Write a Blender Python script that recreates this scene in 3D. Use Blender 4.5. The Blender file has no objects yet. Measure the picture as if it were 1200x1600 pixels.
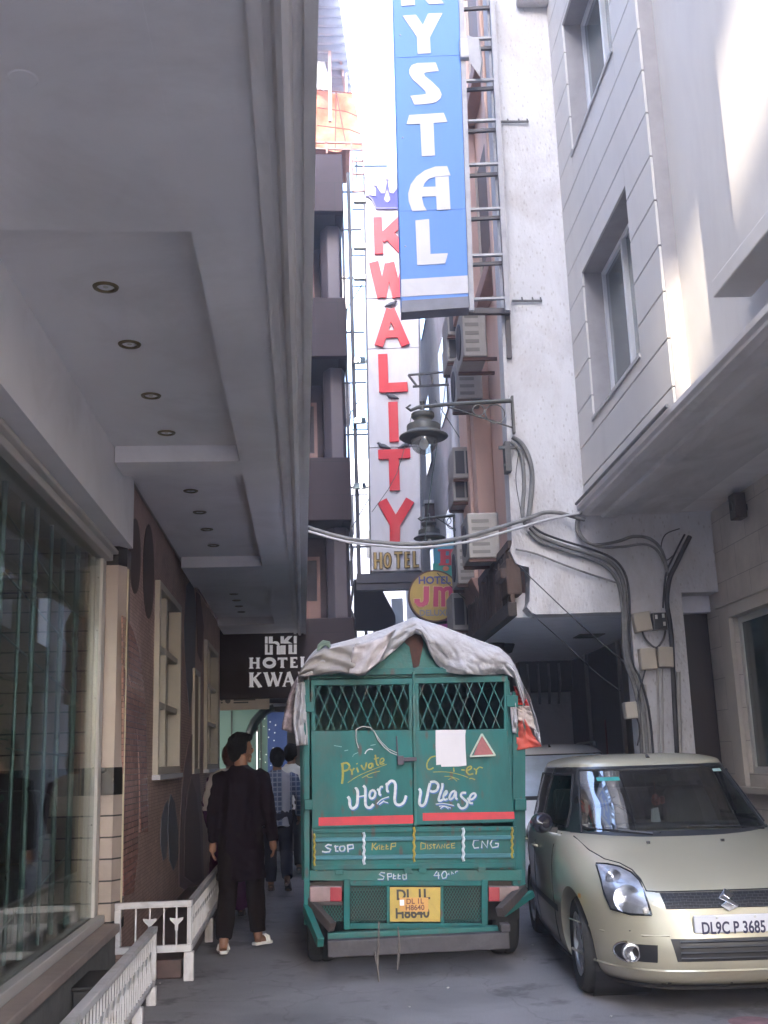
import bpy, bmesh, math, random
from mathutils import Matrix, Vector, noise
S = bpy.context.scene
COL = S.collection
R = math.radians
random.seed(7)

# ---------------------------------------------------------------- camera
F = 1680.0                     # focal length in pixels of the 1200 x 1600 photograph
EYE = Vector((0, 0, 1.5))
_y = Vector((530 - 600, -(1187 - 800), -F)).normalized()      # street direction seen from the camera
_z = Vector((-math.sin(R(1.3)), math.cos(R(1.3)), 0))
_z = (_z - _y * _y.dot(_z)).normalized()
_x = _y.cross(_z)
CAMR = Matrix((_x, _y, _z))
cd = bpy.data.cameras.new('camera')
cd.sensor_fit = 'VERTICAL'; cd.sensor_height = 36; cd.lens = F / 1600 * 36
cd.clip_end = 2000; cd.clip_start = 0.05
cam = bpy.data.objects.new('camera', cd); COL.objects.link(cam)
cam.matrix_world = Matrix.Translation(EYE) @ CAMR.to_4x4()
S.camera = cam

# ---------------------------------------------------------------- light
SUN = Vector((0.15, 0.88, -0.41)).normalized()               # direction the sunlight travels
w = bpy.data.worlds.new('World'); S.world = w; w.use_nodes = True
nt = w.node_tree; nt.nodes.clear()
sky = nt.nodes.new('ShaderNodeTexSky'); sky.sky_type = 'NISHITA'; sky.sun_disc = False
sky.sun_elevation = math.asin(-SUN.z); sky.sun_rotation = math.atan2(-SUN.x, -SUN.y)
sky.air_density = 1.0; sky.dust_density = 1.9; sky.ozone_density = 2.9
bg = nt.nodes.new('ShaderNodeBackground'); bg.inputs[1].default_value = 0.15
wo = nt.nodes.new('ShaderNodeOutputWorld')
nt.links.new(sky.outputs[0], bg.inputs[0]); nt.links.new(bg.outputs[0], wo.inputs[0])
sd = bpy.data.lights.new('sun', 'SUN'); sd.energy = 3.2; sd.angle = R(0.5); sd.color = (1, 0.88, 0.70)
sun = bpy.data.objects.new('sun', sd); COL.objects.link(sun)
sun.rotation_euler = SUN.to_track_quat('-Z', 'Y').to_euler()
S.view_settings.view_transform = 'Standard'; S.view_settings.look = 'None'
S.view_settings.exposure = 4.3; S.view_settings.gamma = 1
S.cycles.max_bounces = 10; S.cycles.diffuse_bounces = 6; S.cycles.glossy_bounces = 4
S.cycles.transparent_max_bounces = 12; S.cycles.sample_clamp_indirect = 6
S.cycles.caustics_reflective = False; S.cycles.caustics_refractive = False

# ---------------------------------------------------------------- points: pixel of the photo -> point on a real plane
I4 = Matrix.Identity(4)
LF = Matrix.Rotation(R(1.85), 4, 'Z')      # the left-hand building stands 1.85 degrees askew
LFI = LF.inverted()
def ray(px, py, frame=I4):
    d = CAMR @ Vector((px - 600, 800 - py, -F))
    return (LFI @ d) if frame is LF else d
def onY(px, py, y, frame=I4): r = ray(px, py, frame); return EYE + r * (y / r.y)
def onX(px, py, x, frame=I4): r = ray(px, py, frame); return EYE + r * (x / r.x)
def onZ(px, py, z, frame=I4): r = ray(px, py, frame); return EYE + r * ((z - EYE.z) / r.z)

# ---------------------------------------------------------------- materials
MC = {}
def N(nt, kind, **kw):
    n = nt.nodes.new(kind)
    for k, v in kw.items():
        if k in n.inputs: n.inputs[k].default_value = v
        else: setattr(n, k, v)
    return n
def mat(name, col, rough=0.6, var=0.12, scale=6.0, bump=0.0, bscale=40.0, metal=0.0, spec=0.5, coat=0.0,
        dirt=None, dirt_amt=0.0, dirt_scale=2.0, speck=None, speck_scale=60, speck_amt=0.0, stretch=(1, 1, 1), rvar=0.1, ridge=0.0):
    if name in MC: return MC[name]
    m = bpy.data.materials.new(name); m.use_nodes = True; MC[name] = m
    t = m.node_tree; L = t.links.new; b = t.nodes['Principled BSDF']
    tc = N(t, 'ShaderNodeTexCoord'); mp = N(t, 'ShaderNodeMapping'); mp.inputs['Scale'].default_value = stretch
    L(tc.outputs['Object'], mp.inputs[0])
    n1 = N(t, 'ShaderNodeTexNoise', Scale=scale, Detail=6.0, Roughness=0.6); L(mp.outputs[0], n1.inputs['Vector'])
    c = Vector(col)
    r1 = N(t, 'ShaderNodeValToRGB')
    r1.color_ramp.elements[0].position = 0.3; r1.color_ramp.elements[1].position = 0.7
    r1.color_ramp.elements[0].color = (*(c * (1 - var)), 1); r1.color_ramp.elements[1].color = (*[min(1, q * (1 + var)) for q in c], 1)
    L(n1.outputs['Fac'], r1.inputs[0]); out = r1.outputs[0]
    def mixin(fac, colr, src):
        mx = N(t, 'ShaderNodeMix', data_type='RGBA'); L(fac, mx.inputs[0]); L(src, mx.inputs[6]); mx.inputs[7].default_value = (*colr, 1)
        return mx.outputs[2]
    if dirt:
        n2 = N(t, 'ShaderNodeTexNoise', Scale=dirt_scale, Detail=8.0, Roughness=0.7, Distortion=0.6); L(mp.outputs[0], n2.inputs['Vector'])
        r2 = N(t, 'ShaderNodeMapRange'); r2.inputs[1].default_value = 0.48; r2.inputs[2].default_value = 0.72; r2.inputs[4].default_value = dirt_amt
        L(n2.outputs['Fac'], r2.inputs[0]); out = mixin(r2.outputs[0], dirt, out)
    if speck:
        n3 = N(t, 'ShaderNodeTexVoronoi', Scale=speck_scale); L(mp.outputs[0], n3.inputs['Vector'])
        n4 = N(t, 'ShaderNodeTexNoise', Scale=speck_scale * 0.6, Detail=4.0); L(mp.outputs[0], n4.inputs['Vector'])
        ad = N(t, 'ShaderNodeMath', operation='MULTIPLY'); L(n3.outputs['Distance'], ad.inputs[0]); L(n4.outputs['Fac'], ad.inputs[1])
        r3 = N(t, 'ShaderNodeMapRange'); r3.inputs[1].default_value = 0.12; r3.inputs[2].default_value = 0.05; r3.inputs[3].default_value = 0; r3.inputs[4].default_value = speck_amt
        L(ad.outputs[0], r3.inputs[0]); out = mixin(r3.outputs[0], speck, out)
    L(out, b.inputs['Base Color'])
    rr = N(t, 'ShaderNodeMapRange'); rr.inputs[3].default_value = max(0.02, rough - rvar * rough); rr.inputs[4].default_value = min(1, rough + rvar)
    L(n1.outputs['Fac'], rr.inputs[0]); L(rr.outputs[0], b.inputs['Roughness'])
    b.inputs['Metallic'].default_value = metal; b.inputs['Specular IOR Level'].default_value = spec
    b.inputs['Coat Weight'].default_value = coat; b.inputs['Coat Roughness'].default_value = 0.04
    if bump:
        nb = N(t, 'ShaderNodeTexNoise', Scale=bscale, Detail=5.0); L(mp.outputs[0], nb.inputs['Vector'])
        bp = N(t, 'ShaderNodeBump', Strength=min(1, bump), Distance=0.02); L(nb.outputs['Fac'], bp.inputs['Height']); L(bp.outputs[0], b.inputs['Normal'])
        if ridge:
            vo = N(t, 'ShaderNodeTexVoronoi', Scale=ridge, feature='DISTANCE_TO_EDGE'); dn = N(t, 'ShaderNodeTexNoise', Scale=ridge * .8, Detail=3.0); dm = N(t, 'ShaderNodeMix', data_type='RGBA'); dm.inputs[0].default_value = .35; L(mp.outputs[0], dn.inputs['Vector']); L(mp.outputs[0], dm.inputs[6]); L(dn.outputs['Color'], dm.inputs[7]); L(dm.outputs[2], vo.inputs['Vector'])
            b2 = N(t, 'ShaderNodeBump', Strength=0.55, Distance=0.05); L(vo.outputs['Distance'], b2.inputs['Height']); L(bp.outputs[0], b2.inputs['Normal']); L(b2.outputs[0], b.inputs['Normal'])
    return m
def tile(name, col, mortar, bw, bh, msize, rough=0.4, axis='YZ', var=0.12, bump=0.3, off=0.5, spec=0.5, loc=(0, 0, 0)):
    if name in MC: return MC[name]
    m = bpy.data.materials.new(name); m.use_nodes = True; MC[name] = m
    t = m.node_tree; L = t.links.new; b = t.nodes['Principled BSDF']
    tc = N(t, 'ShaderNodeTexCoord'); sp = N(t, 'ShaderNodeSeparateXYZ'); L(tc.outputs['Object'], sp.inputs[0])
    cb = N(t, 'ShaderNodeCombineXYZ'); L(sp.outputs['XYZ'.index(axis[0])], cb.inputs[0]); L(sp.outputs['XYZ'.index(axis[1])], cb.inputs[1])
    mp = N(t, 'ShaderNodeMapping'); mp.inputs['Location'].default_value = loc; L(cb.outputs[0], mp.inputs[0])
    br = N(t, 'ShaderNodeTexBrick', Scale=1.0); br.offset = off; L(mp.outputs[0], br.inputs['Vector'])
    c = Vector(col)
    br.inputs['Color1'].default_value = (*(c * (1 - var)), 1); br.inputs['Color2'].default_value = (*(c * (1 + var)), 1); br.inputs['Mortar'].default_value = (*mortar, 1)
    br.inputs['Mortar Size'].default_value = msize; br.inputs['Brick Width'].default_value = bw; br.inputs['Row Height'].default_value = bh
    br.inputs['Mortar Smooth'].default_value = 0.1
    nn = N(t, 'ShaderNodeTexNoise', Scale=2.2, Detail=6.0, Roughness=0.65); L(tc.outputs['Object'], nn.inputs['Vector'])
    mr = N(t, 'ShaderNodeMapRange'); mr.inputs[1].default_value = 0.3; mr.inputs[2].default_value = 0.7; mr.inputs[3].default_value = 0.75; mr.inputs[4].default_value = 1.1; L(nn.outputs['Fac'], mr.inputs[0])
    mx = N(t, 'ShaderNodeMix', data_type='RGBA', blend_type='MULTIPLY'); mx.inputs[0].default_value = 1; L(br.outputs['Color'], mx.inputs[6]); L(mr.outputs[0], mx.inputs[7])
    L(mx.outputs[2], b.inputs['Base Color'])
    b.inputs['Roughness'].default_value = rough; b.inputs['Specular IOR Level'].default_value = spec
    if bump:
        bp = N(t, 'ShaderNodeBump', Strength=bump, Distance=0.004); bp.invert = True; L(br.outputs['Fac'], bp.inputs['Height']); L(bp.outputs[0], b.inputs['Normal'])
    return m
def glass(name, tint=(0.8, 0.85, 0.85), refl=0.25, rough=0.01):
    if name in MC: return MC[name]
    m = bpy.data.materials.new(name); m.use_nodes = True; MC[name] = m
    t = m.node_tree; L = t.links.new; t.nodes.clear()
    o = N(t, 'ShaderNodeOutputMaterial'); mx = N(t, 'ShaderNodeMixShader'); tr = N(t, 'ShaderNodeBsdfTransparent'); gl = N(t, 'ShaderNodeBsdfGlossy')
    tr.inputs[0].default_value = (*tint, 1); gl.inputs['Roughness'].default_value = rough
    lw = N(t, 'ShaderNodeLayerWeight', Blend=0.35); ad = N(t, 'ShaderNodeMath', operation='MULTIPLY_ADD'); ad.inputs[1].default_value = 0.38; ad.inputs[2].default_value = refl * 0.4
    ad.use_clamp = True
    tc = N(t, 'ShaderNodeTexCoord'); nz = N(t, 'ShaderNodeTexNoise', Scale=1.3, Detail=1.0); L(tc.outputs['Object'], nz.inputs['Vector'])
    bp = N(t, 'ShaderNodeBump', Strength=0.03, Distance=0.02); L(nz.outputs['Fac'], bp.inputs['Height']); L(bp.outputs[0], gl.inputs['Normal'])
    L(lw.outputs['Fresnel'], ad.inputs[0]); L(ad.outputs[0], mx.inputs[0]); L(tr.outputs[0], mx.inputs[1]); L(gl.outputs[0], mx.inputs[2]); L(mx.outputs[0], o.inputs[0])
    return m
def glow(name, col, strength):
    if name in MC: return MC[name]
    m = bpy.data.materials.new(name); m.use_nodes = True; MC[name] = m
    b = m.node_tree.nodes['Principled BSDF']; b.inputs['Base Color'].default_value = (*col, 1); b.inputs['Emission Color'].default_value = (*col, 1); b.inputs['Emission Strength'].default_value = strength
    return m

# ---------------------------------------------------------------- mesh building
class MB:
    def __init__(s): s.v = []; s.f = []; s.m = []; s.cur = 0
    def add(s, vs, fs):
        o = len(s.v); s.v += [Vector(q) for q in vs]
        for f in fs: s.f.append(tuple(i + o for i in f)); s.m.append(s.cur)
        return s
    def box(s, x0, x1, y0, y1, z0, z1):
        if x0 > x1: x0, x1 = x1, x0
        if y0 > y1: y0, y1 = y1, y0
        if z0 > z1: z0, z1 = z1, z0
        return s.add([(x0, y0, z0), (x1, y0, z0), (x1, y1, z0), (x0, y1, z0), (x0, y0, z1), (x1, y0, z1), (x1, y1, z1), (x0, y1, z1)],
                     [(0, 3, 2, 1), (4, 5, 6, 7), (0, 1, 5, 4), (1, 2, 6, 5), (2, 3, 7, 6), (3, 0, 4, 7)])
    def bar(s, p, q, w=0.02, h=None):
        p = Vector(p); q = Vector(q); h = h or w; d = (q - p).normalized()
        a = d.cross(Vector((0, 0, 1)))
        if a.length < 1e-3: a = Vector((1, 0, 0))
        a.normalize(); b = a.cross(d); a = a * w / 2; b = b * h / 2
        return s.add([p - a - b, p + a - b, p + a + b, p - a + b, q - a - b, q + a - b, q + a + b, q - a + b],
                     [(0, 1, 2, 3), (7, 6, 5, 4), (0, 4, 5, 1), (1, 5, 6, 2), (2, 6, 7, 3), (3, 7, 4, 0)])
    def tube(s, pts, r, n=8, caps=True):
        pts = [Vector(p) for p in pts]; k = len(pts); rr = r if isinstance(r, (list, tuple)) else [r] * k
        o = len(s.v); prev = None; vs = []; fs = []
        for i, p in enumerate(pts):
            d = (pts[min(i + 1, k - 1)] - pts[max(i - 1, 0)]).normalized()
            if prev is None:
                a = d.cross(Vector((0, 0, 1)))
                if a.length < 1e-2: a = d.cross(Vector((1, 0, 0)))
            else: a = prev - d * prev.dot(d)
            a.normalize(); prev = a; b = d.cross(a)
            for j in range(n):
                t = 2 * math.pi * j / n; vs.append(p + (a * math.cos(t) + b * math.sin(t)) * rr[i])
        for i in range(k - 1):
            for j in range(n): fs.append((i * n + j, i * n + (j + 1) % n, (i + 1) * n + (j + 1) % n, (i + 1) * n + j))
        if caps: fs += [tuple(range(n))[::-1], tuple((k - 1) * n + j for j in range(n))]
        return s.add(vs, fs)
    def lathe(s, prof, c=(0, 0, 0), n=20, axis='z', cap=True):
        vs = []; fs = []; c = Vector(c); k = len(prof)
        for r, h in prof:
            for j in range(n):
                t = 2 * math.pi * j / n; a, b = r * math.cos(t), r * math.sin(t)
                vs.append(c + Vector({'z': (a, b, h), 'x': (h, a, b), 'y': (b, h, a)}[axis]))
        for i in range(k - 1):
            for j in range(n): fs.append((i * n + j, i * n + (j + 1) % n, (i + 1) * n + (j + 1) % n, (i + 1) * n + j))
        if cap: fs += [tuple(range(n))[::-1], tuple((k - 1) * n + j for j in range(n))]
        return s.add(vs, fs)
    def prism(s, poly, f0, f1):
        k = len(poly); vs = [f0(*q) for q in poly] + [f1(*q) for q in poly]
        fs = [tuple(range(k)), tuple(range(2 * k - 1, k - 1, -1))] + [(j, k + j, k + (j + 1) % k, (j + 1) % k) for j in range(k)]
        return s.add(vs, fs)
    def grid(s, fn, nu, nv, cu=False):
        mu = nu if cu else nu + 1
        vs = [fn(i / nu, j / nv) for j in range(nv + 1) for i in range(mu)]
        fs = [(j * mu + i, j * mu + (i + 1) % mu, (j + 1) * mu + (i + 1) % mu, (j + 1) * mu + i) for j in range(nv) for i in range(nu)]
        return s.add(vs, fs)
    def text(s, body, size, M, ext=0.004, off=0.0, shear=0.0, align='CENTER', sx=1.0, spacing=1.0):
        c = bpy.data.curves.new('lettering', 'FONT'); c.body = body; c.size = size; c.extrude = ext; c.offset = off; c.shear = shear
        c.align_x = align; c.align_y = 'CENTER'; c.resolution_u = 4; c.space_character = spacing
        o = bpy.data.objects.new('lettering', c); me = o.to_mesh()
        vs = [M @ Vector((q.co.x * sx, q.co.y, q.co.z)) for q in me.vertices]; fs = [tuple(p.vertices) for p in me.polygons]
        s.add(vs, fs); o.to_mesh_clear(); bpy.data.objects.remove(o); bpy.data.curves.remove(c)
        return s
    def stroke(s, pts, wd, f0, f1, smooth=3, taper=0.0):
        """painted ribbon through 2-D points; f0 / f1 map (u, v) to the front and the back of the layer"""
        P = [Vector(p) for p in pts]
        if smooth and len(P) > 2:
            Q = []
            for i in range(len(P) - 1):
                p0 = P[max(i - 1, 0)]; p1 = P[i]; p2 = P[i + 1]; p3 = P[min(i + 2, len(P) - 1)]
                for k in range(smooth):
                    t = k / smooth
                    Q.append(0.5 * ((2 * p1) + (p2 - p0) * t + (2 * p0 - 5 * p1 + 4 * p2 - p3) * t * t + (3 * p1 - p0 - 3 * p2 + p3) * t ** 3))
            P = Q + [P[-1]]
        k = len(P); Lp = []; Rp = []
        for i in range(k):
            d = (P[min(i + 1, k - 1)] - P[max(i - 1, 0)])
            if d.length < 1e-9: d = Vector((1, 0))
            d.normalize(); nrm = Vector((-d.y, d.x)); ww = wd / 2 * (1 - taper * abs(2 * i / (k - 1) - 1) ** 3)
            Lp.append(P[i] + nrm * ww); Rp.append(P[i] - nrm * ww)
        vs = [f0(*q) for q in Lp] + [f0(*q) for q in Rp] + [f1(*q) for q in Lp] + [f1(*q) for q in Rp]; fs = []
        for i in range(k - 1):
            fs += [(i, i + 1, k + i + 1, k + i), (2 * k + i, 3 * k + i, 3 * k + i + 1, 2 * k + i + 1), (i, 2 * k + i, 2 * k + i + 1, i + 1), (k + i, k + i + 1, 3 * k + i + 1, 3 * k + i)]
        fs += [(0, k, 3 * k, 2 * k), (k - 1, 3 * k - 1, 4 * k - 1, 2 * k - 1)]
        return s.add(vs, fs)
    def build(s, name, mats, parent=None, frame=I4, smooth=False, bevel=0.0, sub=0, solid=0.0, recalc=True, seg=2):
        me = bpy.data.meshes.new(name)
        T = frame if parent is None else (WM[parent.name].inverted() @ frame)
        vs = [T @ q for q in s.v]
        org = Vector((0, 0, 0))
        if parent is None and vs:                       # the thing's origin: middle of its base
            lo = Vector([min(q[i] for q in vs) for i in range(3)]); hi = Vector([max(q[i] for q in vs) for i in range(3)])
            org = Vector(((lo.x + hi.x) / 2, (lo.y + hi.y) / 2, lo.z))
            vs = [q - org for q in vs]
        me.from_pydata([tuple(q) for q in vs], [], s.f)
        ml = mats if isinstance(mats, (list, tuple)) else [mats]
        for q in ml: me.materials.append(q)
        if len(ml) > 1: me.polygons.foreach_set('material_index', s.m)
        if recalc:
            bm = bmesh.new(); bm.from_mesh(me); bmesh.ops.recalc_face_normals(bm, faces=bm.faces); bm.to_mesh(me); bm.free()
        if smooth: me.shade_smooth() if smooth is True else me.shade_auto(smooth) if hasattr(me, 'shade_auto') else me.shade_smooth()
        o = bpy.data.objects.new(name, me); COL.objects.link(o)
        if parent is not None: o.parent = parent
        o.location = org
        WM[o.name] = (Matrix.Translation(org) if parent is None else WM[parent.name].copy())
        if bevel:
            q = o.modifiers.new('edge', 'BEVEL'); q.width = bevel; q.segments = seg; q.limit_method = 'ANGLE'; q.angle_limit = R(40)
        if solid:
            q = o.modifiers.new('thick', 'SOLIDIFY'); q.thickness = solid; q.offset = 0
        if sub:
            q = o.modifiers.new('round', 'SUBSURF'); q.levels = sub; q.render_levels = sub
        return o
WM = {}
def smoothed(o, ang=40):
    o.data.shade_smooth()
    try: o.data.set_sharp_from_angle(angle=R(ang))
    except Exception: pass
    return o
def thing(name, loc, label, cat, group=None, rz=0.0):
    o = bpy.data.objects.new(name, None); COL.objects.link(o); o.empty_display_size = 0.2
    o.location = loc; o.rotation_euler = (0, 0, rz)
    WM[o.name] = Matrix.Translation(Vector(loc)) @ Matrix.Rotation(rz, 4, 'Z')
    return tag(o, label, cat, group)
def tag(o, label, cat, group=None):
    o['label'] = label; o['category'] = cat
    if group: o['group'] = group
    return o
def struct(o): o['kind'] = 'structure'; return o
def lthing(name, loc, *a, **k): return thing(name, LF @ Vector(loc), *a, **k)
def plab(o, label): o['label'] = label; return o
def plane_xz(y):                        # (u, v) -> x, z on a plane facing the camera side
    return lambda u, v: Vector((u, y, v))
def textM(x, y, z, roll=0.0):           # text facing -Y, upright
    return Matrix.Translation((x, y, z)) @ Matrix.Rotation(roll, 4, 'Y') @ Matrix.Rotation(R(90), 4, 'X')
def dup(root, loc, label=None, group=None, rz=None):
    r = root.copy(); COL.objects.link(r); r.location = loc
    if rz is not None: r.rotation_euler = (0, 0, rz)
    if label: r['label'] = label
    if group: r['group'] = group
    for ch in list(root.children):
        c = ch.copy(); COL.objects.link(c); c.parent = r
        for g in list(ch.children):
            d = g.copy(); COL.objects.link(d); d.parent = c
    return r
def lerp(a, b, t): return a + (b - a) * t
def poly_at(pts, x):                    # y of a polyline at x
    if x <= pts[0][0]: return pts[0][1]
    for (a, b), (c, d) in zip(pts, pts[1:]):
        if x <= c: return b + (d - b) * (x - a) / (c - a) if c > a else d
    return pts[-1][1]

# shared materials
M_white = mat('white_paint', (0.60, 0.59, 0.61), 0.55, 0.04, 3, bump=0.05)
M_cream = mat('cream_paint', (0.50, 0.45, 0.37), 0.5, 0.06, 5)
M_black = mat('black_plastic', (0.018, 0.018, 0.02), 0.4, 0.2, 8)
M_iron = mat('painted_iron', (0.05, 0.048, 0.05), 0.5, 0.25, 12, bump=0.1)
M_rubber = mat('rubber', (0.022, 0.022, 0.022), 0.85, 0.3, 10, bump=0.2, bscale=60)
M_chrome = mat('chrome', (0.8, 0.8, 0.82), 0.12, 0.03, 5, metal=1.0)
M_alu = mat('aluminium', (0.55, 0.54, 0.5), 0.4, 0.06, 6, metal=0.3)
M_cable = mat('grey_cable', (0.16, 0.155, 0.15), 0.6, 0.35, 8, bump=0.1)
M_darkcable = mat('dark_cable', (0.03, 0.03, 0.035), 0.6, 0.3, 10)
# ================================================================ SETTING: ground
def asphalt():
    m = bpy.data.materials.new('asphalt'); m.use_nodes = True
    t = m.node_tree; L = t.links.new; b = t.nodes['Principled BSDF']
    tc = N(t, 'ShaderNodeTexCoord')
    a = N(t, 'ShaderNodeTexNoise', Scale=0.9, Detail=8.0, Roughness=0.65, Distortion=0.4); L(tc.outputs['Object'], a.inputs['Vector'])
    f = N(t, 'ShaderNodeTexNoise', Scale=220.0, Detail=3.0); L(tc.outputs['Object'], f.inputs['Vector'])
    v = N(t, 'ShaderNodeTexVoronoi', Scale=90.0); L(tc.outputs['Object'], v.inputs['Vector'])
    r = N(t, 'ShaderNodeValToRGB'); e = r.color_ramp.elements
    e[0].position = 0.3; e[0].color = (0.165, 0.155, 0.158, 1); e[1].position = 0.7; e[1].color = (0.30, 0.28, 0.285, 1)
    L(a.outputs['Fac'], r.inputs[0])
    mx = N(t, 'ShaderNodeMix', data_type='RGBA', blend_type='MULTIPLY'); mx.inputs[0].default_value = 1
    mr = N(t, 'ShaderNodeMapRange'); mr.inputs[1].default_value = 0.3; mr.inputs[2].default_value = 0.7; mr.inputs[3].default_value = 0.35; mr.inputs[4].default_value = 1.6; L(f.outputs['Fac'], mr.inputs[0])
    L(r.outputs[0], mx.inputs[6]); L(mr.outputs[0], mx.inputs[7])
    # cracks and oily patches
    c = N(t, 'ShaderNodeTexVoronoi', Scale=1.1, feature='DISTANCE_TO_EDGE'); 
    ns = N(t, 'ShaderNodeTexNoise', Scale=3.0, Detail=5.0); L(tc.outputs['Object'], ns.inputs['Vector'])
    ad = N(t, 'ShaderNodeMix', data_type='RGBA'); ad.inputs[0].default_value = 0.25; L(tc.outputs['Object'], ad.inputs[6]); L(ns.outputs['Color'], ad.inputs[7]); L(ad.outputs[2], c.inputs['Vector'])
    cr = N(t, 'ShaderNodeMapRange'); cr.inputs[1].default_value = 0.0; cr.inputs[2].default_value = 0.008; cr.inputs[3].default_value = 0.3; cr.inputs[4].default_value = 0.0; L(c.outputs['Distance'], cr.inputs[0])
    m2 = N(t, 'ShaderNodeMix', data_type='RGBA'); L(cr.outputs[0], m2.inputs[0]); L(mx.outputs[2], m2.inputs[6]); m2.inputs[7].default_value = (0.025, 0.023, 0.023, 1)
    o = N(t, 'ShaderNodeTexNoise', Scale=2.3, Detail=4.0, Roughness=0.7); L(tc.outputs['Object'], o.inputs['Vector'])
    om = N(t, 'ShaderNodeMapRange'); om.inputs[1].default_value = 0.56; om.inputs[2].default_value = 0.66; om.inputs[4].default_value = 0.75; L(o.outputs['Fac'], om.inputs[0])
    m3 = N(t, 'ShaderNodeMix', data_type='RGBA'); L(om.outputs[0], m3.inputs[0]); L(m2.outputs[2], m3.inputs[6]); m3.inputs[7].default_value = (0.09, 0.083, 0.085, 1)
    L(m3.outputs[2], b.inputs['Base Color'])
    rr = N(t, 'ShaderNodeMapRange'); rr.inputs[3].default_value = 0.55; rr.inputs[4].default_value = 0.85; L(a.outputs['Fac'], rr.inputs[0]); L(rr.outputs[0], b.inputs['Roughness'])
    bp = N(t, 'ShaderNodeBump', Strength=0.9, Distance=0.008); L(f.outputs['Fac'], bp.inputs['Height']); L(bp.outputs[0], b.inputs['Normal'])
    return m
g = MB(); g.box(-250, 250, -150, 250, -0.3, 0.0)
struct(g.build('road', asphalt()))
# litter and pebbles: small scraps on the road
M_scrap = mat('paper_scrap', (0.5, 0.48, 0.44), 0.8, 0.2, 5)
for i, (px, py, s_) in enumerate([(832, 1478, .03), (820, 1500, .02), (640, 1575, .018), (700, 1545, .015), (250, 1538, .02), (955, 1590, .02), (395, 1550, .012)]):
    p = onZ(px, py, 0.0); b = MB(); a0 = random.random() * 3
    b.grid(lambda u, v, p=p, s_=s_, a0=a0: Vector((p.x + s_ * ((u - .5) * math.cos(a0) - (v - .5) * .6 * math.sin(a0)), p.y + s_ * ((u - .5) * math.sin(a0) + (v - .5) * .6 * math.cos(a0)), 0.004 + 0.006 * abs(math.sin(5 * u + 3 * v)))), 4, 4)
    tag(b.build('paper_scrap', M_scrap, solid=0.002), 'small pale scrap of litter lying on the asphalt', 'litter', 'litter scraps on the road')
p = onZ(1175, 1597, 0); b = MB()
b.lathe([(0.001, 0.004), (0.10, 0.004), (0.13, 0.002), (0.001, 0.001)], (p.x, p.y, 0), 14, cap=False)
struct(b.build('road_stain', mat('red_stain', (0.20, 0.11, 0.115), 0.8, 0.4, 8)))

# ================================================================ LEFT BUILDING (local frame LF)
ZC = 3.6; ZR = 3.72
M_soffit = mat('soffit_paint', (0.79, 0.77, 0.77), 0.6, 0.05, 1.2, bump=0.04, bscale=20, dirt=(0.60, 0.56, 0.54), dirt_amt=0.6, dirt_scale=0.8)
can = lthing('entrance_canopy', (-0.7, 8, ZC), 'long pale plaster canopy with stepped edge and sunken ceiling panels over the left pavement', 'canopy')
b = MB()
X0, X1 = -1.30, -0.42
segs = [(-0.4, 4.02), (7.45, 7.82), (11.72, 13.1), (16.85, 18.1)]
for a0, a1 in segs: b.box(X0, X1, a0, a1, ZC, ZC + 0.14)
b.box(X1, -0.13, -0.4, 18.1, ZC + 0.001, ZC + 0.14)
b.build('soffit', M_soffit, can, LF)
b = MB()
for a0, a1 in [(4.02, 7.45), (7.82, 11.72), (13.1, 16.85)]: b.box(X0 - .02, X1 + .02, a0 - .02, a1 + .02, ZR, ZR + 0.03)
b.build('recessed_ceiling', M_soffit, can, LF)
M_mould = mat('moulding_paint', (0.74, 0.71, 0.69), 0.5, 0.08, 2, dirt=(0.4, 0.37, 0.35), dirt_amt=0.5, dirt_scale=3, stretch=(1, 0.25, 1))
b = MB()
prof = [(-0.13, 3.60), (-0.13, 3.575), (-0.085, 3.575), (-0.085, 3.595), (-0.062, 3.595), (-0.05, 3.56), (-0.03, 3.548), (-0.01, 3.556), (0.0, 3.585), (0.035, 3.585), (0.035, 3.57), (0.075, 3.57), (0.075, 4.35), (-0.13, 4.35)]
b.prism(prof, lambda x, z: (x, -0.4, z), lambda x, z: (x, 18.1, z))
b.build('edge_moulding', M_mould, can, LF)
b = MB(); b.box(-1.5, -0.131, -0.4, 18.1, 4.1, 4.34); b.build('roof_slab', M_soffit, can, LF)

# recessed spotlights in the canopy ceiling
M_bulb = mat('lamp_glass', (0.6, 0.58, 0.5), 0.15, 0.1, 10)
M_brass = mat('dark_brass', (0.16, 0.12, 0.06), 0.35, 0.2, 10, metal=0.6)
def downlight(loc, label, group):
    t = thing('recessed_spotlight', loc, label, 'spotlight', group)
    q = MB(); q.lathe([(0.040, 0.02), (0.040, -0.002), (0.044, -0.009), (0.058, -0.007), (0.062, 0.0), (0.06, 0.004)], loc, 24, cap=False); smoothed(q.build('ring', M_brass, t))
    q = MB(); q.lathe([(0.039, -0.001), (0.036, 0.012), (0.022, 0.018), (0.001, 0.018)], loc, 20, cap=False); smoothed(q.build('reflector', mat('lamp_reflector', (0.10, 0.085, 0.06), 0.35, 0.3, 20, metal=0.5), t))
    q = MB(); q.lathe([(0.001, -0.004), (0.012, -0.002), (0.016, 0.006), (0.014, 0.016)], loc, 12, cap=False); smoothed(q.build('bulb', M_bulb, t))
    return t
ordn = ['nearest', 'second', 'third', 'farthest']
rows = [('nearest canopy recess', (4.81, 5.53, 6.37, 7.14)), ('middle canopy recess', (8.77, 9.56, 10.3, 11.1)), ('farthest canopy recess', (14.46, 15.05, 15.63, 16.25))]
for nm, ys in rows:
    for i, y in enumerate(ys):
        downlight(LF @ Vector((-0.90, y, ZR)), '%s of the four round ceiling spotlights in the %s' % (ordn[i], nm), 'spotlights in the canopy ceiling')
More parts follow.
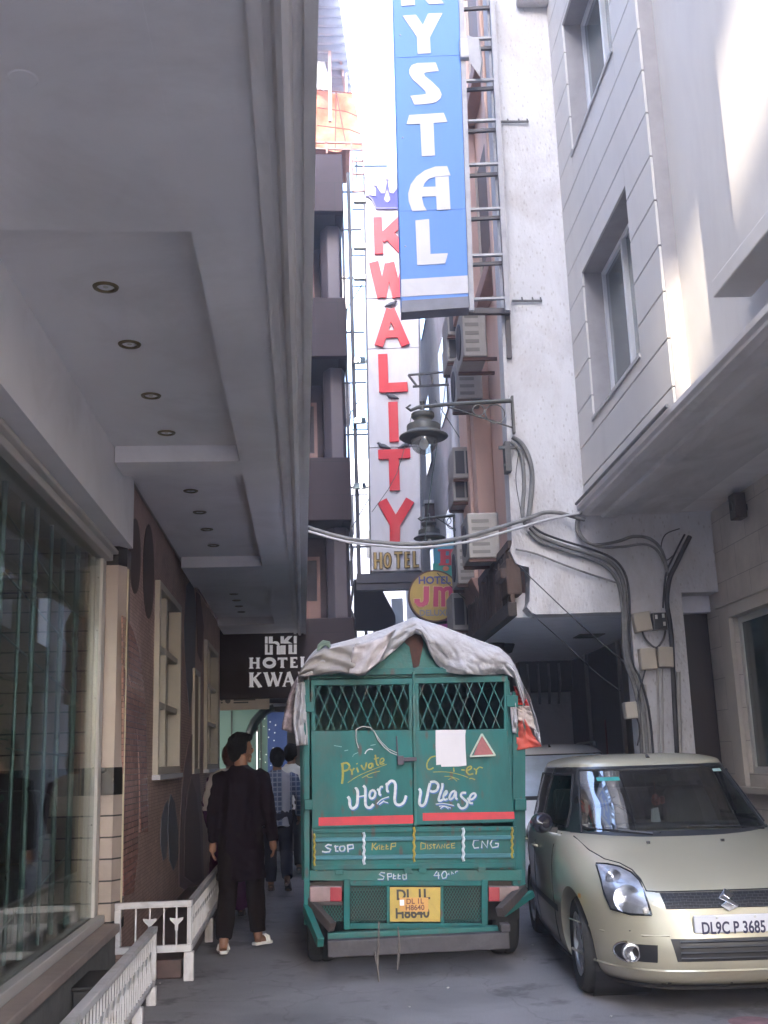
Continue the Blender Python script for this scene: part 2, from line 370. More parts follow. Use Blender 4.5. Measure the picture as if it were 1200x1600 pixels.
cv = onZ(36, 122, ZC, LF); b = MB(); b.lathe([(0.001, ZC - .004), (0.042, ZC - .004), (0.047, ZC - .001)], (cv.x, cv.y, 0), 28, cap=False)
tag(b.build('blanking_plate', M_soffit, None, LF), 'round white cover plate on the flat canopy ceiling overhead', 'cover plate')

# shop: fascia, glass front, pillar, interior
M_granite = mat('grey_granite', (0.13, 0.12, 0.115), 0.45, 0.2, 14, speck=(0.25, 0.22, 0.2), speck_scale=90, speck_amt=0.4, dirt=(0.06, 0.055, 0.05), dirt_amt=0.5)
shop = lthing('glass_shopfront', (-1.6, 4, 0), 'tall glass shop window in a cream metal frame with chrome rods under the canopy', 'shopfront')
b = MB(); b.box(-1.75, -1.31, -3.5, 8.42, 3.17, ZC + 0.12); b.build('fascia', M_soffit, shop, LF)
b = MB()
b.box(-1.57, -1.44, -3.5, 8.30, 3.05, 3.168); b.box(-1.545, -1.40, -3.5, 8.30, 3.10, 3.13)
b.box(-1.56, -1.49, 8.17, 8.30, 0.46, 3.05); b.box(-1.575, -1.54, 8.10, 8.17, 0.46, 3.05)
b.box(-1.57, -1.44, -3.5, 8.30, 0.41, 0.47)
b.build('frame', mat('cream_aluminium', (0.50, 0.47, 0.44), 0.4, 0.05, 4, metal=0.1), shop, LF, bevel=0.006)
b = MB()
for z in (0.7, 1.1, 1.5, 2.0, 2.5, 2.9):
    for yy in (8.20, 8.265): b.lathe([(0.006, 0.0), (0.006, -0.003), (0.001, -0.004)], (-1.525, yy - .033, z), 8, 'y', cap=False)
b.build('frame_screws', M_black, shop, LF)
b = MB()
for a0, a1 in ((-3.5, 1.9), (1.91, 5.0), (5.01, 8.10)): b.box(-1.512, -1.50, a0, a1, 0.47, 3.05)
b.build('glass_pane', glass('shop_glass', (0.86, 0.90, 0.88), 0.16), shop, LF)
b = MB(); b.box(-1.55, -1.33, -3.5, 8.30, 0.35, 0.409); b.build('sill', mat('pinkish_stone', (0.30, 0.24, 0.21), 0.5, 0.15, 6, dirt=(0.12, 0.1, 0.09), dirt_amt=0.4), shop, LF, bevel=0.008)
b = MB(); b.box(-1.6, -1.36, -3.5, 8.32, 0.0, 0.349); b.build('plinth', mat('grey_render', (0.15, 0.145, 0.135), 0.8, 0.15, 5, bump=0.2, dirt=(0.06, 0.055, 0.05), dirt_amt=0.6, dirt_scale=3), shop, LF)
b = MB(); b.box(-1.359, -1.12, -3.5, 8.28, 0.0, 0.06); b.build('kerb_step', mat('dark_step', (0.06, 0.056, 0.052), 0.7, 0.2, 6, dirt=(0.12, 0.11, 0.1), dirt_amt=0.4), shop, LF, bevel=0.01)
# interior shell
b = MB(); b.box(-6, -1.6, -3.5, 8.9, 0.30, 0.42); b.build('interior_floor', mat('shop_floor', (0.35, 0.30, 0.26), 0.35, 0.1, 3), shop, LF)
b = MB(); b.box(-6, -1.58, -3.5, 8.9, 3.25, 3.4); b.box(-6.1, -6, -3.5, 8.9, 0.3, 3.4); b.box(-6, -1.58, -3.6, -3.5, 0.3, 3.4)
b.build('interior_wall', mat('shop_wall', (0.55, 0.50, 0.44), 0.7, 0.15, 2), shop, LF)
M_beige = tile('beige_tile', (0.43, 0.35, 0.30), (0.015, 0.013, 0.013), 5.0, 0.152, 0.006, 0.28, 'XZ', 0.04, 0.4, loc=(1.2, 0.062, 0))
b = MB(); b.box(-6, -1.565, 8.36, 8.46, 0.42, 1.30); b.box(-6, -1.565, 8.36, 8.46, 1.50, 3.25); b.build('interior_end_wall', M_beige, shop, LF)
b = MB(); b.box(-6, -1.565, 8.355, 8.455, 1.301, 1.499); b.build('interior_band', mat('black_tile', (0.018, 0.016, 0.018), 0.2, 0.3, 8), shop, LF)
# shop furniture seen through the glass
ch = lthing('armchair', (-2.15, 7.7, 0.42), 'dark upholstered high-backed chair behind the shop glass', 'chair')
b = MB(); b.box(-2.45, -1.86, 7.45, 8.05, 0.62, 0.86); smoothed(b.build('seat', mat('dark_leather', (0.018, 0.016, 0.02), 0.4, 0.3, 8), ch, LF, bevel=0.05, seg=3))
b = MB(); b.prism([(-2.46, .87), (-1.86, .87), (-1.80, 1.32), (-1.9, 1.36), (-2.48, 1.36)], lambda x, z: (x, 7.98 - .1 * (z - .87), z), lambda x, z: (x, 8.14 - .0 * z, z)); smoothed(b.build('backrest', MC['dark_leather'], ch, LF, bevel=0.03, seg=3))
for sx in (-2.42, -1.9):
    for sy in (7.5, 8.0):
        b = MB(); b.bar((sx, sy, 0.42), (sx, sy, 0.63), 0.04); b.build('leg', M_black, ch, LF)
cb = lthing('display_cabinet', (-2.9, 7.3, 0.42), 'tall dark cabinet with lit yellow shelf deep inside the shop', 'cabinet')
b = MB(); b.box(-3.3, -2.55, 7.0, 7.5, 0.42, 2.7); b.build('carcass', mat('dark_wood', (0.03, 0.022, 0.018), 0.4, 0.3, 6, stretch=(1, 1, .1)), cb, LF, bevel=0.01)
b = MB(); b.box(-2.549, -2.545, 7.05, 7.45, 1.9, 2.5); b.build('lit_shelf', glow('shelf_glow', (0.75, 0.48, 0.12), 0.05), cb, LF)
pb = lthing('potted_plant', (-1.95, 6.35, 0.42), 'green leafy plant in a dark pot behind the shop glass', 'plant')
b = MB(); b.lathe([(0.12, 0.42), (0.16, 0.75), (0.14, 0.76), (0.001, 0.74)], (-1.95, 6.35, 0), 16); smoothed(b.build('pot', M_black, pb, LF))
b = MB(); rr = random.Random(5)
for i in range(150):
    a = rr.random() * 6.28; rad = rr.random() ** .5 * 0.26; z = 1.15 + rr.random() * 1.25; c = Vector((-1.95 + rad * math.cos(a), 6.35 + rad * math.sin(a), z))
    d = Vector((rr.uniform(-1, 1), rr.uniform(-1, 1), rr.uniform(-.9, .4))).normalized(); sd_ = d.cross(Vector((0, 0, 1))).normalized() * .022; l_ = rr.uniform(.07, .14)
    b.add([c - sd_ * .3, c + d * l_ * .5 - sd_, c + d * l_, c + d * l_ * .5 + sd_], [(0, 1, 2, 3)])
b.build('leaves', mat('leaf_green', (0.03, 0.11, 0.06), 0.5, 0.4, 9), pb, LF)
b = MB(); b.tube([(-1.95, 6.35, .7), (-1.94, 6.36, 1.4), (-1.96, 6.34, 2.2)], 0.012, 6); b.build('stem', mat('stem_brown', (0.08, 0.06, 0.03), 0.7), pb, LF)
# chrome rods and stay wires behind the glass
cr = lthing('cable_truss', (-1.6, 6, 0.45), 'thin chrome rods and stay wires bracing the inside of the shop glass', 'rods')
for i, y in enumerate((3.6, 4.3, 5.0, 5.55, 5.89, 6.37, 6.54, 7.04, 7.47, 7.72, 7.87)):
    b = MB(); b.tube([(-1.60 - .02 * (i % 3), y, 0.47), (-1.60 - .02 * (i % 3), y, 3.06)], 0.013 if i % 2 else 0.019, 8); b.build('rod', mat('rod_steel', (0.14, 0.22, 0.20), 0.25, 0.2, 9, metal=0.7), cr, LF)
for (ya, za), (yb, zb) in [((5.6, 2.62), (8.05, 2.30)), ((5.4, 2.30), (8.05, 1.98)), ((6.2, 1.62), (8.05, 1.58)), ((5.5, 0.55), (8.05, 0.95)), ((6.0, 2.9), (8.05, 2.55))]:
    b = MB(); b.tube([(-1.63, ya, za), (-1.63, yb, zb)], 0.006, 6); b.build('stay_wire', MC['rod_steel'], cr, LF)

# beige tiled pillar
pl = lthing('tiled_pillar', (-1.43, 8.45, 0.0), 'beige tiled pillar with black bands at the end of the shop glass', 'pillar')
b = MB(); ch_ = [(-1.49, 8.31), (-1.40, 8.31), (-1.35, 8.40), (-1.35, 8.58), (-1.49, 8.58)]
for z0, z1, nm in ((0.42, 1.30, 'lower_shaft'), (1.50, 3.02, 'upper_shaft')):
    b = MB(); b.prism(ch_, lambda x, y, z0=z0: (x, y, z0), lambda x, y, z1=z1: (x, y, z1))
    b.build(nm, M_beige if z0 < 1 else mat('glossy_beige', (0.44, 0.36, 0.31), 0.18, 0.05, 3), pl, LF)
for z0, z1 in ((1.301, 1.499), (3.021, 3.168), (0.351, 0.419)):
    b = MB(); b.prism([(lerp(-1.42, x, 1.02), lerp(8.445, y, 1.02)) for x, y in ch_], lambda x, y, z0=z0: (x, y, z0), lambda x, y, z1=z1: (x, y, z1)); b.build('band', MC['black_tile'], pl, LF)
b = MB(); b.bar((-1.342, 8.405, 0.42), (-1.342, 8.405, 3.0), 0.012); b.build('brass_strip', mat('pale_strip', (0.5, 0.42, 0.28), 0.4), pl, LF)

# mosaic wall with murals and windows
mw = lthing('mosaic_wall', (-1.5, 13, 0), 'brown mosaic wall with leaf and arch murals running under the canopy', 'wall')
M_mos = tile('brown_mosaic', (0.52, 0.355, 0.295), (0.28, 0.19, 0.16), 0.03, 0.03, 0.0025, 0.6, 'YZ', 0.16, 0.35, spec=0.25)
XW = -1.36
wins = [(10.1, 11.93, 1.42, 3.2), (15.2, 17.2, 1.43, 3.2)]
b = MB(); yy = 8.58
for (a0, a1, z0, z1) in wins:
    b.box(-1.7, XW, yy, a0, 0, 3.75); b.box(-1.7, XW, a0, a1, 0, z0); b.box(-1.7, XW, a0, a1, z1, 3.75); yy = a1
b.box(-1.7, XW, yy, 18.1, 0, 3.75)
b.build('wall_face', M_mos, mw, LF)
def mural(name, pts, m, th=0.006):
    q = MB(); q.prism([tuple(onX(px, py, XW, LF).yz) for px, py in pts], lambda y, z: (XW + 0.001, y, z), lambda y, z: (XW + th, y, z)); q.build(name, m, mw, LF)
M_pink = tile('pink_mosaic', (0.46, 0.24, 0.19), (0.2, 0.1, 0.08), 0.09, 0.045, 0.003, 0.25, 'YZ', 0.14, 0.35)
M_oval = mat('dark_oval', (0.075, 0.048, 0.042), 0.55, 0.2, 30)
M_grey = mat('grey_mosaic', (0.13, 0.13, 0.15), 0.55, 0.2, 30)
M_deep = mat('deep_brown_mosaic', (0.12, 0.06, 0.05), 0.55, 0.2, 30)
def ell(cx, cy, rx, ry, n=28): return [(cx + rx * math.cos(6.2832 * i / n), cy + ry * math.sin(6.2832 * i / n)) for i in range(n)]
mural('oval', ell(210.5, 869, 8.5, 59), M_oval); mural('oval', ell(231.5, 893, 8.5, 74), M_oval)
mural('arch', [(189.5, 962), (196, 966), (206, 985), (216, 1020), (222, 1060), (226, 1110), (228, 1200), (230, 1300), (218, 1300), (216, 1200), (213, 1150), (208, 1100), (201, 1060), (195, 1044), (189.5, 1036)], M_pink, 0.010)
mural('arch', [(189.5, 1040), (194, 1050), (202, 1075), (208, 1110), (212, 1160), (214, 1240), (213, 1330), (206, 1395), (189.5, 1400)], M_pink, 0.016)
mural('leaf', [(256, 1260), (262, 1250), (262, 1300), (259, 1340), (254, 1345), (250, 1320), (251, 1280)], M_grey)
mural('leaf', [(266, 1241), (272, 1255), (277, 1300), (277, 1340), (270, 1360), (264, 1345), (261, 1300), (262, 1262)], M_grey, 0.01)
mural('arch', [(302, 1142), (294, 1160), (288, 1190), (284, 1230), (281, 1280), (279, 1340), (279, 1385), (288, 1390), (300, 1385), (318, 1380), (316, 1300), (312, 1230), (307, 1170)], MC['grey_mosaic'] if False else mat('mauve_mosaic', (0.20, 0.12, 0.11), 0.55, 0.2, 30), 0.008)
mural('arch', [(297, 1214), (291, 1240), (287, 1290), (286, 1370), (300, 1380), (314, 1372), (311, 1290), (305, 1240)], M_deep, 0.014)
mural('leaf', [(291, 915), (300, 905), (306, 945), (304, 1040), (296, 1120), (290, 1050), (287, 980)], M_grey)
mural('leaf', [(306, 925), (312, 930), (318, 980), (314, 1035), (308, 1020)], M_deep)
M_pane = mat('dark_pane', (0.02, 0.022, 0.024), 0.06, 0.2, 3, spec=0.6)
for i, (a0, a1, z0, z1) in enumerate(wins):
    wf = MB(); d = 0.07
    wf.box(-1.46, XW + 0.05, a0, a0 + d, z0, z1); wf.box(-1.46, XW + 0.05, a1 - d, a1, z0, z1); wf.box(-1.46, XW + 0.05, a0 + d, a1 - d, z0, z0 + d); wf.box(-1.46, XW + 0.05, a0 + d, a1 - d, z1 - d, z1)
    mid = lerp(a0, a1, .42); wf.box(-1.45, XW + 0.02, mid - .045, mid + .045, z0 + d, z1 - d)
    for zz in (lerp(z0, z1, .36), lerp(z0, z1, .66)): wf.box(-1.45, XW + 0.015, a0 + d, a1 - d, zz - .03, zz + .03)
    o = wf.build('window_frame', M_cream, mw, LF, bevel=0.006)
    pn = MB(); pn.box(-1.46, -1.44, a0 + d, a1 - d, z0 + d, z1 - d); q = pn.build('pane', M_pane, mw, LF); q.parent = o
    sl = MB(); sl.box(-1.4, XW + 0.075, a0 - .03, a1 + .03, z0 - .045, z0 - .001); sl.build('window_sill', M_white, mw, LF)
nf = MB(); nf.box(XW, XW + 0.035, 13.6, 13.66, 1.39, 2.67); nf.box(XW, XW + .035, 14.3, 14.36, 1.39, 2.67); nf.box(XW, XW + .035, 13.66, 14.3, 1.39, 1.45); nf.box(XW, XW + .035, 13.66, 14.3, 2.61, 2.67)
nf.build('niche_frame', M_cream, mw, LF, bevel=0.004)
nf = MB(); nf.box(XW + .001, XW + 0.012, 13.66, 14.3, 1.45, 2.61); nf.build('niche_panel', mat('ochre_panel', (0.28, 0.2, 0.11), 0.5, 0.1), mw, LF)

# white railings
M_rail = mat('white_gloss_paint', (0.56, 0.54, 0.54), 0.4, 0.06, 6, dirt=(0.25, 0.2, 0.15), dirt_amt=0.6, dirt_scale=6)
def fleuron(q, p, ax):           # small cast bud on a bar: flared cup over a stem
    p = Vector(p); ax = Vector(ax); nrm = ax.cross(Vector((0, 0, 1))) * 0.006
    poly = [(-.010, -.06), (.010, -.06), (.012, -.02), (.045, .012), (.05, .03), (0, .022), (-.05, .03), (-.045, .012), (-.012, -.02)]
    q.prism(poly, lambda u, v: p + ax * u + Vector((0, 0, v)) - nrm, lambda u, v: p + ax * u + Vector((0, 0, v)) + nrm)
r1 = lthing('low_railing', (-1.0, 5.5, 0.0), 'nearer low white metal railing running towards the camera in front of the shop plinth', 'railing')
b = MB(); b.box(-1.03, -0.975, 2.2, 7.62, 0.435, 0.47); b.box(-1.02, -0.985, 2.2, 7.62, 0.11, 0.14); b.box(-1.025, -0.98, 7.585, 7.625, 0.139, 0.436)
b.build('rails', M_rail, r1, LF, bevel=0.006)
b = MB(); y = 2.25; k = 0
while y < 7.58:
    b.box(-1.007, -0.997, y - .006, y + .006, 0.139, 0.436)
    if k % 2: fleuron(b, (-1.002, y, .30), (0, 1, 0))
    y += 0.085; k += 1
b.build('balusters', M_rail, r1, LF)
for yy in (3.0, 4.6, 6.95, 7.55):
    b = MB(); b.box(-1.03, -0.97, yy - .03, yy + .03, 0.0, 0.112 if yy < 7.5 else 0.112); b.build('foot', M_rail, r1, LF, bevel=0.004)
r2 = lthing('planter_railing', (-1.1, 10, 0.0), 'white metal railing box standing out from the mosaic wall beside the dark clothed man', 'railing')
b = MB()
b.box(-1.37, -0.82, 8.29, 8.33, 0.50, 0.545); b.box(-1.37, -0.82, 8.29, 8.33, 0.195, 0.245)
b.box(-1.37, -1.325, 8.291, 8.329, 0.244, 0.501); b.box(-0.855, -0.82, 8.291, 8.329, 0.244, 0.501)
b.box(-0.86, -0.815, 8.331, 13.3, 0.50, 0.54); b.box(-0.86, -0.815, 8.331, 13.3, 0.20, 0.24); b.box(-.855, -.82, 13.26, 13.3, .24, .5)
b.build('rails', M_rail, r2, LF, bevel=0.006)
b = MB()
for i, x in enumerate((-1.22, -1.12, -1.02, -0.93)):
    b.box(x - .006, x + .006, 8.303, 8.317, 0.244, 0.501)
    if i % 2: fleuron(b, (x, 8.31, .40), (1, 0, 0))
y = 8.42; k = 0
while y < 13.25:
    b.box(-0.845, -0.830, y - .012, y + .012, 0.239, 0.501)
    if k % 2: fleuron(b, (-.837, y, .38), (0, 1, 0))
    y += 0.10; k += 1
b.build('balusters', M_rail, r2, LF)
for (x, y) in ((-0.84, 8.31), (-0.84, 10.0), (-0.84, 11.7), (-0.84, 13.25)):
    b = MB(); b.box(x - .035, x + .035, y - .03, y + .03, 0, .196); b.build('foot', M_rail, r2, LF, bevel=0.004)
b = MB(); b.box(-1.355, -0.9, 8.4, 13.2, 0.0, 0.13); tag(b.build('granite_step', mat('maroon_granite', (0.07, 0.035, 0.032), 0.45, 0.3, 12, dirt=(.1, .09, .08), dirt_amt=.5), None, LF, bevel=0.01), 'low dark maroon stone step under the railing box by the wall', 'step')
bx = lthing('black_box', (-1.24, 7.05, 0.06), 'dark box standing on the step between shop plinth and low railing', 'box')
b = MB(); b.box(-1.345, -1.13, 6.75, 7.25, 0.061, 0.25); b.build('body', mat('dark_box', (0.022, 0.02, 0.02), 0.5, 0.3, 6), bx, LF, bevel=0.012)
b = MB(); b.box(-1.35, -1.125, 6.74, 7.26, 0.2505, 0.275); b.build('lid', MC['dark_box'], bx, LF, bevel=0.008)

# upper storeys over the canopy
ub = lthing('left_building', (-4, 8, 4.35), 'pale plastered building rising above the long canopy', 'building')
M_plas = mat('pale_plaster', (0.5, 0.46, 0.42), 0.75, 0.08, 2, bump=0.1)
b = MB(); b.box(-8, -1.55, -0.4, 17.9, 4.345, 13.5); b.box(-8, -1.72, -3.5, 17.9, 3.76, 4.344); b.build('upper_wall', M_plas, ub, LF)
for z in (5.4, 8.4, 11.2):
    for y in (2.5, 6, 9.5, 13, 16):
        b = MB(); b.box(-1.549, -1.50, y - .75, y - .67, z, z + 1.5); b.box(-1.549, -1.50, y + .67, y + .75, z, z + 1.5); b.box(-1.549, -1.5, y - .67, y + .67, z, z + .08); b.box(-1.549, -1.5, y - .67, y + .67, z + 1.42, z + 1.5)
        b.box(-1.549, -1.515, y - .03, y + .03, z + .08, z + 1.42)
        o = b.build('window', M_white, ub, LF); q = MB(); q.box(-1.548, -1.535, y - .67, y + .67, z + .08, z + 1.42); q = q.build('pane', M_pane, ub, LF); q.parent = o
# ================================================================ HOTEL BUILDING at the end of the canopy (frame LF)
HY = 18.2
M_gran = mat('dark_red_granite', (0.04, 0.026, 0.034), 0.5, 0.22, 9, spec=0.15, speck=(0.2, 0.14, 0.14), speck_scale=60, speck_amt=0.4, dirt=(0.11, 0.09, 0.09), dirt_amt=0.35, dirt_scale=1.2)
M_gran2 = tile('granite_slabs', (0.034, 0.023, 0.028), (0.012, 0.02, 0.02), 1.4, 0.6, 0.004, 0.5, 'XZ', 0.16, 0.3, spec=0.12)
hb = lthing('granite_hotel', (-2, 20, 0), 'dark red granite hotel building with stacked deep balconies beyond the canopy', 'building')
XR = 0.90
lv = [(2.53, 3.85), (5.55, 6.68), (8.56, 9.7), (11.42, 12.6)]
for k, (z0, z1) in enumerate(lv):
    b = MB(); b.box(-6, XR, HY, HY + 0.15, z0, z1); b.box(XR - .15, XR, HY + .151, 19.75, z0, z1); o = b.build('balcony_parapet', M_gran2, hb, LF, bevel=0.015)
    b = MB(); b.box(-6, XR - .151, HY + .151, 19.75, z0 + .002, z0 + .22); b.build('balcony_slab', mat('dark_slab', (0.05, 0.045, 0.048), 0.7, 0.15, 3), hb, LF)
b = MB(); b.box(-6, XR - .25, 19.76, 26, 3.0, 13.2); b.box(-6, -1.65, 19.76, 26, 0, 2.99); b.build('wall', M_gran, hb, LF)
M_gcol = mat('grey_granite_column', (0.075, 0.06, 0.075), 0.5, 0.12, 4, dirt=(0.12, 0.1, 0.1), dirt_amt=0.4)
for z0, z1 in ((3.86, 5.54), (6.69, 8.55), (9.71, 11.41)):
    b = MB(); b.prism([(XR - .42, 19.755), (XR - .42, 18.95), (XR - .3, 18.72), (XR - .08, 18.75), (XR - .02, 18.95), (XR - .02, 19.755)], lambda x, y, z0=z0: (x, y, z0), lambda x, y, z1=z1: (x, y, z1))
    b.build('corner_column', M_gcol, hb, LF, bevel=0.02)
    b = MB(); x0, x1 = .0, .36
    b.box(x0, x0 + .06, 19.70, 19.755, z0, z1 - .35); b.box(x1 - .06, x1, 19.70, 19.755, z0, z1 - .35); b.box(x0 + .06, x1 - .06, 19.70, 19.755, z1 - .42, z1 - .35); b.box(x0 + .06, x1 - .06, 19.70, 19.755, z0 + .0, z0 + .5)
    o = b.build('window', mat('reddish_frame', (0.22, 0.11, 0.1), 0.5, 0.1), hb, LF)
    q = MB(); q.box(x0 + .06, x1 - .06, 19.73, 19.75, z0 + .5, z1 - .42); q = q.build('pane', mat('curtained_pane', (0.07, 0.065, 0.075), 0.7, 0.2, 4, spec=.1), hb, LF); q.parent = o
# entrance under the first balcony
M_green = mat('green_glass', (0.10, 0.26, 0.20), 0.12, 0.25, 1.5, spec=0.6)
b = MB(); b.box(-1.64, -.62, 19.3, 19.34, 0, 2.45); b.build('entrance_glazing', glow('entrance_light', (0.10, 0.17, 0.145), 0.03), hb, LF)
b = MB(); b.box(-.62, -.28, 19.31, 19.35, 0.55, 2.35); b.build('blue_poster', glow('blue_light', (0.03, 0.06, 0.18), 0.035), hb, LF)
b = MB()
for i in range(16):
    px, py = 405 + (i * 7.3) % 28, 1118 + (i * 17) % 80; p = onY(px, py, 19.30, LF); b.lathe([(0.011, 0), (0.008, -.006), (0.001, -.007)], (p.x, p.y, p.z), 6, 'y', cap=False)
b.build('poster_lights', glow('tiny_lamp', (0.8, 0.8, 0.7), 0.06), hb, LF)
b = MB(); P = [onY(px, py, 19.22, LF) for px, py in [(383, 1170), (388, 1150), (398, 1128), (412, 1112), (428, 1105)]]; b.tube(P, [.05, .07, .085, .08, .06], 8); smoothed(b.build('curved_arm', mat('dark_green_metal', (0.015, 0.03, 0.03), 0.3), hb, LF))
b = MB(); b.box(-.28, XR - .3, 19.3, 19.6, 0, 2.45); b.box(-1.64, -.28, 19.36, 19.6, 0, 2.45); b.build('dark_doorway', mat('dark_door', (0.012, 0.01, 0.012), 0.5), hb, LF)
for px in (362, 408): b = MB(); p = onY(px, 1150, 19.28, LF); b.box(p.x - .012, p.x + .012, 19.26, 19.295, 0, 2.4); b.build('door_stile', M_black, hb, LF)
b = MB(); p = onY(402, 1150, 19.24, LF); b.tube([(p.x, 19.24, 1.2), (p.x, 19.24, 2.1)], .02, 8); b.build('door_handle', M_chrome, hb, LF)

# wall sign HOTEL KWALITY with emblem
M_sgn = glow('glow_letter', (0.80, 0.79, 0.82), 0.016)  # faint emission makes the letters brighter; crown drop and hologram share it
ks = lthing('hotel_wall_sign', (-0.4, HY, 2.6), 'white metal wall lettering HOTEL KWALITY with square emblem on the granite parapet', 'sign')
O = [0]
def cropmap(ox, oy, k, Y, frame, layer, th):
    def f0(u, v): p = onY(ox + u / k, oy + v / k, Y - layer - th, frame); return Vector((p.x, Y - layer - th, p.z))
    def f1(u, v): p = onY(ox + u / k, oy + v / k, Y - layer - th, frame); return Vector((p.x, Y - layer, p.z))
    return f0, f1
def letter(parent, strokes, m, ox, oy, k, Y, frame, name='letter', th=0.03, gap=0.004, smooth=0, du=0):
    q = MB()
    for i, (w_, pts) in enumerate(strokes):
        f0, f1 = cropmap(ox, oy, k, Y, frame, gap, th + 0.0009 * i)
        q.stroke([(u + du, v) for u, v in pts], w_, f0, f1, smooth=smooth)
    return q.build(name, m, parent, frame)
def seri(x0, x1, y): return (13, [(x0, y), (x1, y)])
K_ = 1200 / 110
Hs = [(50, [(245, 518), (245, 702)]), (50, [(360, 518), (360, 702)]), (26, [(245, 606), (360, 606)]), seri(208, 282, 524), seri(325, 397, 524), seri(208, 282, 696), seri(325, 397, 696)]
Os = [(58, [(555 + 88 * math.cos(t * .3927), 606 + 66 * math.sin(t * .3927)) for t in range(17)])]
Ts = [(52, [(775, 518), (775, 690)]), (34, [(698, 533), (860, 533)]), seri(738, 812, 684), (13, [(702, 520), (702, 565)]), (13, [(856, 520), (856, 565)])]
Es = [(52, [(938, 510), (938, 690)]), (26, [(930, 522), (1025, 522)]), (22, [(938, 598), (1000, 598)]), (26, [(930, 676), (1030, 676)]), (12, [(1024, 512), (1024, 550)]), (12, [(1030, 645), (1030, 688)])]
Ls = [(52, [(1118, 505), (1118, 680)]), (26, [(1095, 668), (1210, 668)]), seri(1080, 1156, 510), (12, [(1206, 635), (1206, 680)])]
for s_ in (Hs, Os, Ts, Es, Ls): letter(ks, s_, M_sgn, 370, 980, K_, HY, LF)
K2 = [(62, [(248, 772), (248, 1018)]), (30, [(262, 905), (385, 782)]), (62, [(295, 870), (398, 1018)]), seri(208, 290, 778), seri(345, 415, 778), seri(208, 290, 1014), seri(355, 430, 1014)]
W2 = [(62, [(490, 772), (562, 1005)]), (30, [(565, 1005), (628, 800)]), (62, [(612, 772), (690, 1003)]), (30, [(692, 1003), (762, 772)]), seri(450, 530, 776), seri(580, 650, 776), seri(725, 780, 774)]
A2 = [(30, [(878, 770), (800, 1008)]), (62, [(880, 762), (966, 1002)]), (24, [(835, 925), (930, 922)]), seri(775, 840, 1005), seri(925, 1000, 1000)]
L2 = [(62, [(1080, 762), (1080, 998)]), (28, [(1060, 985), (1190, 980)]), seri(1040, 1120, 765), (12, [(1186, 940), (1186, 990)])]
I2 = [(62, [(1270, 758), (1270, 992)]), seri(1230, 1310, 762), seri(1230, 1310, 988)]
T2 = [(62, [(1440, 755), (1440, 990)]), (34, [(1345, 770), (1535, 768)]), seri(1400, 1480, 986)]
Y2 = [(60, [(1590, 755), (1665, 880)]), (30, [(1740, 753), (1670, 880)]), (60, [(1668, 870), (1668, 986)]), seri(1560, 1640, 758), seri(1705, 1775, 755), seri(1630, 1706, 984)]
for s_ in (K2, W2, A2, L2, I2, T2, Y2): letter(ks, s_, M_sgn, 370, 980, K_, HY, LF)
q = MB()
f0, f1 = cropmap(370, 980, K_, HY, LF, 0.004, 0.03)
for (a, c, d, e) in [(480, 160, 525, 275), (545, 158, 612, 275), (745, 155, 803, 275), (970, 150, 1022, 275), (480, 292, 525, 465), (526, 432, 559, 465), (560, 305, 612, 465), (680, 320, 744, 462), (745, 310, 832, 460), (880, 297, 945, 455), (946, 430, 969, 455), (970, 295, 1022, 455)]:
    q.prism([(a, c), (d, c), (d, e), (a, e)], f0, f1)
f0, f1 = cropmap(370, 980, K_, HY, LF, 0.004, 0.032)
q.prism([(803, 222), (870, 152), (945, 150), (868, 235), (945, 275), (803, 275)], f0, f1)
q.prism([(612, 250), (650, 237), (700, 246), (728, 280), (728, 319), (690, 319), (690, 300), (640, 275), (612, 275)], f0, f1)
q.build('emblem', M_sgn, ks, LF)
nb = lthing('notice_board', (-1, HY + .05, 2.3), 'pale notice strip with dark round mark under the dark hotel wall sign', 'sign')
p0 = onY(344, 1086, HY + .1, LF); p1 = onY(421, 1108, HY + .1, LF)
b = MB(); b.box(p0.x, p1.x, HY + .06, HY + .1, p1.z, p0.z - .02); b.build('panel', mat('pale_board', (0.42, 0.36, 0.3), 0.5, 0.06), nb, LF)
b = MB(); c = onY(356, 1095, HY + .06, LF); b.lathe([(0.045, 0), (0.04, -.006), (0.001, -.007)], (c.x, HY + .059, c.z), 16, 'y', cap=False)
for (xa, xb, yy_) in ((365, 388, 1090), (365, 399, 1094), (365, 388, 1098), (345, 348, 1090), (345, 348, 1094), (345, 348, 1098)):
    u0 = onY(xa, yy_, HY + .055, LF); u1 = onY(xb, yy_, HY + .055, LF); b.box(u0.x, u1.x, HY + .052, HY + .059, u0.z - .012, u0.z + .012)
b.build('print', M_black, nb, LF)

# ---------------------------------------------------------------- tall projecting sign KWALITY HOTEL
SY = 18.8
M_wsign = mat('white_sign_face', (0.54, 0.53, 0.57), 0.4, 0.05, 2, dirt=(0.40, 0.37, 0.38), dirt_amt=0.55, dirt_scale=2.2, stretch=(1, 1, .25))
M_red = mat('red_letter', (0.60, 0.02, 0.035), 0.35, 0.08, 2, spec=0.3, coat=0.05)
kv = thing('projecting_sign', (1.1, SY + .15, 4.7), 'tall white projecting sign with blue crown and stacked red letters KWALITY', 'sign')
zs = [4.72, 5.95, 8.35, 10.02, 11.0, 12.6]
xl = lambda z: 0.64 + (z - 4.7) * 0.0125
b = MB()
sxl = lambda y: 569.5 + (y - 270) * .0178
sxr = lambda y: 652 + (y - 270) * .0086
def spx(L_): return [(onY(x_, y_, SY).x, onY(x_, y_, SY).z) for x_, y_ in L_]
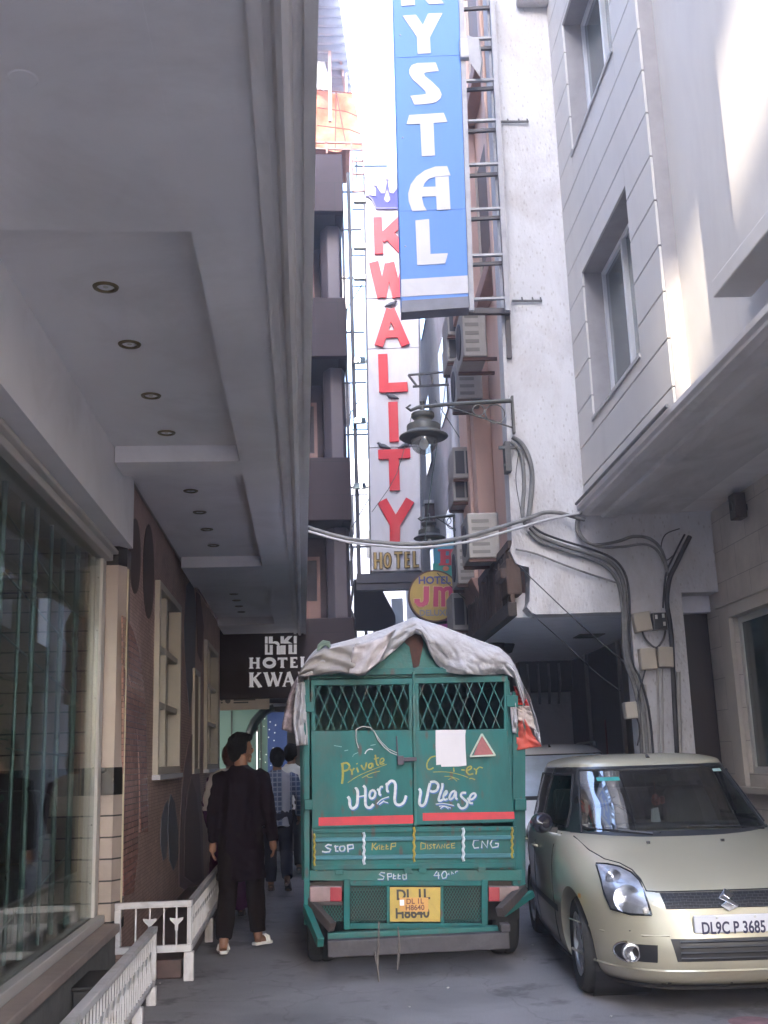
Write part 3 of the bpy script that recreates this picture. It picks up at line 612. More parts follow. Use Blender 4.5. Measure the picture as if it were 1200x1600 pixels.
for y0, y1 in ((270, 466.3), (467.2, 545), (545.6, 699.4), (700.4, 893)):
    b.prism(spx([(sxl(y0), y0), (sxr(y0), y0 - 2.2), (sxr(y1), y1 - 2.2), (sxl(y1), y1)]), lambda x, z: (x, SY, z), lambda x, z: (x, SY + .24, z))
b.build('face_panel', M_wsign, kv, bevel=0.006)
b = MB()
for fx, d_ in ((sxl, -1), (sxr, 1)): b.prism(spx([(fx(268) + min(0, d_ * 2), 268), (fx(268) + max(0, d_ * 2), 268), (fx(894) + max(0, d_ * 2), 893), (fx(894) + min(0, d_ * 2), 893)]), lambda x, z: (x, SY - .012, z), lambda x, z: (x, SY + .25, z))
b.build('sign_box_edge', mat('grey_sheet', (0.12, 0.115, 0.13), 0.5), kv)
b = MB(); b.box(0.38, 1.60, SY - .03, SY + .27, 4.52, 4.69); b.box(0.38, 1.6, SY - .0, SY + .2, 4.40, 4.515)
for z in (5.2, 6.3, 7.3, 8.3, 9.3, 10.4, 11.4, 12.2): b.bar((0.22, SY + .1, z), (0.66, SY + .1, z), 0.03)
b.bar((0.43, SY + .1, 4.5), (0.43, SY + .1, 12.6), .07); b.bar((0.30, SY + .13, 4.5), (0.30, SY + .13, 12.6), .05)
for z in (5.5, 7.6, 9.7): b.bar((0.28, SY + .15, z), (0.65, SY + .15, z + .6), .02)
b.bar((.55, SY + .1, 12.75), (1.2, SY + .1, 12.75), .03); b.bar((.6, SY + .1, 12.5), (.6, SY + .1, 12.95), .03)
b.build('steel_frame', mat('dark_blue_steel', (0.035, 0.034, 0.05), 0.5, 0.2), kv)
def kl(strokes, m=None, th=0.05, name='letter'):
    if m is None: strokes = [(w_ * 1.22, p_) for w_, p_ in strokes]
    return letter(kv, strokes, m or M_red, 0, 0, 1.0, SY, I4, name, th)
kl([(11, [(590, 339), (592, 396)]), (12, [(633, 338), (596, 373)]), (13, [(604, 362), (634, 394)])])
kl([(12, [(584, 409), (597, 464)]), (10, [(597, 464), (607, 412)]), (12, [(609, 410), (621, 464)]), (10, [(621, 463), (635, 409)])])
kl([(11, [(610, 483), (592, 540)]), (11, [(610, 483), (634, 539)]), (9, [(598, 522), (630, 521)])])
kl([(12, [(598, 553), (600, 612)]), (12, [(595, 606), (637, 604)])])
kl([(12, [(614, 628), (616, 690)])])
kl([(12, [(591, 710), (641, 708)]), (13, [(615, 705), (617, 766)])])
kl([(13, [(597, 782), (617, 818)]), (12, [(641, 781), (618, 818)]), (13, [(617, 812), (617, 846)])])
M_gold = mat('gold_letter', (0.33, 0.22, 0.07), 0.4, 0.15, 8, metal=0.3)
M_dkgold = mat('dark_outline', (0.045, 0.032, 0.02), 0.5)
HT = [[(4.2, [(586, 863), (586.5, 889)]), (4.2, [(595, 863), (595.5, 889)]), (3.6, [(586, 876), (595, 876)])],
      [(4.0, [(605.5 + 4.4 * math.cos(t * .5236), 875.5 + 10.5 * math.sin(t * .5236)) for t in range(13)])],
      [(4.2, [(616, 864), (629, 864)]), (4.2, [(622, 863), (622.5, 888)])],
      [(4.2, [(634, 862), (634.5, 887)]), (3.6, [(634, 864), (641, 864)]), (3.4, [(634, 874), (640, 874)]), (3.6, [(634, 885), (641, 885)])],
      [(4.2, [(647, 861), (647.5, 886)]), (3.8, [(646, 884.5), (655, 884)])]]
for s_ in HT:
    kl([(w_ + 1.4, p_) for w_, p_ in s_], M_dkgold, 0.03, 'letter_outline'); kl([(w_ - 1.2, p_) for w_, p_ in s_], M_gold, 0.05)
q = MB(); f0, f1 = cropmap(0, 0, 1, SY, I4, .004, .03)
crown = [(574, 304), (582, 312), (588, 325), (622, 325), (628, 312), (636, 304), (624, 306), (624, 289), (614, 302), (609, 301), (605, 279), (601, 301), (596, 302), (587, 289), (587, 306)]
q.prism(crown, f0, f1); q.build('crown', mat('crown_blue', (0.03, 0.035, 0.28), 0.4, 0.1, 4, spec=0.3), kv)
q = MB(); f0, f1 = cropmap(0, 0, 1, SY, I4, .004, .045); q.stroke(crown + [crown[0]], 1.6, f0, f1, smooth=0)
for (cx, cy) in ((574, 304), (587, 288), (605, 278), (624, 288), (636, 304)): f0, f1 = cropmap(0, 0, 1, SY, I4, .004, .05); q.prism(ell(cx, cy, 2.6, 2.6, 12), f0, f1)
f0, f1 = cropmap(0, 0, 1, SY, I4, .004, .047); q.stroke([(605, 296), (602, 306), (600.5, 311), (605, 316), (609.5, 311), (608, 306), (605, 296)], 1.5, f0, f1, smooth=2)
q.build('crown_outline', mat('violet_neon', (0.16, 0.14, 0.34), 0.3), kv)
q = MB(); f0, f1 = cropmap(0, 0, 1, SY, I4, .004, .04); q.prism([(605, 298), (602, 307), (601.5, 311), (605, 315), (608.5, 311), (608, 307)], f0, f1); q.build('crown_drop', M_sgn, kv)

# pigeons sitting on the letters
M_pig = mat('pigeon_grey', (0.07, 0.068, 0.08), 0.6, 0.4, 30)
def pigeon(px, py, label, flip=1):
    p = onY(px, py, SY - .03); t = thing('pigeon', p, label, 'bird', 'pigeons on the tall white sign')
    q = MB(); g_ = .72; pts = [(-.17, .03), (-.11, .055), (-.04, .085), (.03, .10), (.075, .115), (.10, .145), (.115, .175), (.135, .185), (.155, .178), (.175, .168)]
    q.tube([(p.x + flip * a * g_, p.y, p.z + c * g_) for a, c in pts], [r_ * g_ for r_ in (.012, .028, .052, .064, .058, .04, .030, .031, .016, .004)], 10)
    smoothed(q.build('body', M_pig, t))
    q = MB()
    for s_ in (-.02, .02): q.bar((p.x + flip * .01, p.y + s_, p.z - .002), (p.x + flip * .01, p.y + s_, p.z + .06), .008)
    q.build('legs', mat('pigeon_leg', (0.3, 0.1, 0.08), 0.6), t)
    q = MB()
    for s_ in (-1, 1): q.prism([(-.15, .05), (-.02, .12), (.05, .12), (.04, .085), (-.05, .055)], lambda u, v, s_=s_: (p.x + flip * u * g_, p.y + s_ * .040, p.z + v * g_), lambda u, v, s_=s_: (p.x + flip * u * g_, p.y + s_ * .049, p.z + v * g_))
    q.build('wings', mat('wing_grey', (0.10, 0.10, 0.115), 0.6, 0.3, 30), t)
pigeon(611, 481, 'dark pigeon perched on top of the red letter A', 1)
pigeon(613, 625, 'dark pigeon perched on top of the red letter I', -1)
pigeon(600, 703, 'left pigeon of the pair standing on the red letter T', -1)
pigeon(632, 702, 'right pigeon of the pair standing on the red letter T', 1)

# floodlights on the sign's side frame
def flood(px, py, label):
    p = onY(px, py, SY + .05); t = thing('floodlight', p, label, 'floodlight', 'floodlights beside the tall sign')
    q = MB(); q.prism([(-.13, -.05), (.13, -.05), (.10, .07), (-.10, .07)], lambda u, v: (p.x + u, p.y - .10, p.z + v), lambda u, v: (p.x + u * .8, p.y + .08, p.z + v + .04)); q.build('housing', mat('flood_grey', (0.25, 0.26, 0.24), 0.5, 0.2), t, bevel=0.006)
    q = MB(); q.box(p.x - .10, p.x + .10, p.y - .108, p.y - .101, p.z - .035, p.z + .055); q.build('lens', glass('lens', (.8, .85, .8), .4), t)
    q = MB(); q.bar((p.x - .14, p.y, p.z), (p.x - .14, p.y + .06, p.z - .12), .015); q.bar((p.x + .14, p.y, p.z), (p.x + .14, p.y + .06, p.z - .12), .015); q.bar((p.x - .15, p.y + .06, p.z - .12), (p.x + .15, p.y + .06, p.z - .12), .02); q.build('bracket', M_iron, t)
for py, lb in ((316, 'beside the blue crown'), (388, 'beside the red letter K'), (436, 'beside the red letter W'), (566, 'beside the red letter L'), (660, 'beside the red letter I'), (762, 'beside the red letter T')):
    flood(562, py, 'small grey floodlight on the sign frame ' + lb)

# ---------------------------------------------------------------- roof of the hotel: tank under an orange sheet, railing, corrugated shed
def cloth(rows, amp, seed, nu=14, nv=18, Y=0.0, frame=I4, lean=0.0):
    """sheet spanned between two polylines of photo pixels (left, right), hung at depth Y"""
    Lp, Rp = rows
    def pl_(P, t):
        t *= len(P) - 1; i = min(int(t), len(P) - 2); f = t - i; return (lerp(P[i][0], P[i + 1][0], f), lerp(P[i][1], P[i + 1][1], f))
    def fn(u, v):
        a = pl_(Lp, v); c = pl_(Rp, v); p = onY(lerp(a[0], c[0], u), lerp(a[1], c[1], u), Y, frame)
        d = amp * (math.sin(u * 9 + seed + v * 2) * .6 + noise.noise(Vector((u * 4 + seed, v * 5, seed))) * 1.2) + lean * v
        return Vector((p.x, p.y + d, p.z))
    q = MB(); q.grid(fn, nu, nv); return q
M_orange = mat('orange_sheet', (0.62, 0.22, 0.12), 0.6, 0.25, 5, bump=0.3, bscale=14, dirt=(0.3, 0.1, 0.05), dirt_amt=0.5, dirt_scale=3)
tk = thing('covered_tank', (0.3, 19.6, 12.7), 'rooftop tank wrapped in an orange sheet tied with ropes', 'tank')
b = cloth([[(470, 138), (470, 190), (470, 232)], [(549, 146), (560, 185), (567, 236)]], .12, 2, Y=19.5); 
smoothed(b.build('sheet', M_orange, tk))
b = MB(); p0 = onY(478, 142, 19.8); p1 = onY(548, 234, 19.8); b.box(p0.x, p1.x, 19.75, 21.2, p1.z, p0.z - .05); b.build('tank', mat('tank_body', (0.4, 0.16, 0.1), 0.7), tk, bevel=0.1)
b = MB()
for L_ in ([(493, 140), (525, 143), (552, 146)], [(496, 168), (540, 174), (560, 182)], [(496, 196), (545, 202), (566, 210)], [(525, 143), (524, 236)], [(525, 143), (541, 228)]):
    b.tube([onY(x, y, 19.32) for x, y in L_], .012, 5)
b.build('ropes', mat('rope_brown', (0.2, 0.08, 0.06), 0.8), tk)
rl = thing('roof_railing', (0.3, 18.4, 12.6), 'rusty steel railing on the parapet below the orange covered tank', 'railing')
b = MB()
for L_ in ([(480, 222), (566, 224)], [(480, 232), (566, 234)], [(510, 222), (511, 240)], [(549, 222), (552, 300)], [(566, 224), (568, 262)], [(549, 252), (568, 252)], [(552, 272), (568, 272)], [(552, 300), (570, 298)]):
    b.bar(onY(*L_[0], 18.45), onY(*L_[1], 18.45), .035)
b.build('rails', mat('rusty_steel', (0.3, 0.17, 0.14), 0.7, 0.3), rl)
sh = thing('corrugated_shed', (0, 19, 15), 'corrugated sheet shed roof on thin poles at the top of the hotel', 'shed')
A0 = onY(551, 150, 20.5); A1 = onY(522, -60, 16.6); A2 = onY(440, -60, 16.6); A3 = onY(470, 150, 20.5)
def cor(u, v): return A3.lerp(A0, u).lerp(A2.lerp(A1, u), v) + Vector((0, 0, .05 * math.sin(v * 60 * 3.14159 / 2)))
b = MB(); b.grid(cor, 2, 120); smoothed(b.build('roof_sheet', mat('galvanised', (0.4, 0.4, 0.44), 0.45, 0.12, 4, metal=0.3), sh, solid=0.01), 60)
b = MB(); b.bar(onY(514, -40, 17.4), onY(540, 150, 20.3), .05); b.bar(onY(515, 70, 19), onY(516, 190, 19), .06)
for L_ in ([(523, 15), (523.5, 60)], [(530, 52), (530.5, 90)], [(536, 85), (536, 120)], [(541, 115), (541, 145)]): b.bar(onY(*L_[0], 19.6), onY(*L_[1], 19.6), .04)
b.build('poles', mat('pole_pale', (0.5, 0.36, 0.34), 0.6), sh)
b = cloth([[(485, 85), (485, 140)], [(506, 88), (518, 142)]], .06, 5, 6, 8, Y=19.3); tag(smoothed(b.build('white_cloth', mat('white_cloth', (0.7, 0.69, 0.68), 0.8, 0.05), solid=0.01)), 'white cloth hanging beneath the corrugated shed roof', 'cloth')

# ================================================================ far left side of the street
M_pale = mat('pale_wall', (0.55, 0.53, 0.53), 0.8, 0.08, 1.5, dirt=(0.35, 0.33, 0.32), dirt_amt=0.4)
fb = lthing('pale_building', (-2, 30, 0), 'pale sunlit building behind the floodlight frame of the tall sign', 'building')
b = MB(); b.box(-6, 1.2, 27, 44, 0, 17); b.build('wall', M_pale, fb, LF)
for z in (4, 7, 10, 13):
    b = MB(); b.box(.7, 1.35, 26.2, 26.999, z, z + .15); b.box(.7, 1.35, 26.2, 26.26, z + .151, z + .95); b.build('balcony', M_pale, fb, LF)
    b = MB(); b.box(.0, .5, 26.96, 26.999, z + .2, z + 2.1); b.build('window', M_pane, fb, LF)
dk = lthing('dark_stall_front', (1.3, 24, 0), 'dark shuttered building front with slanting awning under the tall sign', 'building')
b = MB(); b.box(.55, .95, 23.0, 26, 0, 5.3); 
for x in (1.0, 1.18, 1.42, 1.62, 1.85): b.box(x, x + .07, 24.2, 24.27, 0, 4.6)
b.build('posts', mat('dark_brown', (0.03, 0.024, 0.026), 0.7, 0.3), dk, LF)
b = MB(); b.box(1.0, 2.15, 24.6, 26, 0, 3.9); b.build('shutter', mat('dark_shutter', (0.035, 0.03, 0.034), 0.6, 0.3, 12, stretch=(8, 1, .1)), dk, LF)
b = MB(); q0 = [onY(px, py, 23.6) for px, py in ((553, 905), (589, 905), (618, 962), (618, 985), (553, 985))]
b.prism([(q_.x, q_.z) for q_ in q0], lambda x, z: (x, 23.6, z), lambda x, z: (x, 23.75, z)); b.build('awning', mat('dark_canvas', (0.022, 0.018, 0.022), 0.8, 0.2), dk)
b = MB(); p = onY(549, 900, 22.5); 
for i in range(14): z = 2.6 + i * .25; b.tube([(p.x + .05 * math.sin(i * 2.1), 22.5, z), (p.x + .05 * math.sin(i * 2.1 + 2.1), 22.55, z + .25)], .03, 6)
tag(b.build('cable_bundle', M_cable), 'thick tangled grey cable bundle hanging beside the dark shutters', 'cables')
# end of the street
eb = thing('white_building', (2, 45, 0), 'white sunlit building closing the view below the tall sign', 'building')
b = MB(); b.box(-1.5, 3.4, 46, 58, 0, 14.5); b.build('wall', mat('bright_white', (0.72, 0.71, 0.70), 0.8, 0.04), eb)
for x in (1.4, 2.4):
    for z in (4, 7, 10): b = MB(); b.box(x, x + .5, 45.96, 46.01, z, z + 1.2); b.build('window', M_pane, eb)
fb2 = thing('far_pale_building', (6, 62, 0), 'hazy pale building far down the street behind the lamps', 'building')
b = MB(); b.box(3.0, 16, 60, 75, 0, 22.5); b.build('wall', mat('pinkish_white', (0.62, 0.58, 0.57), 0.8, 0.04), fb2)
for x in (4.0, 5.2, 6.4):
    for z in (6, 9.5, 13, 16.5): b = MB(); b.box(x, x + .6, 59.96, 60.01, z, z + 1.5); b.build('window', mat('far_pane', (0.2, 0.2, 0.22), 0.3), fb2)
# ================================================================ RIGHT BUILDING (street frame)
WX = 3.85
M_fac = mat('facade_paint', (0.55, 0.52, 0.49), 0.6, 0.035, 1.5, bump=0.03, dirt=(0.42, 0.39, 0.38), dirt_amt=0.5, dirt_scale=1.0, stretch=(1, 1, .4))
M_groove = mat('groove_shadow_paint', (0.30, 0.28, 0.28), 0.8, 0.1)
rb = thing('right_building', (3.4, 6, 0), 'pale grooved facade with white framed windows over a deep ledge on the right', 'building')
b = MB()
wn = [(8.24, 9.93, 4.67, 6.2), (8.24, 9.93, 7.53, 9.06), (8.24, 9.93, 10.39, 11.9)]
zz = 3.93
for (a0, a1, z0, z1) in wn:
    b.box(2.572, 2.9, 7.53, 10.549, zz, z0 - .1); b.box(2.572, 2.9, 7.53, a0, z0 - .1, z1 + .1); b.box(2.572, 2.9, a1, 10.549, z0 - .1, z1 + .1); zz = z1 + .1
    b.box(2.572, 2.9, a0, a1, z0 - .1, z0); b.box(2.572, 2.9, a0, a1, z1, z1 + .1)
b.box(2.572, 2.9, 7.53, 10.549, zz, 14.5)
b.build('wall_core', M_groove, rb)
# facing courses with open joints
b = MB(); z = 4.14 - 0.383; g_ = 0.006
edges = [3.94] + [4.14 + .3825 * k for k in range(27)]
for z0, z1 in zip(edges, edges[1:]):
    z0 += g_; z1 -= g_
    spans = [(7.532, 10.548)]
    cuts = [(a0, a1, c0, c1) for a0, a1, c0, c1 in wn if c0 < z1 and c1 > z0]
    if not cuts: b.box(2.55, 2.5715, 7.532, 10.548, z0, z1)
    for a0, a1, c0, c1 in cuts:
        b.box(2.55, 2.5715, 7.532, a0, z0, z1); b.box(2.55, 2.5715, a1, 10.548, z0, z1)
        if z0 < c0: b.box(2.55, 2.5715, a0, a1, z0, c0)
        if z1 > c1: b.box(2.55, 2.5715, a0, a1, c1, z1)
b.build('facing_courses', M_fac, rb, bevel=0.003, seg=1)
M_wfr = mat('window_white', (0.58, 0.58, 0.6), 0.35, 0.03, 4)
M_refl = mat('pale_glass', (0.10, 0.12, 0.125), 0.05, 0.2, 2, spec=0.9, coat=0.5)
for (a0, a1, z0, z1) in wn:
    q = MB(); xi = 2.75; t_ = .05
    q.box(xi, xi + .06, a0, a0 + t_, z0, z1); q.box(xi, xi + .06, a1 - t_, a1, z0, z1); q.box(xi, xi + .06, a0 + t_, a1 - t_, z0, z0 + t_); q.box(xi, xi + .06, a0 + t_, a1 - t_, z1 - t_, z1)
    mid = (a0 + a1) / 2 + .05; q.box(xi - .02, xi + .05, mid - .04, mid + .0, z0 + t_, z1 - t_); q.box(xi, xi + .06, mid + .001, mid + .04, z0 + t_, z1 - t_)
    o = q.build('window', M_wfr, rb, bevel=0.005)
    q = MB(); q.box(xi + .03, xi + .045, a0 + t_, a1 - t_, z0 + t_, z1 - t_); q = q.build('pane', M_refl, rb); q.parent = o
    q = MB(); q.box(2.535, 2.76, a0 - .01, a1 + .01, z0 - .03, z0 + .006); q = q.build('sill', mat('sill_grey', (0.4, 0.38, 0.37), 0.6), rb); q.parent = o
# fin return, recessed wall, second bay
b = MB(); b.box(2.55, 3.9, 7.30, 7.529, 3.931, 14.5) if False else None
b.box(2.69, 3.4, 5.9, 7.529, 3.931, 14.5); b.build('recessed_wall', M_fac, rb)
b = MB(); b.box(2.52, 3.4, -3, 6.0, 4.30, 5.2); b.box(2.52, 3.4, 5.55, 6.0, 5.2, 14.5); b.box(2.52, 3.4, -3, 5.549, 7.2, 14.5); b.box(2.52, 3.4, -3, 3.6, 5.2, 7.2); b.box(2.85, 3.4, 3.6, 5.549, 5.2, 7.2)
b.build('projecting_bay', M_fac, rb)
b = MB(); b.box(2.78, 2.84, 3.6, 3.66, 5.2, 7.2); b.box(2.78, 2.84, 5.48, 5.54, 5.2, 7.2); b.box(2.78, 2.84, 4.5, 4.6, 5.2, 7.2); o = b.build('window', M_wfr, rb)
b = MB(); b.box(2.81, 2.825, 3.66, 5.48, 5.2, 7.2); q = b.build('pane', M_refl, rb); q.parent = o
b = MB(); b.box(2.36, 2.6, -3, 6.06, 4.19, 4.299); b.build('bay_sill', M_fac, rb, bevel=0.008)
b = MB(); b.box(2.69, 3.4, -3, 5.899, 3.931, 4.299); b.build('lower_band', M_fac, rb)
M_ledge = mat('ledge_paint', (0.62, 0.59, 0.58), 0.6, 0.06, 1.5, dirt=(0.3, 0.27, 0.25), dirt_amt=0.5, dirt_scale=2.2, stretch=(1, .4, 1))
b = MB(); prof = [(2.47, 3.93), (2.47, 3.885), (2.50, 3.87), (2.50, 3.845), (2.56, 3.825), (2.70, 3.825), (2.72, 3.80), (2.86, 3.80), (2.88, 3.83), (3.5, 3.83), (3.5, 3.93)]
b.prism(prof, lambda x, z: (x, -3, z), lambda x, z: (x, 10.54, z)); b.build('ledge', M_ledge, rb, bevel=0.004)
b = MB(); b.box(2.87, WX + .2, -3, 10.545, 3.846, 3.929); b.build('ledge_soffit', mat('soffit_right', (0.76, 0.73, 0.72), 0.6, 0.05, 1.2, dirt=(0.5, 0.46, 0.43), dirt_amt=0.5, dirt_scale=1.2), rb)
# ground-floor wall with window
M_stone = tile('cream_stone', (0.56, 0.50, 0.44), (0.33, 0.29, 0.26), 0.62, 0.31, 0.004, 0.55, 'YZ', 0.06, 0.35)
b = MB(); w0, w1, v0, v1 = 7.2, 10.25, 1.25, 2.72
b.box(WX, WX + .35, -3, w0, 0, 3.845); b.box(WX, WX + .35, w1, 12.2, 0, 3.845); b.box(WX, WX + .35, w0, w1, 0, v0); b.box(WX, WX + .35, w0, w1, v1, 3.845)
b.build('ground_wall', M_stone, rb)
b = MB(); t_ = .26; X_ = WX - .05
b.box(X_, WX - .001, w1, w1 + t_, v0 - .12, v1 + .12); b.box(X_, WX - .001, w0, w1, v1, v1 + .12); b.box(X_ - .03, WX - .001, w0, w1 + t_ + .03, v0 - .18, v0 - .121); b.box(X_ - .02, WX - .001, w0, w1 + t_ + .04, v1 + .121, v1 + .15)
b.build('window_surround', mat('stone_surround', (0.5, 0.45, 0.39), 0.5, 0.05), rb, bevel=0.006)
b = MB(); b.box(WX + .04, WX + .10, w1 - .06, w1, v0, v1); b.box(WX + .04, WX + .10, w0, w1 - .06, v0, v0 + .06); b.box(WX + .04, WX + .10, w0, w1 - .06, v1 - .06, v1); o = b.build('window', M_alu, rb)
b = MB(); b.box(WX + .06, WX + .075, w0, w1 - .06, v0 + .06, v1 - .06); q = b.build('pane', mat('green_dark_glass', (0.02, 0.035, 0.03), 0.06, 0.2, 2, spec=0.7), rb); q.parent = o
for i, y in enumerate((6.5, 7.4, 8.36, 9.23, 10.09)):
    downlight((3.42, y, 3.846), ['hidden', 'rightmost', 'second from the right', 'third from the right', 'leftmost'][i] + ' round spotlight in the ceiling below the right ledge', 'spotlights under the right ledge') if i else None
for y, lb in ((9.62, 'right'), (10.71, 'left')):
    t = thing('wall_speaker', (WX - .08, y, 3.4), '%s of two small dark wall speakers under the right ceiling' % lb, 'speaker', 'speakers on the cream wall')
    q = MB(); q.box(WX - .14, WX - .03, y - .08, y + .08, 3.56, 3.80); q.build('cabinet', mat('speaker_brown', (0.05, 0.035, 0.03), 0.5, 0.2), t, bevel=0.01)
    q = MB(); q.box(WX - .03, WX, y - .02, y + .02, 3.64, 3.7); q.build('bracket', M_black, t)
    q = MB(); q.lathe([(.05, -.002), (.045, -.006), (.02, .0), (.001, .004)], (WX - .14, y, 3.68), 14, 'x', cap=False); q.build('cone', M_black, t)

# ================================================================ SPECKLED WHITE END WALL on a column, with overhang behind
PY = 10.55
M_speck = mat('speckled_render', (0.54, 0.53, 0.54), 0.85, 0.05, 5, bump=0.5, bscale=35, speck=(0.33, 0.30, 0.28), speck_scale=22, speck_amt=0.6, dirt=(0.34, 0.30, 0.28), dirt_amt=0.7, dirt_scale=1.6, stretch=(1, 1, .5))
sw = thing('speckled_end_wall', (2.7, PY + .15, 0), 'tall white speckled end wall standing on a column hung with cables', 'wall')
op = [(748, -260), (760, 0), (780, 420), (800, 848), (797, 860), (803, 872), (806, 880), (816, 884), (826, 886), (828, 905), (829, 940), (825, 948), (829, 957), (838, 960), (880, 959), (930, 957), (985, 956)]
P = [onY(px, py, PY) for px, py in op]
rnd = random.Random(3)
XZ = [(p.x + (rnd.uniform(-.012, .012) if 4 < i < 16 else 0), p.z) for i, p in enumerate(P)]
XZ += [(2.93, 0.0), (3.44, 0.0), (3.46, 2.55), (3.46, 3.02), (3.84, 3.02), (3.84, 3.92), (2.56, 3.92), (2.56, 14.2)]
b = MB(); b.prism(XZ, lambda x, z: (x, PY, z), lambda x, z: (x, PY + .28, z)); b.build('wall_slab', M_speck, sw)
b = MB(); b.box(2.2, 2.56, PY - .14, PY - .001, 9.75, 10.1); b.build('moulding_stub', M_speck, sw, bevel=0.02)
for (xa, xb, y_) in ((777, 826, 190), (800, 847, 470)):
    q = MB(); a_ = onY(xa, y_, PY - .03); c_ = onY(xb, y_, PY - .03); q.bar(a_, c_, .018)
    for f in (.35, .7, .97): d_ = a_.lerp(c_, f); q.bar(d_, d_ + Vector((0, .03, .05)), .014)
    q.build('anchor_rod', M_iron, sw)
ob = thing('overhang_building', (2.7, 13.5, 0), 'dim covered parking bay with pale ceiling and dark panelled side behind the column', 'building')
b = MB(); b.box(1.80, 3.84, PY + .281, 16.7, 2.85, 3.1); b.build('ceiling', mat('bluish_ceiling', (0.70, 0.70, 0.75), 0.6, 0.05, 2, dirt=(0.5, 0.48, 0.5), dirt_amt=0.5), ob)
b = MB(); b.box(1.6, 3.84, 16.5, 16.7, 0, 2.849); b.build('back_wall', mat('dim_back_wall', (0.46, 0.44, 0.45), 0.8, 0.1, 2, dirt=(0.15, 0.14, 0.14), dirt_amt=0.6), ob)
b = MB(); b.box(3.55, 3.84, 10.95, 16.499, 0, 2.849); b.build('dark_panelling', mat('dark_panel', (0.022, 0.014, 0.015), 0.35, 0.3, 6, stretch=(1, 4, .2)), ob)
for y in (11.9, 13.4, 15.2): b = MB(); b.box(3.51, 3.549, y, y + .07, 0, 2.848); b.build('panel_post', mat('post_grey', (0.25, 0.23, 0.22), 0.5), ob)
for y in (12.6, 14.4): b = MB(); b.box(3.53, 3.549, y, y + .03, 0.2, 1.9); b.build('red_strip', mat('dull_red', (0.14, 0.03, 0.03), 0.5), ob)
b = MB(); b.box(1.705, 1.795, PY + .0, 16.6, 2.83, 2.97); b.build('edge_beam', mat('dark_timber', (0.035, 0.026, 0.022), 0.75, 0.4, 8, stretch=(4, .4, 4), bump=0.3), ob, bevel=0.006)
for (px, py, s_) in ((920, 993, .19), (868, 1043, .13)):
    p = onZ(px, py, 2.845); q = MB(); q.box(p.x - s_ * .8, p.x + s_ * .8, p.y - s_, p.y + s_, 2.835, 2.846)
    for k in range(5): q.box(p.x - s_ * .7, p.x + s_ * .7, p.y - s_ * .8 + k * s_ * .38, p.y - s_ * .72 + k * s_ * .38, 2.828, 2.834)
    q.build('ceiling_vent', mat('vent_dark', (0.07, 0.065, 0.06), 0.6), ob, bevel=0.003)
q = MB(); p = onY(852, 1070, 16.4); q.box(p.x - .42, p.x + .38, 16.2, 16.495, p.z - .12, p.z + .36); q.build('meter_cabinet', M_black, ob, bevel=0.02)
q = MB()
for k in range(4): q.tube([(p.x - .3 + k * .16, 16.18, p.z + .3), (p.x - .3 + k * .16, 16.16, p.z), (p.x - .28 + k * .14, 16.18, p.z - .3)], .02, 6)
q.build('meter_pipes', M_cable, ob)
# old timber balcony front over the overhang edge
wb = thing('timber_balcony', (1.75, 12.5, 3), 'weathered dark timber balcony front tucked beneath the tan pilasters', 'balcony')
b = MB(); y = PY + .05; rnd = random.Random(9)
while y < 15.6: b.box(1.75 + rnd.uniform(-.01, .01), 1.79, y, y + .09, 2.975, 3.5 + rnd.uniform(-.05, .05)); y += .13
b.box(1.745, 1.80, PY + .03, 15.6, 3.52, 3.6)
b.build('boards', mat('rotten_timber', (0.07, 0.045, 0.035), 0.85, 0.5, 8, stretch=(1, 1, .2), bump=0.4), wb)
b = MB(); p = onY(795, 905, PY + .1); b.box(p.x - .03, p.x + .12, PY + .04, PY + .5, 3.05, 3.42); b.box(p.x - .09, p.x + .1, PY + .06, PY + .45, 3.22, 3.33); b.build('corner_block', MC['rotten_timber'], wb, bevel=0.02)
b = MB(); p = onY(772, 1000, 13.4)
for k, (dx, dz, r_) in enumerate(((0, 0, .16), (.1, .15, .13), (-.06, .2, .12), (.05, -.2, .15), (.14, -.05, .14))):
    b.lathe([(0.001, -r_), (r_ * .7, -r_ * .7), (r_, 0), (r_ * .75, r_ * .7), (0.001, r_)], (p.x + dx, 13.4 + k * .03, p.z + dz), 9)
b.build('dark_bundle', mat('dark_cloth', (0.02, 0.018, 0.02), 0.9, 0.4), wb, smooth=True)

# meter boxes and pipes on the column
def ebox(px, py, w_, h_, m, label, tilt=0.0, dark=False):
    p = onY(px, py, PY - .06); t = thing('meter_box', (p.x, PY - .02, p.z - h_ / 2), label, 'meter box', 'electric boxes on the column')
    c_, s_ = math.cos(tilt), math.sin(tilt)
    def ff(yy): return lambda u, v: (p.x + u * c_ - v * s_, yy, p.z + u * s_ + v * c_)
    rect = [(-w_ / 2, -h_ / 2), (w_ / 2, -h_ / 2), (w_ / 2, h_ / 2), (-w_ / 2, h_ / 2)]
    q = MB(); q.prism(rect, ff(PY - .10), ff(PY - .001)); q.build('case', m, t, bevel=0.008)
    q = MB(); q.prism([(u * .9, v * .92) for u, v in rect], ff(PY - .108), ff(PY - .1005)); q.build('cover', m if not dark else mat('smoky', (0.03, 0.03, 0.032), 0.15), t, bevel=0.003)
    if dark:
        q = MB()
        for (u, v) in ((-.04, .04), (.03, .05), (.035, -.03)): q.prism([(u - .012, v - .02), (u + .012, v - .02), (u + .012, v + .02), (u - .012, v + .02)], ff(PY - .113), ff(PY - .1085))
        q.build('switches', M_alu, t)
M_ebox = mat('beige_box', (0.42, 0.37, 0.30), 0.55, 0.08, 4, dirt=(0.22, 0.18, 0.14), dirt_amt=0.5)
ebox(1003, 972, .17, .19, M_ebox, 'tilted beige electric box beside the dark meter on the column', 0.12)
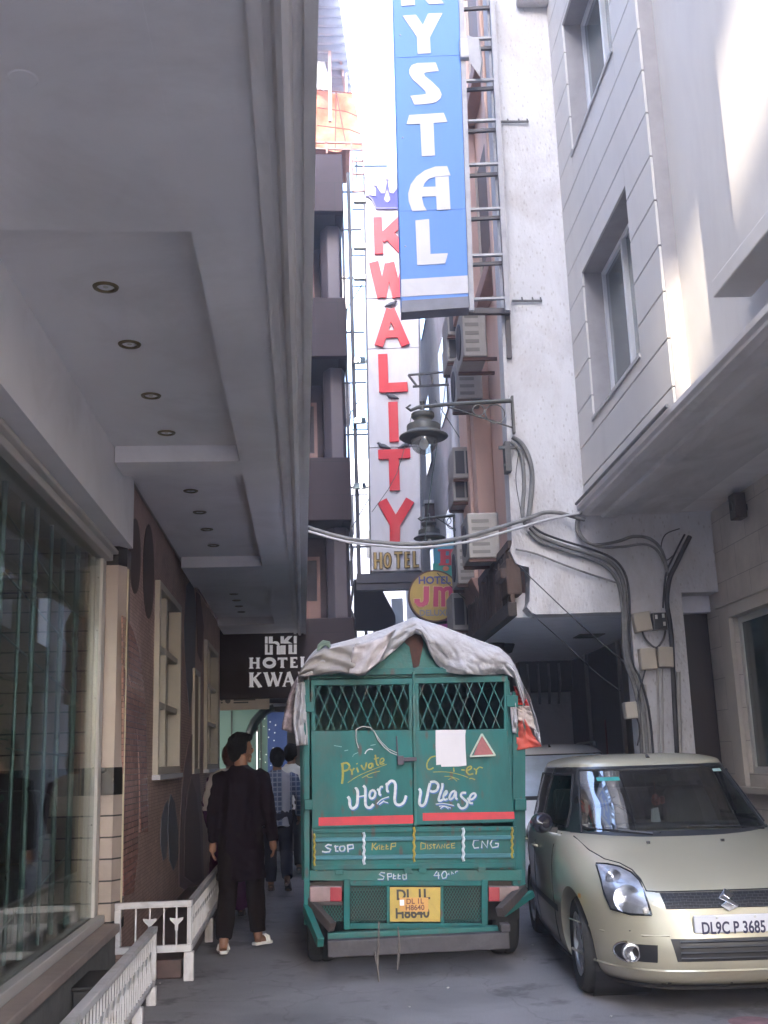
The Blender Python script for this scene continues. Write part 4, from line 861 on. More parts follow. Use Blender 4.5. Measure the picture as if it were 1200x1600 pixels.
ebox(1030, 971, .14, .17, mat('meter_grey', (0.2, 0.2, 0.2), 0.5), 'dark glazed electric meter on the column', 0, True)
ebox(1012, 1030, .16, .21, M_ebox, 'left of the two beige electric boxes lower on the column', 0.02)
ebox(1039, 1027, .15, .20, M_ebox, 'right of the two beige electric boxes lower on the column', -0.05)
ebox(985, 1110, .12, .16, M_ebox, 'lowest small beige junction box at the left edge of the column', 0.05)
cpipe = thing('conduit_pipes', (3.2, PY - .05, 0), 'row of thin grey conduit pipes running down the column to the ground', 'pipes')
for x0, x1, yt in ((1000, 1008, 1050), (1008, 1016, 1070), (1027, 1030, 1045), (1034, 1036, 1045), (1053, 1056, 1050), (1060, 1063, 1050)):
    a_ = onY(x0, yt, PY - .03); c_ = onY(x1, 1180, PY - .03); d_ = c_ + (c_ - a_).normalized() * ((c_.z - .02) / abs((c_ - a_).normalized().z)); q = MB(); q.tube([a_, c_, d_], .012 if x0 != 1060 else .02, 6); q.build('pipe', mat('pipe_grey', (0.36, 0.34, 0.32), 0.5, 0.15), cpipe)

# cables
def cable(name, L_, r, Y, label, m=M_cable, sub=4, dY=0.0):
    P = [Vector((*onY(px, py, Y + dY * i),)) for i, (px, py) in enumerate(L_)]; Q = []
    for i in range(len(P) - 1):
        p0 = P[max(i - 1, 0)]; p1 = P[i]; p2 = P[i + 1]; p3 = P[min(i + 2, len(P) - 1)]
        for k in range(sub):
            t = k / sub; Q.append(0.5 * ((2 * p1) + (p2 - p0) * t + (2 * p0 - 5 * p1 + 4 * p2 - p3) * t * t + (3 * p1 - p0 - 3 * p2 + p3) * t ** 3))
    q = MB(); q.tube(Q + [P[-1]], r, 8); return tag(smoothed(q.build(name, m)), label, 'cable', 'cables')
cable('street_cable', [(478, 823), (520, 836), (560, 844), (640, 850), (720, 841), (800, 818), (830, 808), (850, 801), (872, 801), (892, 806), (914, 812)], .021, PY - .10, 'thicker upper cable sagging across the street from canopy to white wall')
cable('street_cable', [(478, 829), (540, 846), (600, 853), (650, 856), (730, 847), (800, 828), (860, 811), (905, 802)], .013, PY - .13, 'thinner paler cable sagging across the street just below the thick one', mat('pale_cable', (0.42, 0.41, 0.42), 0.5, 0.1))
cable('wall_cable', [(828, 824), (845, 838), (880, 852), (925, 866), (955, 880), (972, 905), (978, 950), (978, 990), (982, 1030), (995, 1065), (1006, 1110), (1012, 1180)], .021, PY - .05, 'thick grey cable curving down the white wall to the column, uppermost of its bundle')
cable('wall_cable', [(826, 830), (842, 845), (878, 859), (922, 873), (950, 888), (966, 912), (973, 955), (974, 995), (978, 1035), (990, 1070), (998, 1110), (1003, 1180)], .018, PY - .045, 'thick grey cable of the white wall bundle running just below its neighbour')
cable('wall_cable', [(832, 822), (850, 834), (884, 846), (930, 860), (962, 876), (979, 903), (984, 950), (983, 990), (988, 1035), (1001, 1062), (1014, 1110), (1021, 1180)], .012, PY - .06, 'thin dark cable on top of the white wall bundle', M_darkcable)
cable('wall_cable', [(800, 683), (812, 690), (823, 706), (831, 735), (830, 775), (825, 812)], .024, PY - .05, 'outer of two grey cables arching down the white wall from its left edge')
cable('wall_cable', [(798, 690), (808, 698), (816, 716), (819, 760), (816, 800), (822, 822)], .020, PY - .045, 'inner of two grey cables arching down the white wall from its left edge')
cable('wall_cable', [(1092, 628), (1050, 660), (980, 728), (930, 775), (912, 793), (902, 810), (901, 828), (912, 843), (935, 851), (965, 845), (990, 838), (1018, 843), (1036, 862), (1043, 890)], .016, PY - .06, 'cable leaving the ledge end and looping under the right ceiling', M_cable, 4, -0.0) if False else None
q = MB(); lp = [Vector((2.455, 7.4 + k * .31, 3.945)) for k in range(11)]; q.tube(lp, .016, 8); tag(smoothed(q.build('ledge_cable', M_cable)), 'dark cable lying along the outer edge of the right ledge', 'cable')
cable('wall_cable', [(913, 795), (903, 808), (901, 826), (910, 842), (930, 851), (965, 846), (990, 838), (1016, 842), (1034, 860), (1043, 892)], .016, PY - .07, 'cable looping under the ceiling from the ledge end to the column, upper strand')
cable('wall_cable', [(906, 806), (905, 828), (917, 846), (940, 855), (975, 854), (1005, 850), (1025, 858), (1038, 880), (1044, 900)], .013, PY - .06, 'cable looping under the ceiling from the ledge end to the column, lower strand')
cable('wall_cable', [(1078, 838), (1066, 862), (1055, 885), (1046, 905), (1042, 940), (1047, 975), (1050, 1010), (1052, 1060), (1058, 1180)], .024, PY - .07, 'black cable bundle running down the right side of the column', M_darkcable)
cable('wall_cable', [(1070, 835), (1052, 870), (1040, 900), (1036, 950)], .010, PY - .06, 'thin black cable beside the black bundle at the ceiling corner', M_darkcable)
cable('wall_cable', [(806, 858), (840, 866), (880, 882), (925, 898), (966, 911)], .010, PY - .05, 'thin cable stretched across the lower white wall to the column bundle')
cable('stay_wire', [(810, 884), (850, 922), (890, 960), (940, 1005), (976, 1035)], .006, PY - .12, 'thin wire slanting across the pale ceiling towards the column', M_darkcable)
cable('stay_wire', [(826, 955), (880, 1003), (930, 1050), (970, 1080)], .004, PY - .10, 'very thin lower wire slanting across the pale ceiling', M_darkcable)
cable('wall_cable', [(1062, 826), (1040, 835), (1033, 855), (1040, 875), (1052, 868)], .006, PY - .05, 'thin coiled wire loop near the ceiling corner', M_darkcable)
cable('wall_cable', [(1003, 985), (1010, 1000), (1025, 1012), (1036, 1000), (1040, 985)], .010, PY - .07, 'short dark cable drooping between the electric boxes', M_darkcable)
cable('wall_cable', [(1010, 1040), (998, 1085), (993, 1110), (1000, 1140), (996, 1165)], .008, PY - .08, 'thin dark wire dangling down the left side of the column', M_darkcable)
cable('wall_cable', [(812, 700), (806, 745), (812, 790), (818, 815)], .004, PY - .03, 'hair-thin wire hanging on the white wall beside the arching cables', M_darkcable)
q = MB(); p = onY(800, 700, PY - .06); q.box(p.x - .08, p.x - .02, PY - .1, PY + .05, p.z - .25, p.z + .06); q.bar((p.x - .14, PY - .08, p.z), (p.x + .03, PY - .08, p.z), .03); q.bar((p.x - .10, PY - .08, p.z - .18), (p.x - .02, PY - .08, p.z - .18), .025)
tag(q.build('cable_bracket', M_iron), 'dark iron bracket holding the arching cables at the white wall edge', 'bracket')

# ================================================================ TAN BUILDING with pilasters
M_tan = mat('tan_render', (0.66, 0.45, 0.36), 0.75, 0.08, 2, bump=0.1, dirt=(0.52, 0.35, 0.28), dirt_amt=0.5, dirt_scale=1.5, stretch=(1, 1, .3))
tb = thing('tan_building', (2.5, 13, 3.5), 'tan rendered building with pilasters and cornice behind the white end wall', 'building')
b = MB(); b.box(2.02, 3.8, PY + .29, 15.3, 3.11, 15); b.build('wall', M_tan, tb)
b = MB(); b.box(1.86, 2.019, PY + .29, 11.25, 3.4, 15); b.box(1.82, 1.859, PY + .29, 10.95, 3.4, 15); b.box(1.80, 2.019, 13.0, 14.3, 3.4, 15); b.box(1.75, 1.799, 13.3, 14.1, 3.4, 15); b.build('pilaster', M_tan, tb, bevel=0.01)
M_tand = mat('tan_moulding', (0.36, 0.22, 0.18), 0.75, 0.12, 3)
for z in (6.95, 9.7, 12.5):
    b = MB(); b.box(1.70, 2.019, 12.9, 14.4, z, z + .12); b.box(1.65, 2.019, 12.85, 14.45, z + .121, z + .26); b.box(1.86, 2.018, 11.251, 12.89, z + .05, z + .24); b.build('cornice', M_tand, tb, bevel=0.01)
b = MB(); b.prism([(1.66, 3.62), (2.0, 3.62), (2.0, 3.2), (1.80, 3.28), (1.72, 3.48)], lambda x, z: (x, 12.95, z), lambda x, z: (x, 14.2, z)); b.build('corbel', M_tand, tb, bevel=0.015)
for z in (7.5, 10.2, 13):
    b = MB(); b.box(2.0, 2.016, 11.4, 12.8, z, z + 1.5); b.build('shuttered_window', mat('brown_shutter', (0.12, 0.075, 0.06), 0.6, 0.2, 8, stretch=(1, 1, 6)), tb)
    b = MB(); b.box(1.98, 2.018, 11.3, 11.39, z - .05, z + 1.55); b.box(1.98, 2.018, 12.81, 12.9, z - .05, z + 1.55); b.build('window_trim', mat('cream_trim', (0.55, 0.45, 0.36), 0.7), tb)
gb = thing('grey_building', (2.4, 22, 0), 'pale grey building hung with air conditioners farther down the right side', 'building')
b = MB(); b.box(1.98, 6, 15.31, 30, 3.3, 13.5); b.box(2.2, 6, 16.71, 30, 0, 3.299); b.build('wall', mat('grey_render_far', (0.42, 0.41, 0.43), 0.8, 0.1, 1.2, dirt=(0.25, 0.24, 0.25), dirt_amt=0.6), gb)
for y in (17.2, 20.5, 24):
    for z in (4.2, 7.2, 10.2):
        b = MB(); b.box(1.955, 1.979, y, y + 1.1, z, z + 1.4); b.build('window', M_pane, gb)
b = MB(); b.tube([(1.86, 15.5, 3.4), (1.86, 15.5, 12.5)], .045, 8); b.tube([(1.93, 16.3, 3.4), (1.93, 16.3, 12.5)], .035, 8); smoothed(b.build('drain_pipe', M_white, gb))

# air conditioners
M_ac = mat('ac_casing', (0.30, 0.28, 0.26), 0.5, 0.08, 4, dirt=(0.18, 0.15, 0.13), dirt_amt=0.6)
def aircon(px, py, w_, h_, label, dual=False, xc=1.72):
    y = xc * 1680 / (px - 530) if px > 700 else 17; p = onX(px, py, xc); y = p.y
    t = thing('air_conditioner', (xc, y, p.z - h_ / 2), label, 'air conditioner', 'air conditioners on the right side')
    q = MB(); q.box(xc - w_ / 2, xc + w_ / 2, y, y + .65, p.z - h_ / 2, p.z + h_ / 2); q.build('case', M_ac, t, bevel=0.015)
    q = MB()
    if dual:
        for s_ in (-1, 1): q.box(xc + s_ * w_ * .22 - w_ * .18, xc + s_ * w_ * .22 + w_ * .18, y - .006, y + .001, p.z - h_ * .36, p.z + h_ * .36)
        q.build('intake', mat('ac_dark', (0.04, 0.04, 0.05), 0.6), t)
    else:
        for k in range(5): q.box(xc - w_ * .38, xc + w_ * .18, y - .006, y + .001, p.z - h_ * .40 + k * h_ * .17, p.z - h_ * .40 + k * h_ * .17 + h_ * .07)
        q.build('louvres', mat('ac_louvre', (0.16, 0.15, 0.14), 0.6), t)
        q = MB(); q.lathe([(h_ * .36, 0), (h_ * .34, -.012), (.02, -.012), (.001, -.01)], (xc - w_ / 2, y + .33, p.z), 18, 'x', cap=False); q.build('fan_grille', mat('ac_dark', (0.04, 0.04, 0.05), 0.6), t)
    for o_ in (.03, .5):
        q = MB(); q.box(xc - w_ / 2, xc + w_ / 2 + .15, y + o_, y + o_ + .04, p.z - h_ / 2 - .035, p.z - h_ / 2 - .001); q.build('bracket', mat('rust_bracket', (0.12, 0.06, 0.05), 0.7), t)
for a in [(733, 590, .32, .55, 'pale air conditioner level with the lamp arm'), (756, 836, .34, .50, 'air conditioner beside the tan wall just above the sagging cables', False, 1.62), (736, 880, .36, .52, 'air conditioner just below the sagging cables')]: aircon(*a)
for a in [(727, 722, .32, .42, 'upper of two dark windowed air conditioners stacked beside the lamp glass'), (727, 762, .32, .36, 'lower of two dark windowed air conditioners stacked beside the lamp glass'), (716, 503, .30, .36, 'air conditioner with dark intakes close under the blue sign'), (716, 545, .30, .36, 'air conditioner with dark intakes, second below the blue sign'), (727, 955, .36, .5, 'air conditioner with two dark intakes beside the round sign'), (727, 1005, .36, .4, 'lowest dark air conditioner above the truck tarpaulin')]: aircon(*a, True)
aircon(741, 518, .28, .6, 'tall air conditioner beside the tan pilaster under the blue sign', False, 1.66)

# ================================================================ street lamps
M_lamp = mat('lamp_green_grey', (0.055, 0.055, 0.05), 0.45, 0.2, 12, dirt=(0.12, 0.10, 0.08), dirt_amt=0.4)
def lamp(px, py, Y, xw, label, s=1.0):
    p = onY(px, py, Y); t = thing('street_lamp', p, label, 'street lamp', 'street lamps on wall arms')
    prof = [(.235, -.012), (.25, 0), (.245, .012), (.20, .035), (.178, .05), (.17, .06), (.17, .115), (.165, .128), (.13, .135), (.105, .15), (.092, .175), (.095, .19), (.112, .205), (.118, .215), (.118, .245), (.11, .255), (.06, .262), (.025, .27), (.02, .31), (.02, .36), (.028, .375), (.012, .40)]
    q = MB(); q.lathe([(r_ * s, h_ * s) for r_, h_ in prof], p, 28); smoothed(q.build('hood', M_lamp, t), 35)
    q = MB(); q.lathe([(r_ * s, h_ * s) for r_, h_ in ((.14, -.013), (.142, -.03), (.135, -.07), (.115, -.12), (.085, -.155), (.05, -.172), (.001, -.176))], p, 24, cap=False); smoothed(q.build('glass_globe', glass('globe_glass', (.82, .82, .8), .35), t))
    q = MB(); q.lathe([(.02 * s, -.01 * s), (.045 * s, -.06 * s), (.05 * s, -.09 * s), (.03 * s, -.12 * s), (.001, -.13 * s)], p, 14, cap=False); smoothed(q.build('bulb', mat('frosted_bulb', (.8, .8, .78), .3), t))
    za = p.z + .318 * s
    q = MB(); q.tube([(p.x - .12 * s, Y, za + .03), (p.x - .16 * s, Y, za + .0), (p.x - .12 * s, Y, za - .03), (p.x - .05 * s, Y, za), (p.x, Y, za + .008), (p.x + .3, Y, za + .03), (xw, Y, za + .055)], [.01, .016, .018, .02, .022, .022, .024], 8)
    q.tube([(p.x + (xw - p.x) * .28, Y, za + .0), (xw, Y, za - .24)], .010, 6)
    for (f, r_) in ((.80, .10), (.62, .06)):
        cx = p.x + (xw - p.x) * f; zz_ = za + .03 - r_ - .012
        q.tube([(cx + r_ * math.cos(k * .4189), Y, zz_ + r_ * math.sin(k * .4189)) for k in range(16)], .007, 5)
    q.box(xw - .012, xw + .01, Y - .03, Y + .03, za - .3, za + .1)
    q.build('wall_arm', M_lamp, t)
lamp(662, 683, PY - .1, 1.86, 'nearer large bell street lamp on a scrolled arm from the white wall')
lamp(671, 841, 16.4, 1.96, 'farther small bell street lamp hanging just above the sagging cables')
# cables and thin green wires across the view
for L_, Y, lb in (([(742, 560), (735, 600), (722, 700), (708, 830)], 15.5, 'thin wire hanging down beside the air conditioners'), ([(700, 556), (694, 620), (682, 700), (668, 800), (664, 850)], 14, 'thin greenish wire hanging behind the near street lamp'), ([(680, 625), (690, 640), (722, 690)], 14.5, 'short thin wire slanting behind the near street lamp'), ([(643, 650), (620, 740), (581, 800)], 17, 'thin dark wire slanting across the tall white sign'), ([(683, 895), (720, 930), (765, 965)], 14, 'thin wire slanting over the round yellow sign')):
    cable('thin_wire', L_, .006, Y, lb, mat('wire_green', (0.06, 0.09, 0.07), 0.6), 3)

# ================================================================ signs on the right side
BY = 10.22
bs = thing('vertical_blue_sign', (1.1, BY + .15, 6.0), 'tall blue vertical sign with pale letters KRYSTAL on a steel ladder frame', 'sign')
M_blue = mat('sign_blue', (0.095, 0.215, 0.52), 0.5, 0.06, 1.5, dirt=(0.10, 0.23, 0.50), dirt_amt=0.5, spec=0.3, stretch=(1, 1, .4))
M_slet = mat('sign_pale_letter', (0.43, 0.42, 0.45), 0.4, 0.05, 3)
def px_xz(L_, Y): return [(onY(a, c, Y).x, onY(a, c, Y).z) for a, c in L_]
b = MB(); b.prism(px_xz([(605.5, -330), (707.5, -335), (735, 470), (627.5, 478)], BY), lambda x, z: (x, BY, z), lambda x, z: (x, BY + .2, z)); b.build('box', M_blue, bs, bevel=0.006)
b = MB(); b.prism(px_xz([(626.5, 437), (733.6, 430.5), (734.6, 458), (627.2, 464)], BY), lambda x, z: (x, BY - .006, z), lambda x, z: (x, BY - .001, z)); b.build('pale_band', mat('band_grey', (0.44, 0.43, 0.45), 0.5, 0.06, 3, dirt=(.3, .28, .26), dirt_amt=.4), bs)
def sl(polys, oy, nm='letter'):
    q = MB()
    for i, pl_ in enumerate(polys): q.prism(px_xz([(610 + u / 6.154, oy + v / 6.154) for u, v in pl_], BY), lambda x, z: (x, BY - .008 - .0008 * i, z), lambda x, z: (x, BY - .001, z))
    q.build(nm, M_slet, bs)
sl([[(105, 62), (85, -330), (220, -335), (235, 52)], [(235, -120), (300, -125), (430, -60), (515, 38), (370, 46), (300, -50), (235, -60)], [(220, -335), (380, -330), (450, -270), (440, -170), (380, -125), (240, -125), (240, -190), (320, -195), (330, -240), (300, -265), (222, -265)]], 0)
sl([[(90, -390), (70, -790), (195, -795), (215, -395)], [(215, -570), (330, -800), (470, -805), (320, -600), (500, -405), (360, -400), (225, -540)]], 0)
sl([[(115, 155), (245, 145), (312, 245), (362, 135), (500, 128), (380, 360), (387, 515), (262, 522), (255, 360)]], 0)
sl([[(435, 605), (465, 685), (340, 700), (322, 708), (332, 735), (400, 790), (470, 860), (492, 910), (480, 950), (440, 985), (380, 1000), (230, 1010), (190, 925), (320, 912), (343, 905), (335, 880), (300, 845), (210, 765), (180, 715), (180, 670), (205, 630), (260, 610)]], 0)
sl([[(180, 1110), (512, 1088), (548, 1175), (413, 1185), (427, 1500), (302, 1505), (287, 1195), (155, 1198)]], 0)
sl([[(545, 123), (430, 128), (330, 165), (250, 225), (195, 300), (170, 385), (175, 460), (210, 555), (350, 550), (320, 500), (302, 420), (303, 370), (312, 325), (330, 285), (370, 245), (430, 225), (578, 213)], [(300, 418), (303, 325), (440, 320), (440, 412)], [(430, 228), (560, 222), (577, 540), (447, 547)]], 240)
sl([[(240, 645), (372, 632), (385, 968), (553, 960), (527, 1060), (258, 1075)]], 240)
q = MB(); q.prism(px_xz([(627.6, 470), (734.6, 463), (735.2, 480), (628, 488)], BY), lambda x, z: (x, BY - .004, z), lambda x, z: (x, BY + .205, z)); q.build('bottom_tray', mat('tray_grey', (0.13, 0.13, 0.16), 0.5, 0.15), bs)
q = MB()
for yy in (55, 215, 385):
    for xx in (624, 722): p = onY(xx + yy * .024, yy, BY); q.lathe([(.010, 0), (.008, -.006), (.001, -.007)], (p.x, BY - .001, p.z), 8, 'y', cap=False)
q.build('fixing_screws', mat('screw_grey', (.25, .25, .28), .5), bs)
q = MB()
for yy in (90, 330): q.bar(onY(617 + yy * .021, yy, BY - .001), onY(720 + yy * .029, yy - 4, BY - .001), .004, .004)
q.build('panel_seams', mat('seam_blue', (.05, .13, .42), .6), bs)
M_frame = mat('pale_steel', (0.30, 0.29, 0.30), 0.5, 0.2, 6); q = MB()
q.bar(onY(709, -330, BY - .02), onY(737, 486, BY - .02), .05); q.bar(onY(752, -330, BY + .0), onY(793, 486, BY), .05)
for y in (-140, -70, -2, 62, 127, 190, 258, 328, 400, 468): q.bar(onY(721 + y * .034, y, BY), onY(764 + y * .058, y - 2, BY), .04, .025)
q.build('front_frame', M_frame, bs)
q = MB(); q.bar(onY(708, -330, PY - .03), onY(735, 490, PY - .03), .04); q.bar(onY(766, -30, PY - .03), onY(796, 560, PY - .03), .05)
for y in (-120, -50, 15, 78, 141, 206, 275, 343, 414, 488): q.bar(onY(722 + y * .03, y, PY - .03), onY(766 + y * .055, y - 3, PY - .03), .035)
q.bar(onY(628, 486, PY - .1), onY(797, 487, PY - .1), .06); 
q.build('rear_frame', mat('dark_steel', (0.06, 0.05, 0.055), 0.5, 0.2), bs)
p = onY(727, 80, BY - .06); t = thing('floodlight', p, 'grey floodlight with a dented shield on the blue sign ladder frame', 'floodlight')
q = MB(); q.box(p.x - .06, p.x + .06, BY - .1, BY - .02, p.z - .1, p.z + .14); q.build('housing', mat('flood_pale', (0.42, 0.41, 0.42), 0.5), t, bevel=0.02)
q = MB(); q.prism([(.02, .16), (.14, .12), (.16, -.16), (.13, -.34), (.03, -.16)], lambda u, v: (p.x + u, BY - .11, p.z + v), lambda u, v: (p.x + u + .02, BY - .08, p.z + v)); q.build('shield', mat('shield_grey', (0.32, 0.31, 0.32), 0.6), t)

# round sign
JY = 15.9
js = thing('round_sign', onY(679, 968, JY), 'round yellow sign reading HOTEL JM DELUXE on a thin pole', 'sign')
c = onY(679, 931, JY); q = MB(); q.lathe([(.001, 0), (.375, 0), (.375, .14), (.001, .14)], (c.x, JY, c.z), 48, 'y', cap=False); q.build('disc', mat('sign_ochre', (0.50, 0.34, 0.08), 0.5, 0.12, 3, dirt=(0.55, 0.22, 0.1), dirt_amt=0.4, dirt_scale=1.5), js)
q = MB(); q.lathe([(.37, -.006), (.392, -.006), (.392, .15), (.37, .15)], (c.x, JY, c.z), 48, 'y', cap=False); q.build('rim', mat('rim_brown', (0.10, 0.04, 0.03), 0.5), js)
def jl(st, m): letter(js, st, m, 630, 840, 9.231, JY, I4, 'letter', .008, .001)
M_mag = mat('magenta_letter', (0.50, 0.04, 0.12), 0.4, 0.06); M_outl = mat('pale_outline', (0.62, 0.42, 0.2), 0.5)
for ex, m, du in ((22, M_outl, 0), (0, M_mag, 0)):
    jl([(78 + ex, [(335, 703 - ex / 2), (332, 910), (310, 960)]), (66 + ex, [(325, 930), (285, 965), (235, 965), (200, 935)]), (80 + ex, [(200, 885 - ex / 2), (202, 945)])], m) if ex else letter(js, [(78, [(335, 703), (332, 910), (310, 960)]), (66, [(325, 930), (285, 965), (235, 965), (200, 935)]), (80, [(200, 885), (202, 945)])], m, 630, 840, 9.231, JY, I4, 'letter', .014, .001)
    S_ = [(70 + ex, [(475, 705 - ex / 2), (470, 995 + ex / 2)]), (58 + ex, [(575, 745), (577, 995 + ex / 2)]), (58 + ex, [(684, 703 - ex / 2), (684, 995 + ex / 2)]), (58 + ex, [(490, 735), (545, 735), (575, 770)]), (58 + ex, [(575, 770), (620, 735), (690, 733)])]
    letter(js, S_, m, 630, 840, 9.231, JY, I4, 'letter', .008 if ex else .014, .001)
p = onY(630 + 450 / 9.231, 840 + 620 / 9.231, JY); q = MB(); q.text('HOTEL', .155, textM(p.x, JY - .008, p.z, R(1.0)), .004, .004, sx=1.0); q.build('letter', mat('navy_letter', (0.08, 0.09, 0.28), 0.5), js)
p = onY(630 + 450 / 9.231, 840 + 1090 / 9.231, JY); q = MB(); q.text('DELUXE', .125, textM(p.x, JY - .008, p.z, R(1.0)), .004, .003); q.build('letter', mat('grey_letter', (0.22, 0.24, 0.27), 0.5), js)
q = MB(); q.bar(onY(717, 893, JY + .1), onY(720, 985, JY + .1), .03); q.bar(onY(660, 975, JY + .1), onY(760, 968, JY + .1), .04); q.build('pole', M_iron, js)
# coloured vertical banner with H
HY2 = 17.4
hs = thing('colour_banner', onY(703, 990, HY2), 'teal green and yellow banner with a large red letter H behind the round sign', 'sign')
for (y0, y1, col, nm) in ((846, 880, (0.05, 0.26, 0.36), 'teal'), (880, 900, (0.04, 0.30, 0.24), 'sea_green'), (900, 935, (0.28, 0.34, 0.08), 'lime'), (935, 958, (0.42, 0.28, 0.06), 'amber'), (958, 1000, (0.38, 0.06, 0.25), 'pink')):
    q = MB(); q.prism(px_xz([(677, y0), (724, y0), (727, y1), (679, y1)], HY2), lambda x, z: (x, HY2, z), lambda x, z: (x, HY2 + .12, z)); q.build('panel_' + nm, mat('banner_' + nm, col, 0.5, 0.15, 3), hs)
letter(hs, [(78, [(575, 170), (575, 395)]), (78, [(700, 168), (700, 392)]), (52, [(575, 285), (700, 283)]), (28, [(500, 182), (640, 180)]), (28, [(640, 180), (765, 178)]), (28, [(515, 385), (640, 383)]), (28, [(645, 383), (765, 380)])], mat('banner_red', (0.50, 0.05, 0.07), 0.5, 0.1), 630, 840, 9.231, HY2, I4, 'letter', .01, .002)
q = MB(); f0, f1 = cropmap(630, 840, 9.231, HY2, I4, .002, .01); q.prism(ell(615, 445, 45, 35, 14), f0, f1); q.build('emblem', mat('banner_orange', (0.6, 0.2, 0.1), 0.5), hs)
# dark signboard, slanted-letter banner, tiny red sign and gantry
Q_ = 20.5; ds = thing('dark_signboard', onY(700, 830, Q_), 'long dark maroon signboard with white top edge behind the far lamp', 'sign')
q = MB(); q.prism(px_xz([(664, 787), (733, 784), (734, 828), (664, 830)], Q_), lambda x, z: (x, Q_, z), lambda x, z: (x, Q_ + .2, z)); q.build('board', mat('maroon_board', (0.05, 0.025, 0.032), 0.4, 0.3, 5), ds)
q = MB(); q.prism(px_xz([(662, 782), (735, 779), (735, 784), (662, 787)], Q_), lambda x, z: (x, Q_ - .05, z), lambda x, z: (x, Q_ + .25, z)); q.build('top_edge', M_white, ds)
q = MB()
for (x, y, w_) in ((680, 803, 5), (692, 802, 6), (676, 812, 4), (722, 800, 4), (700, 812, 3), (683, 822, 6)): q.prism(px_xz([(x, y - 4), (x + w_, y - 4), (x + w_ - 1, y + 3), (x + 1, y + 3)], Q_), lambda x_, z: (x_, Q_ - .012, z), lambda x_, z: (x_, Q_ - .001, z))
q.build('worn_marks', mat('dull_mark', (0.2, 0.13, 0.13), 0.6), ds)
ls = thing('lower_signboard', onY(700, 850, 21.5), 'red and navy signboard just below the dark maroon board', 'sign')
q = MB(); q.prism(px_xz([(676, 832), (728, 830), (728, 839), (676, 841)], 21.5), lambda x, z: (x, 21.5, z), lambda x, z: (x, 21.7, z)); q.build('red_panel', mat('dull_red_panel', (0.3, 0.06, 0.07), 0.5), ls)
q = MB(); q.prism(px_xz([(660, 841.3), (728, 839.3), (728, 850), (660, 852)], 21.5), lambda x, z: (x, 21.5, z), lambda x, z: (x, 21.7, z)); q.build('navy_panel', mat('navy_panel', (0.03, 0.035, 0.08), 0.5), ls)
V_ = 25; vs_ = thing('slanted_banner', onY(695, 785, V_), 'pale vertical banner with slanting pinkish letters HIN behind the near lamp', 'sign')
q = MB(); q.prism(px_xz([(680, 640), (712, 630), (716, 700), (717, 782), (664, 784), (672, 700)], V_), lambda x, z: (x, V_, z), lambda x, z: (x, V_ + .15, z)); q.build('panel', mat('banner_pale', (0.55, 0.60, 0.60), 0.5, 0.1, 1), vs_)
q = MB(); q.prism(px_xz([(680, 640), (712, 630), (714, 690), (674, 692)], V_), lambda x, z: (x, V_ - .012, z), lambda x, z: (x, V_ - .002, z)); q.build('teal_panel', mat('banner_pale_teal', (0.30, 0.52, 0.55), 0.5, 0.1, 1), vs_)
for st in ([(5, [(686, 705), (680, 729)]), (5, [(700, 703), (694, 727)]), (3.5, [(684, 717), (697, 715)])], [(5.5, [(694, 738), (687, 763)])], [(4.5, [(681, 790), (685, 768)]), (4.5, [(685, 768), (696, 788)]), (4.5, [(696, 788), (700, 768)])]):
    letter(vs_, st, mat('faded_pink', (0.62, 0.25, 0.26), 0.5), 0, 0, 1, V_, I4, 'letter', .02, .014)
ts = thing('small_red_sign', onY(682, 568, 30), 'tiny red bordered sign high above the lamp in the bright sky gap', 'sign')
q = MB(); q.prism(px_xz([(671, 558), (693, 555), (693, 565), (671, 568)], 30), lambda x, z: (x, 30, z), lambda x, z: (x, 30.1, z)); q.build('panel', mat('small_sign_red', (0.6, 0.15, 0.18), 0.5), ts)
q = MB(); p = onY(682, 561.6, 29.98); q.text('HOTEL', .16, textM(p.x, 29.985, p.z, R(6)), .01, .006, sx=1.1) if False else q.box(p.x - .15, p.x + .15, 29.98, 29.995, p.z - .03, p.z + .03); q.build('pale_line', M_white, ts)
gy = thing('sign_gantry', onY(680, 605, 16.5), 'thin steel gantry frame reaching over the street above the near lamp', 'frame')
q = MB()
for a_, c_ in (((638, 586), (652, 604)), ((638, 586), (726, 579)), ((645, 604), (720, 600)), ((674, 583), (676, 603)), ((655, 585), (657, 604)), ((694, 565), (697, 577)), ((694, 565), (722, 561)), ((697, 577), (724, 574))): q.bar(onY(*a_, 16.5), onY(*c_, 16.5), .03)
q.build('bars', M_iron, gy)

# ================================================================ unseen sun blockers added behind the camera, slotted to shape the sun patches
rear = thing('added_sun_blocker', (-7, -42, 0), 'unseen slotted sun blocker added behind the viewer to shape the sun patches', 'building')
b = MB(); b.box(-5.6, 2, -41, -40, 0, 26.2); b.box(-18, -5.601, -41, -40, 0, 27.84); b.build('wall', M_plas, rear)
b = MB(); b.box(-11.5, -1.5, -40.7, -40, 27.45, 43); b.build('upper_blocker', M_plas, rear)  # added upper slab, shades the signs and closes the sun slot from above
b = MB()
for x in (-11, -9, -2.5): b.box(x, x + .4, -40.6, -40.2, 26.2, 27.45)
b.build('pillars', M_plas, rear)  # struts of the added blocker, set clear of the sun slot
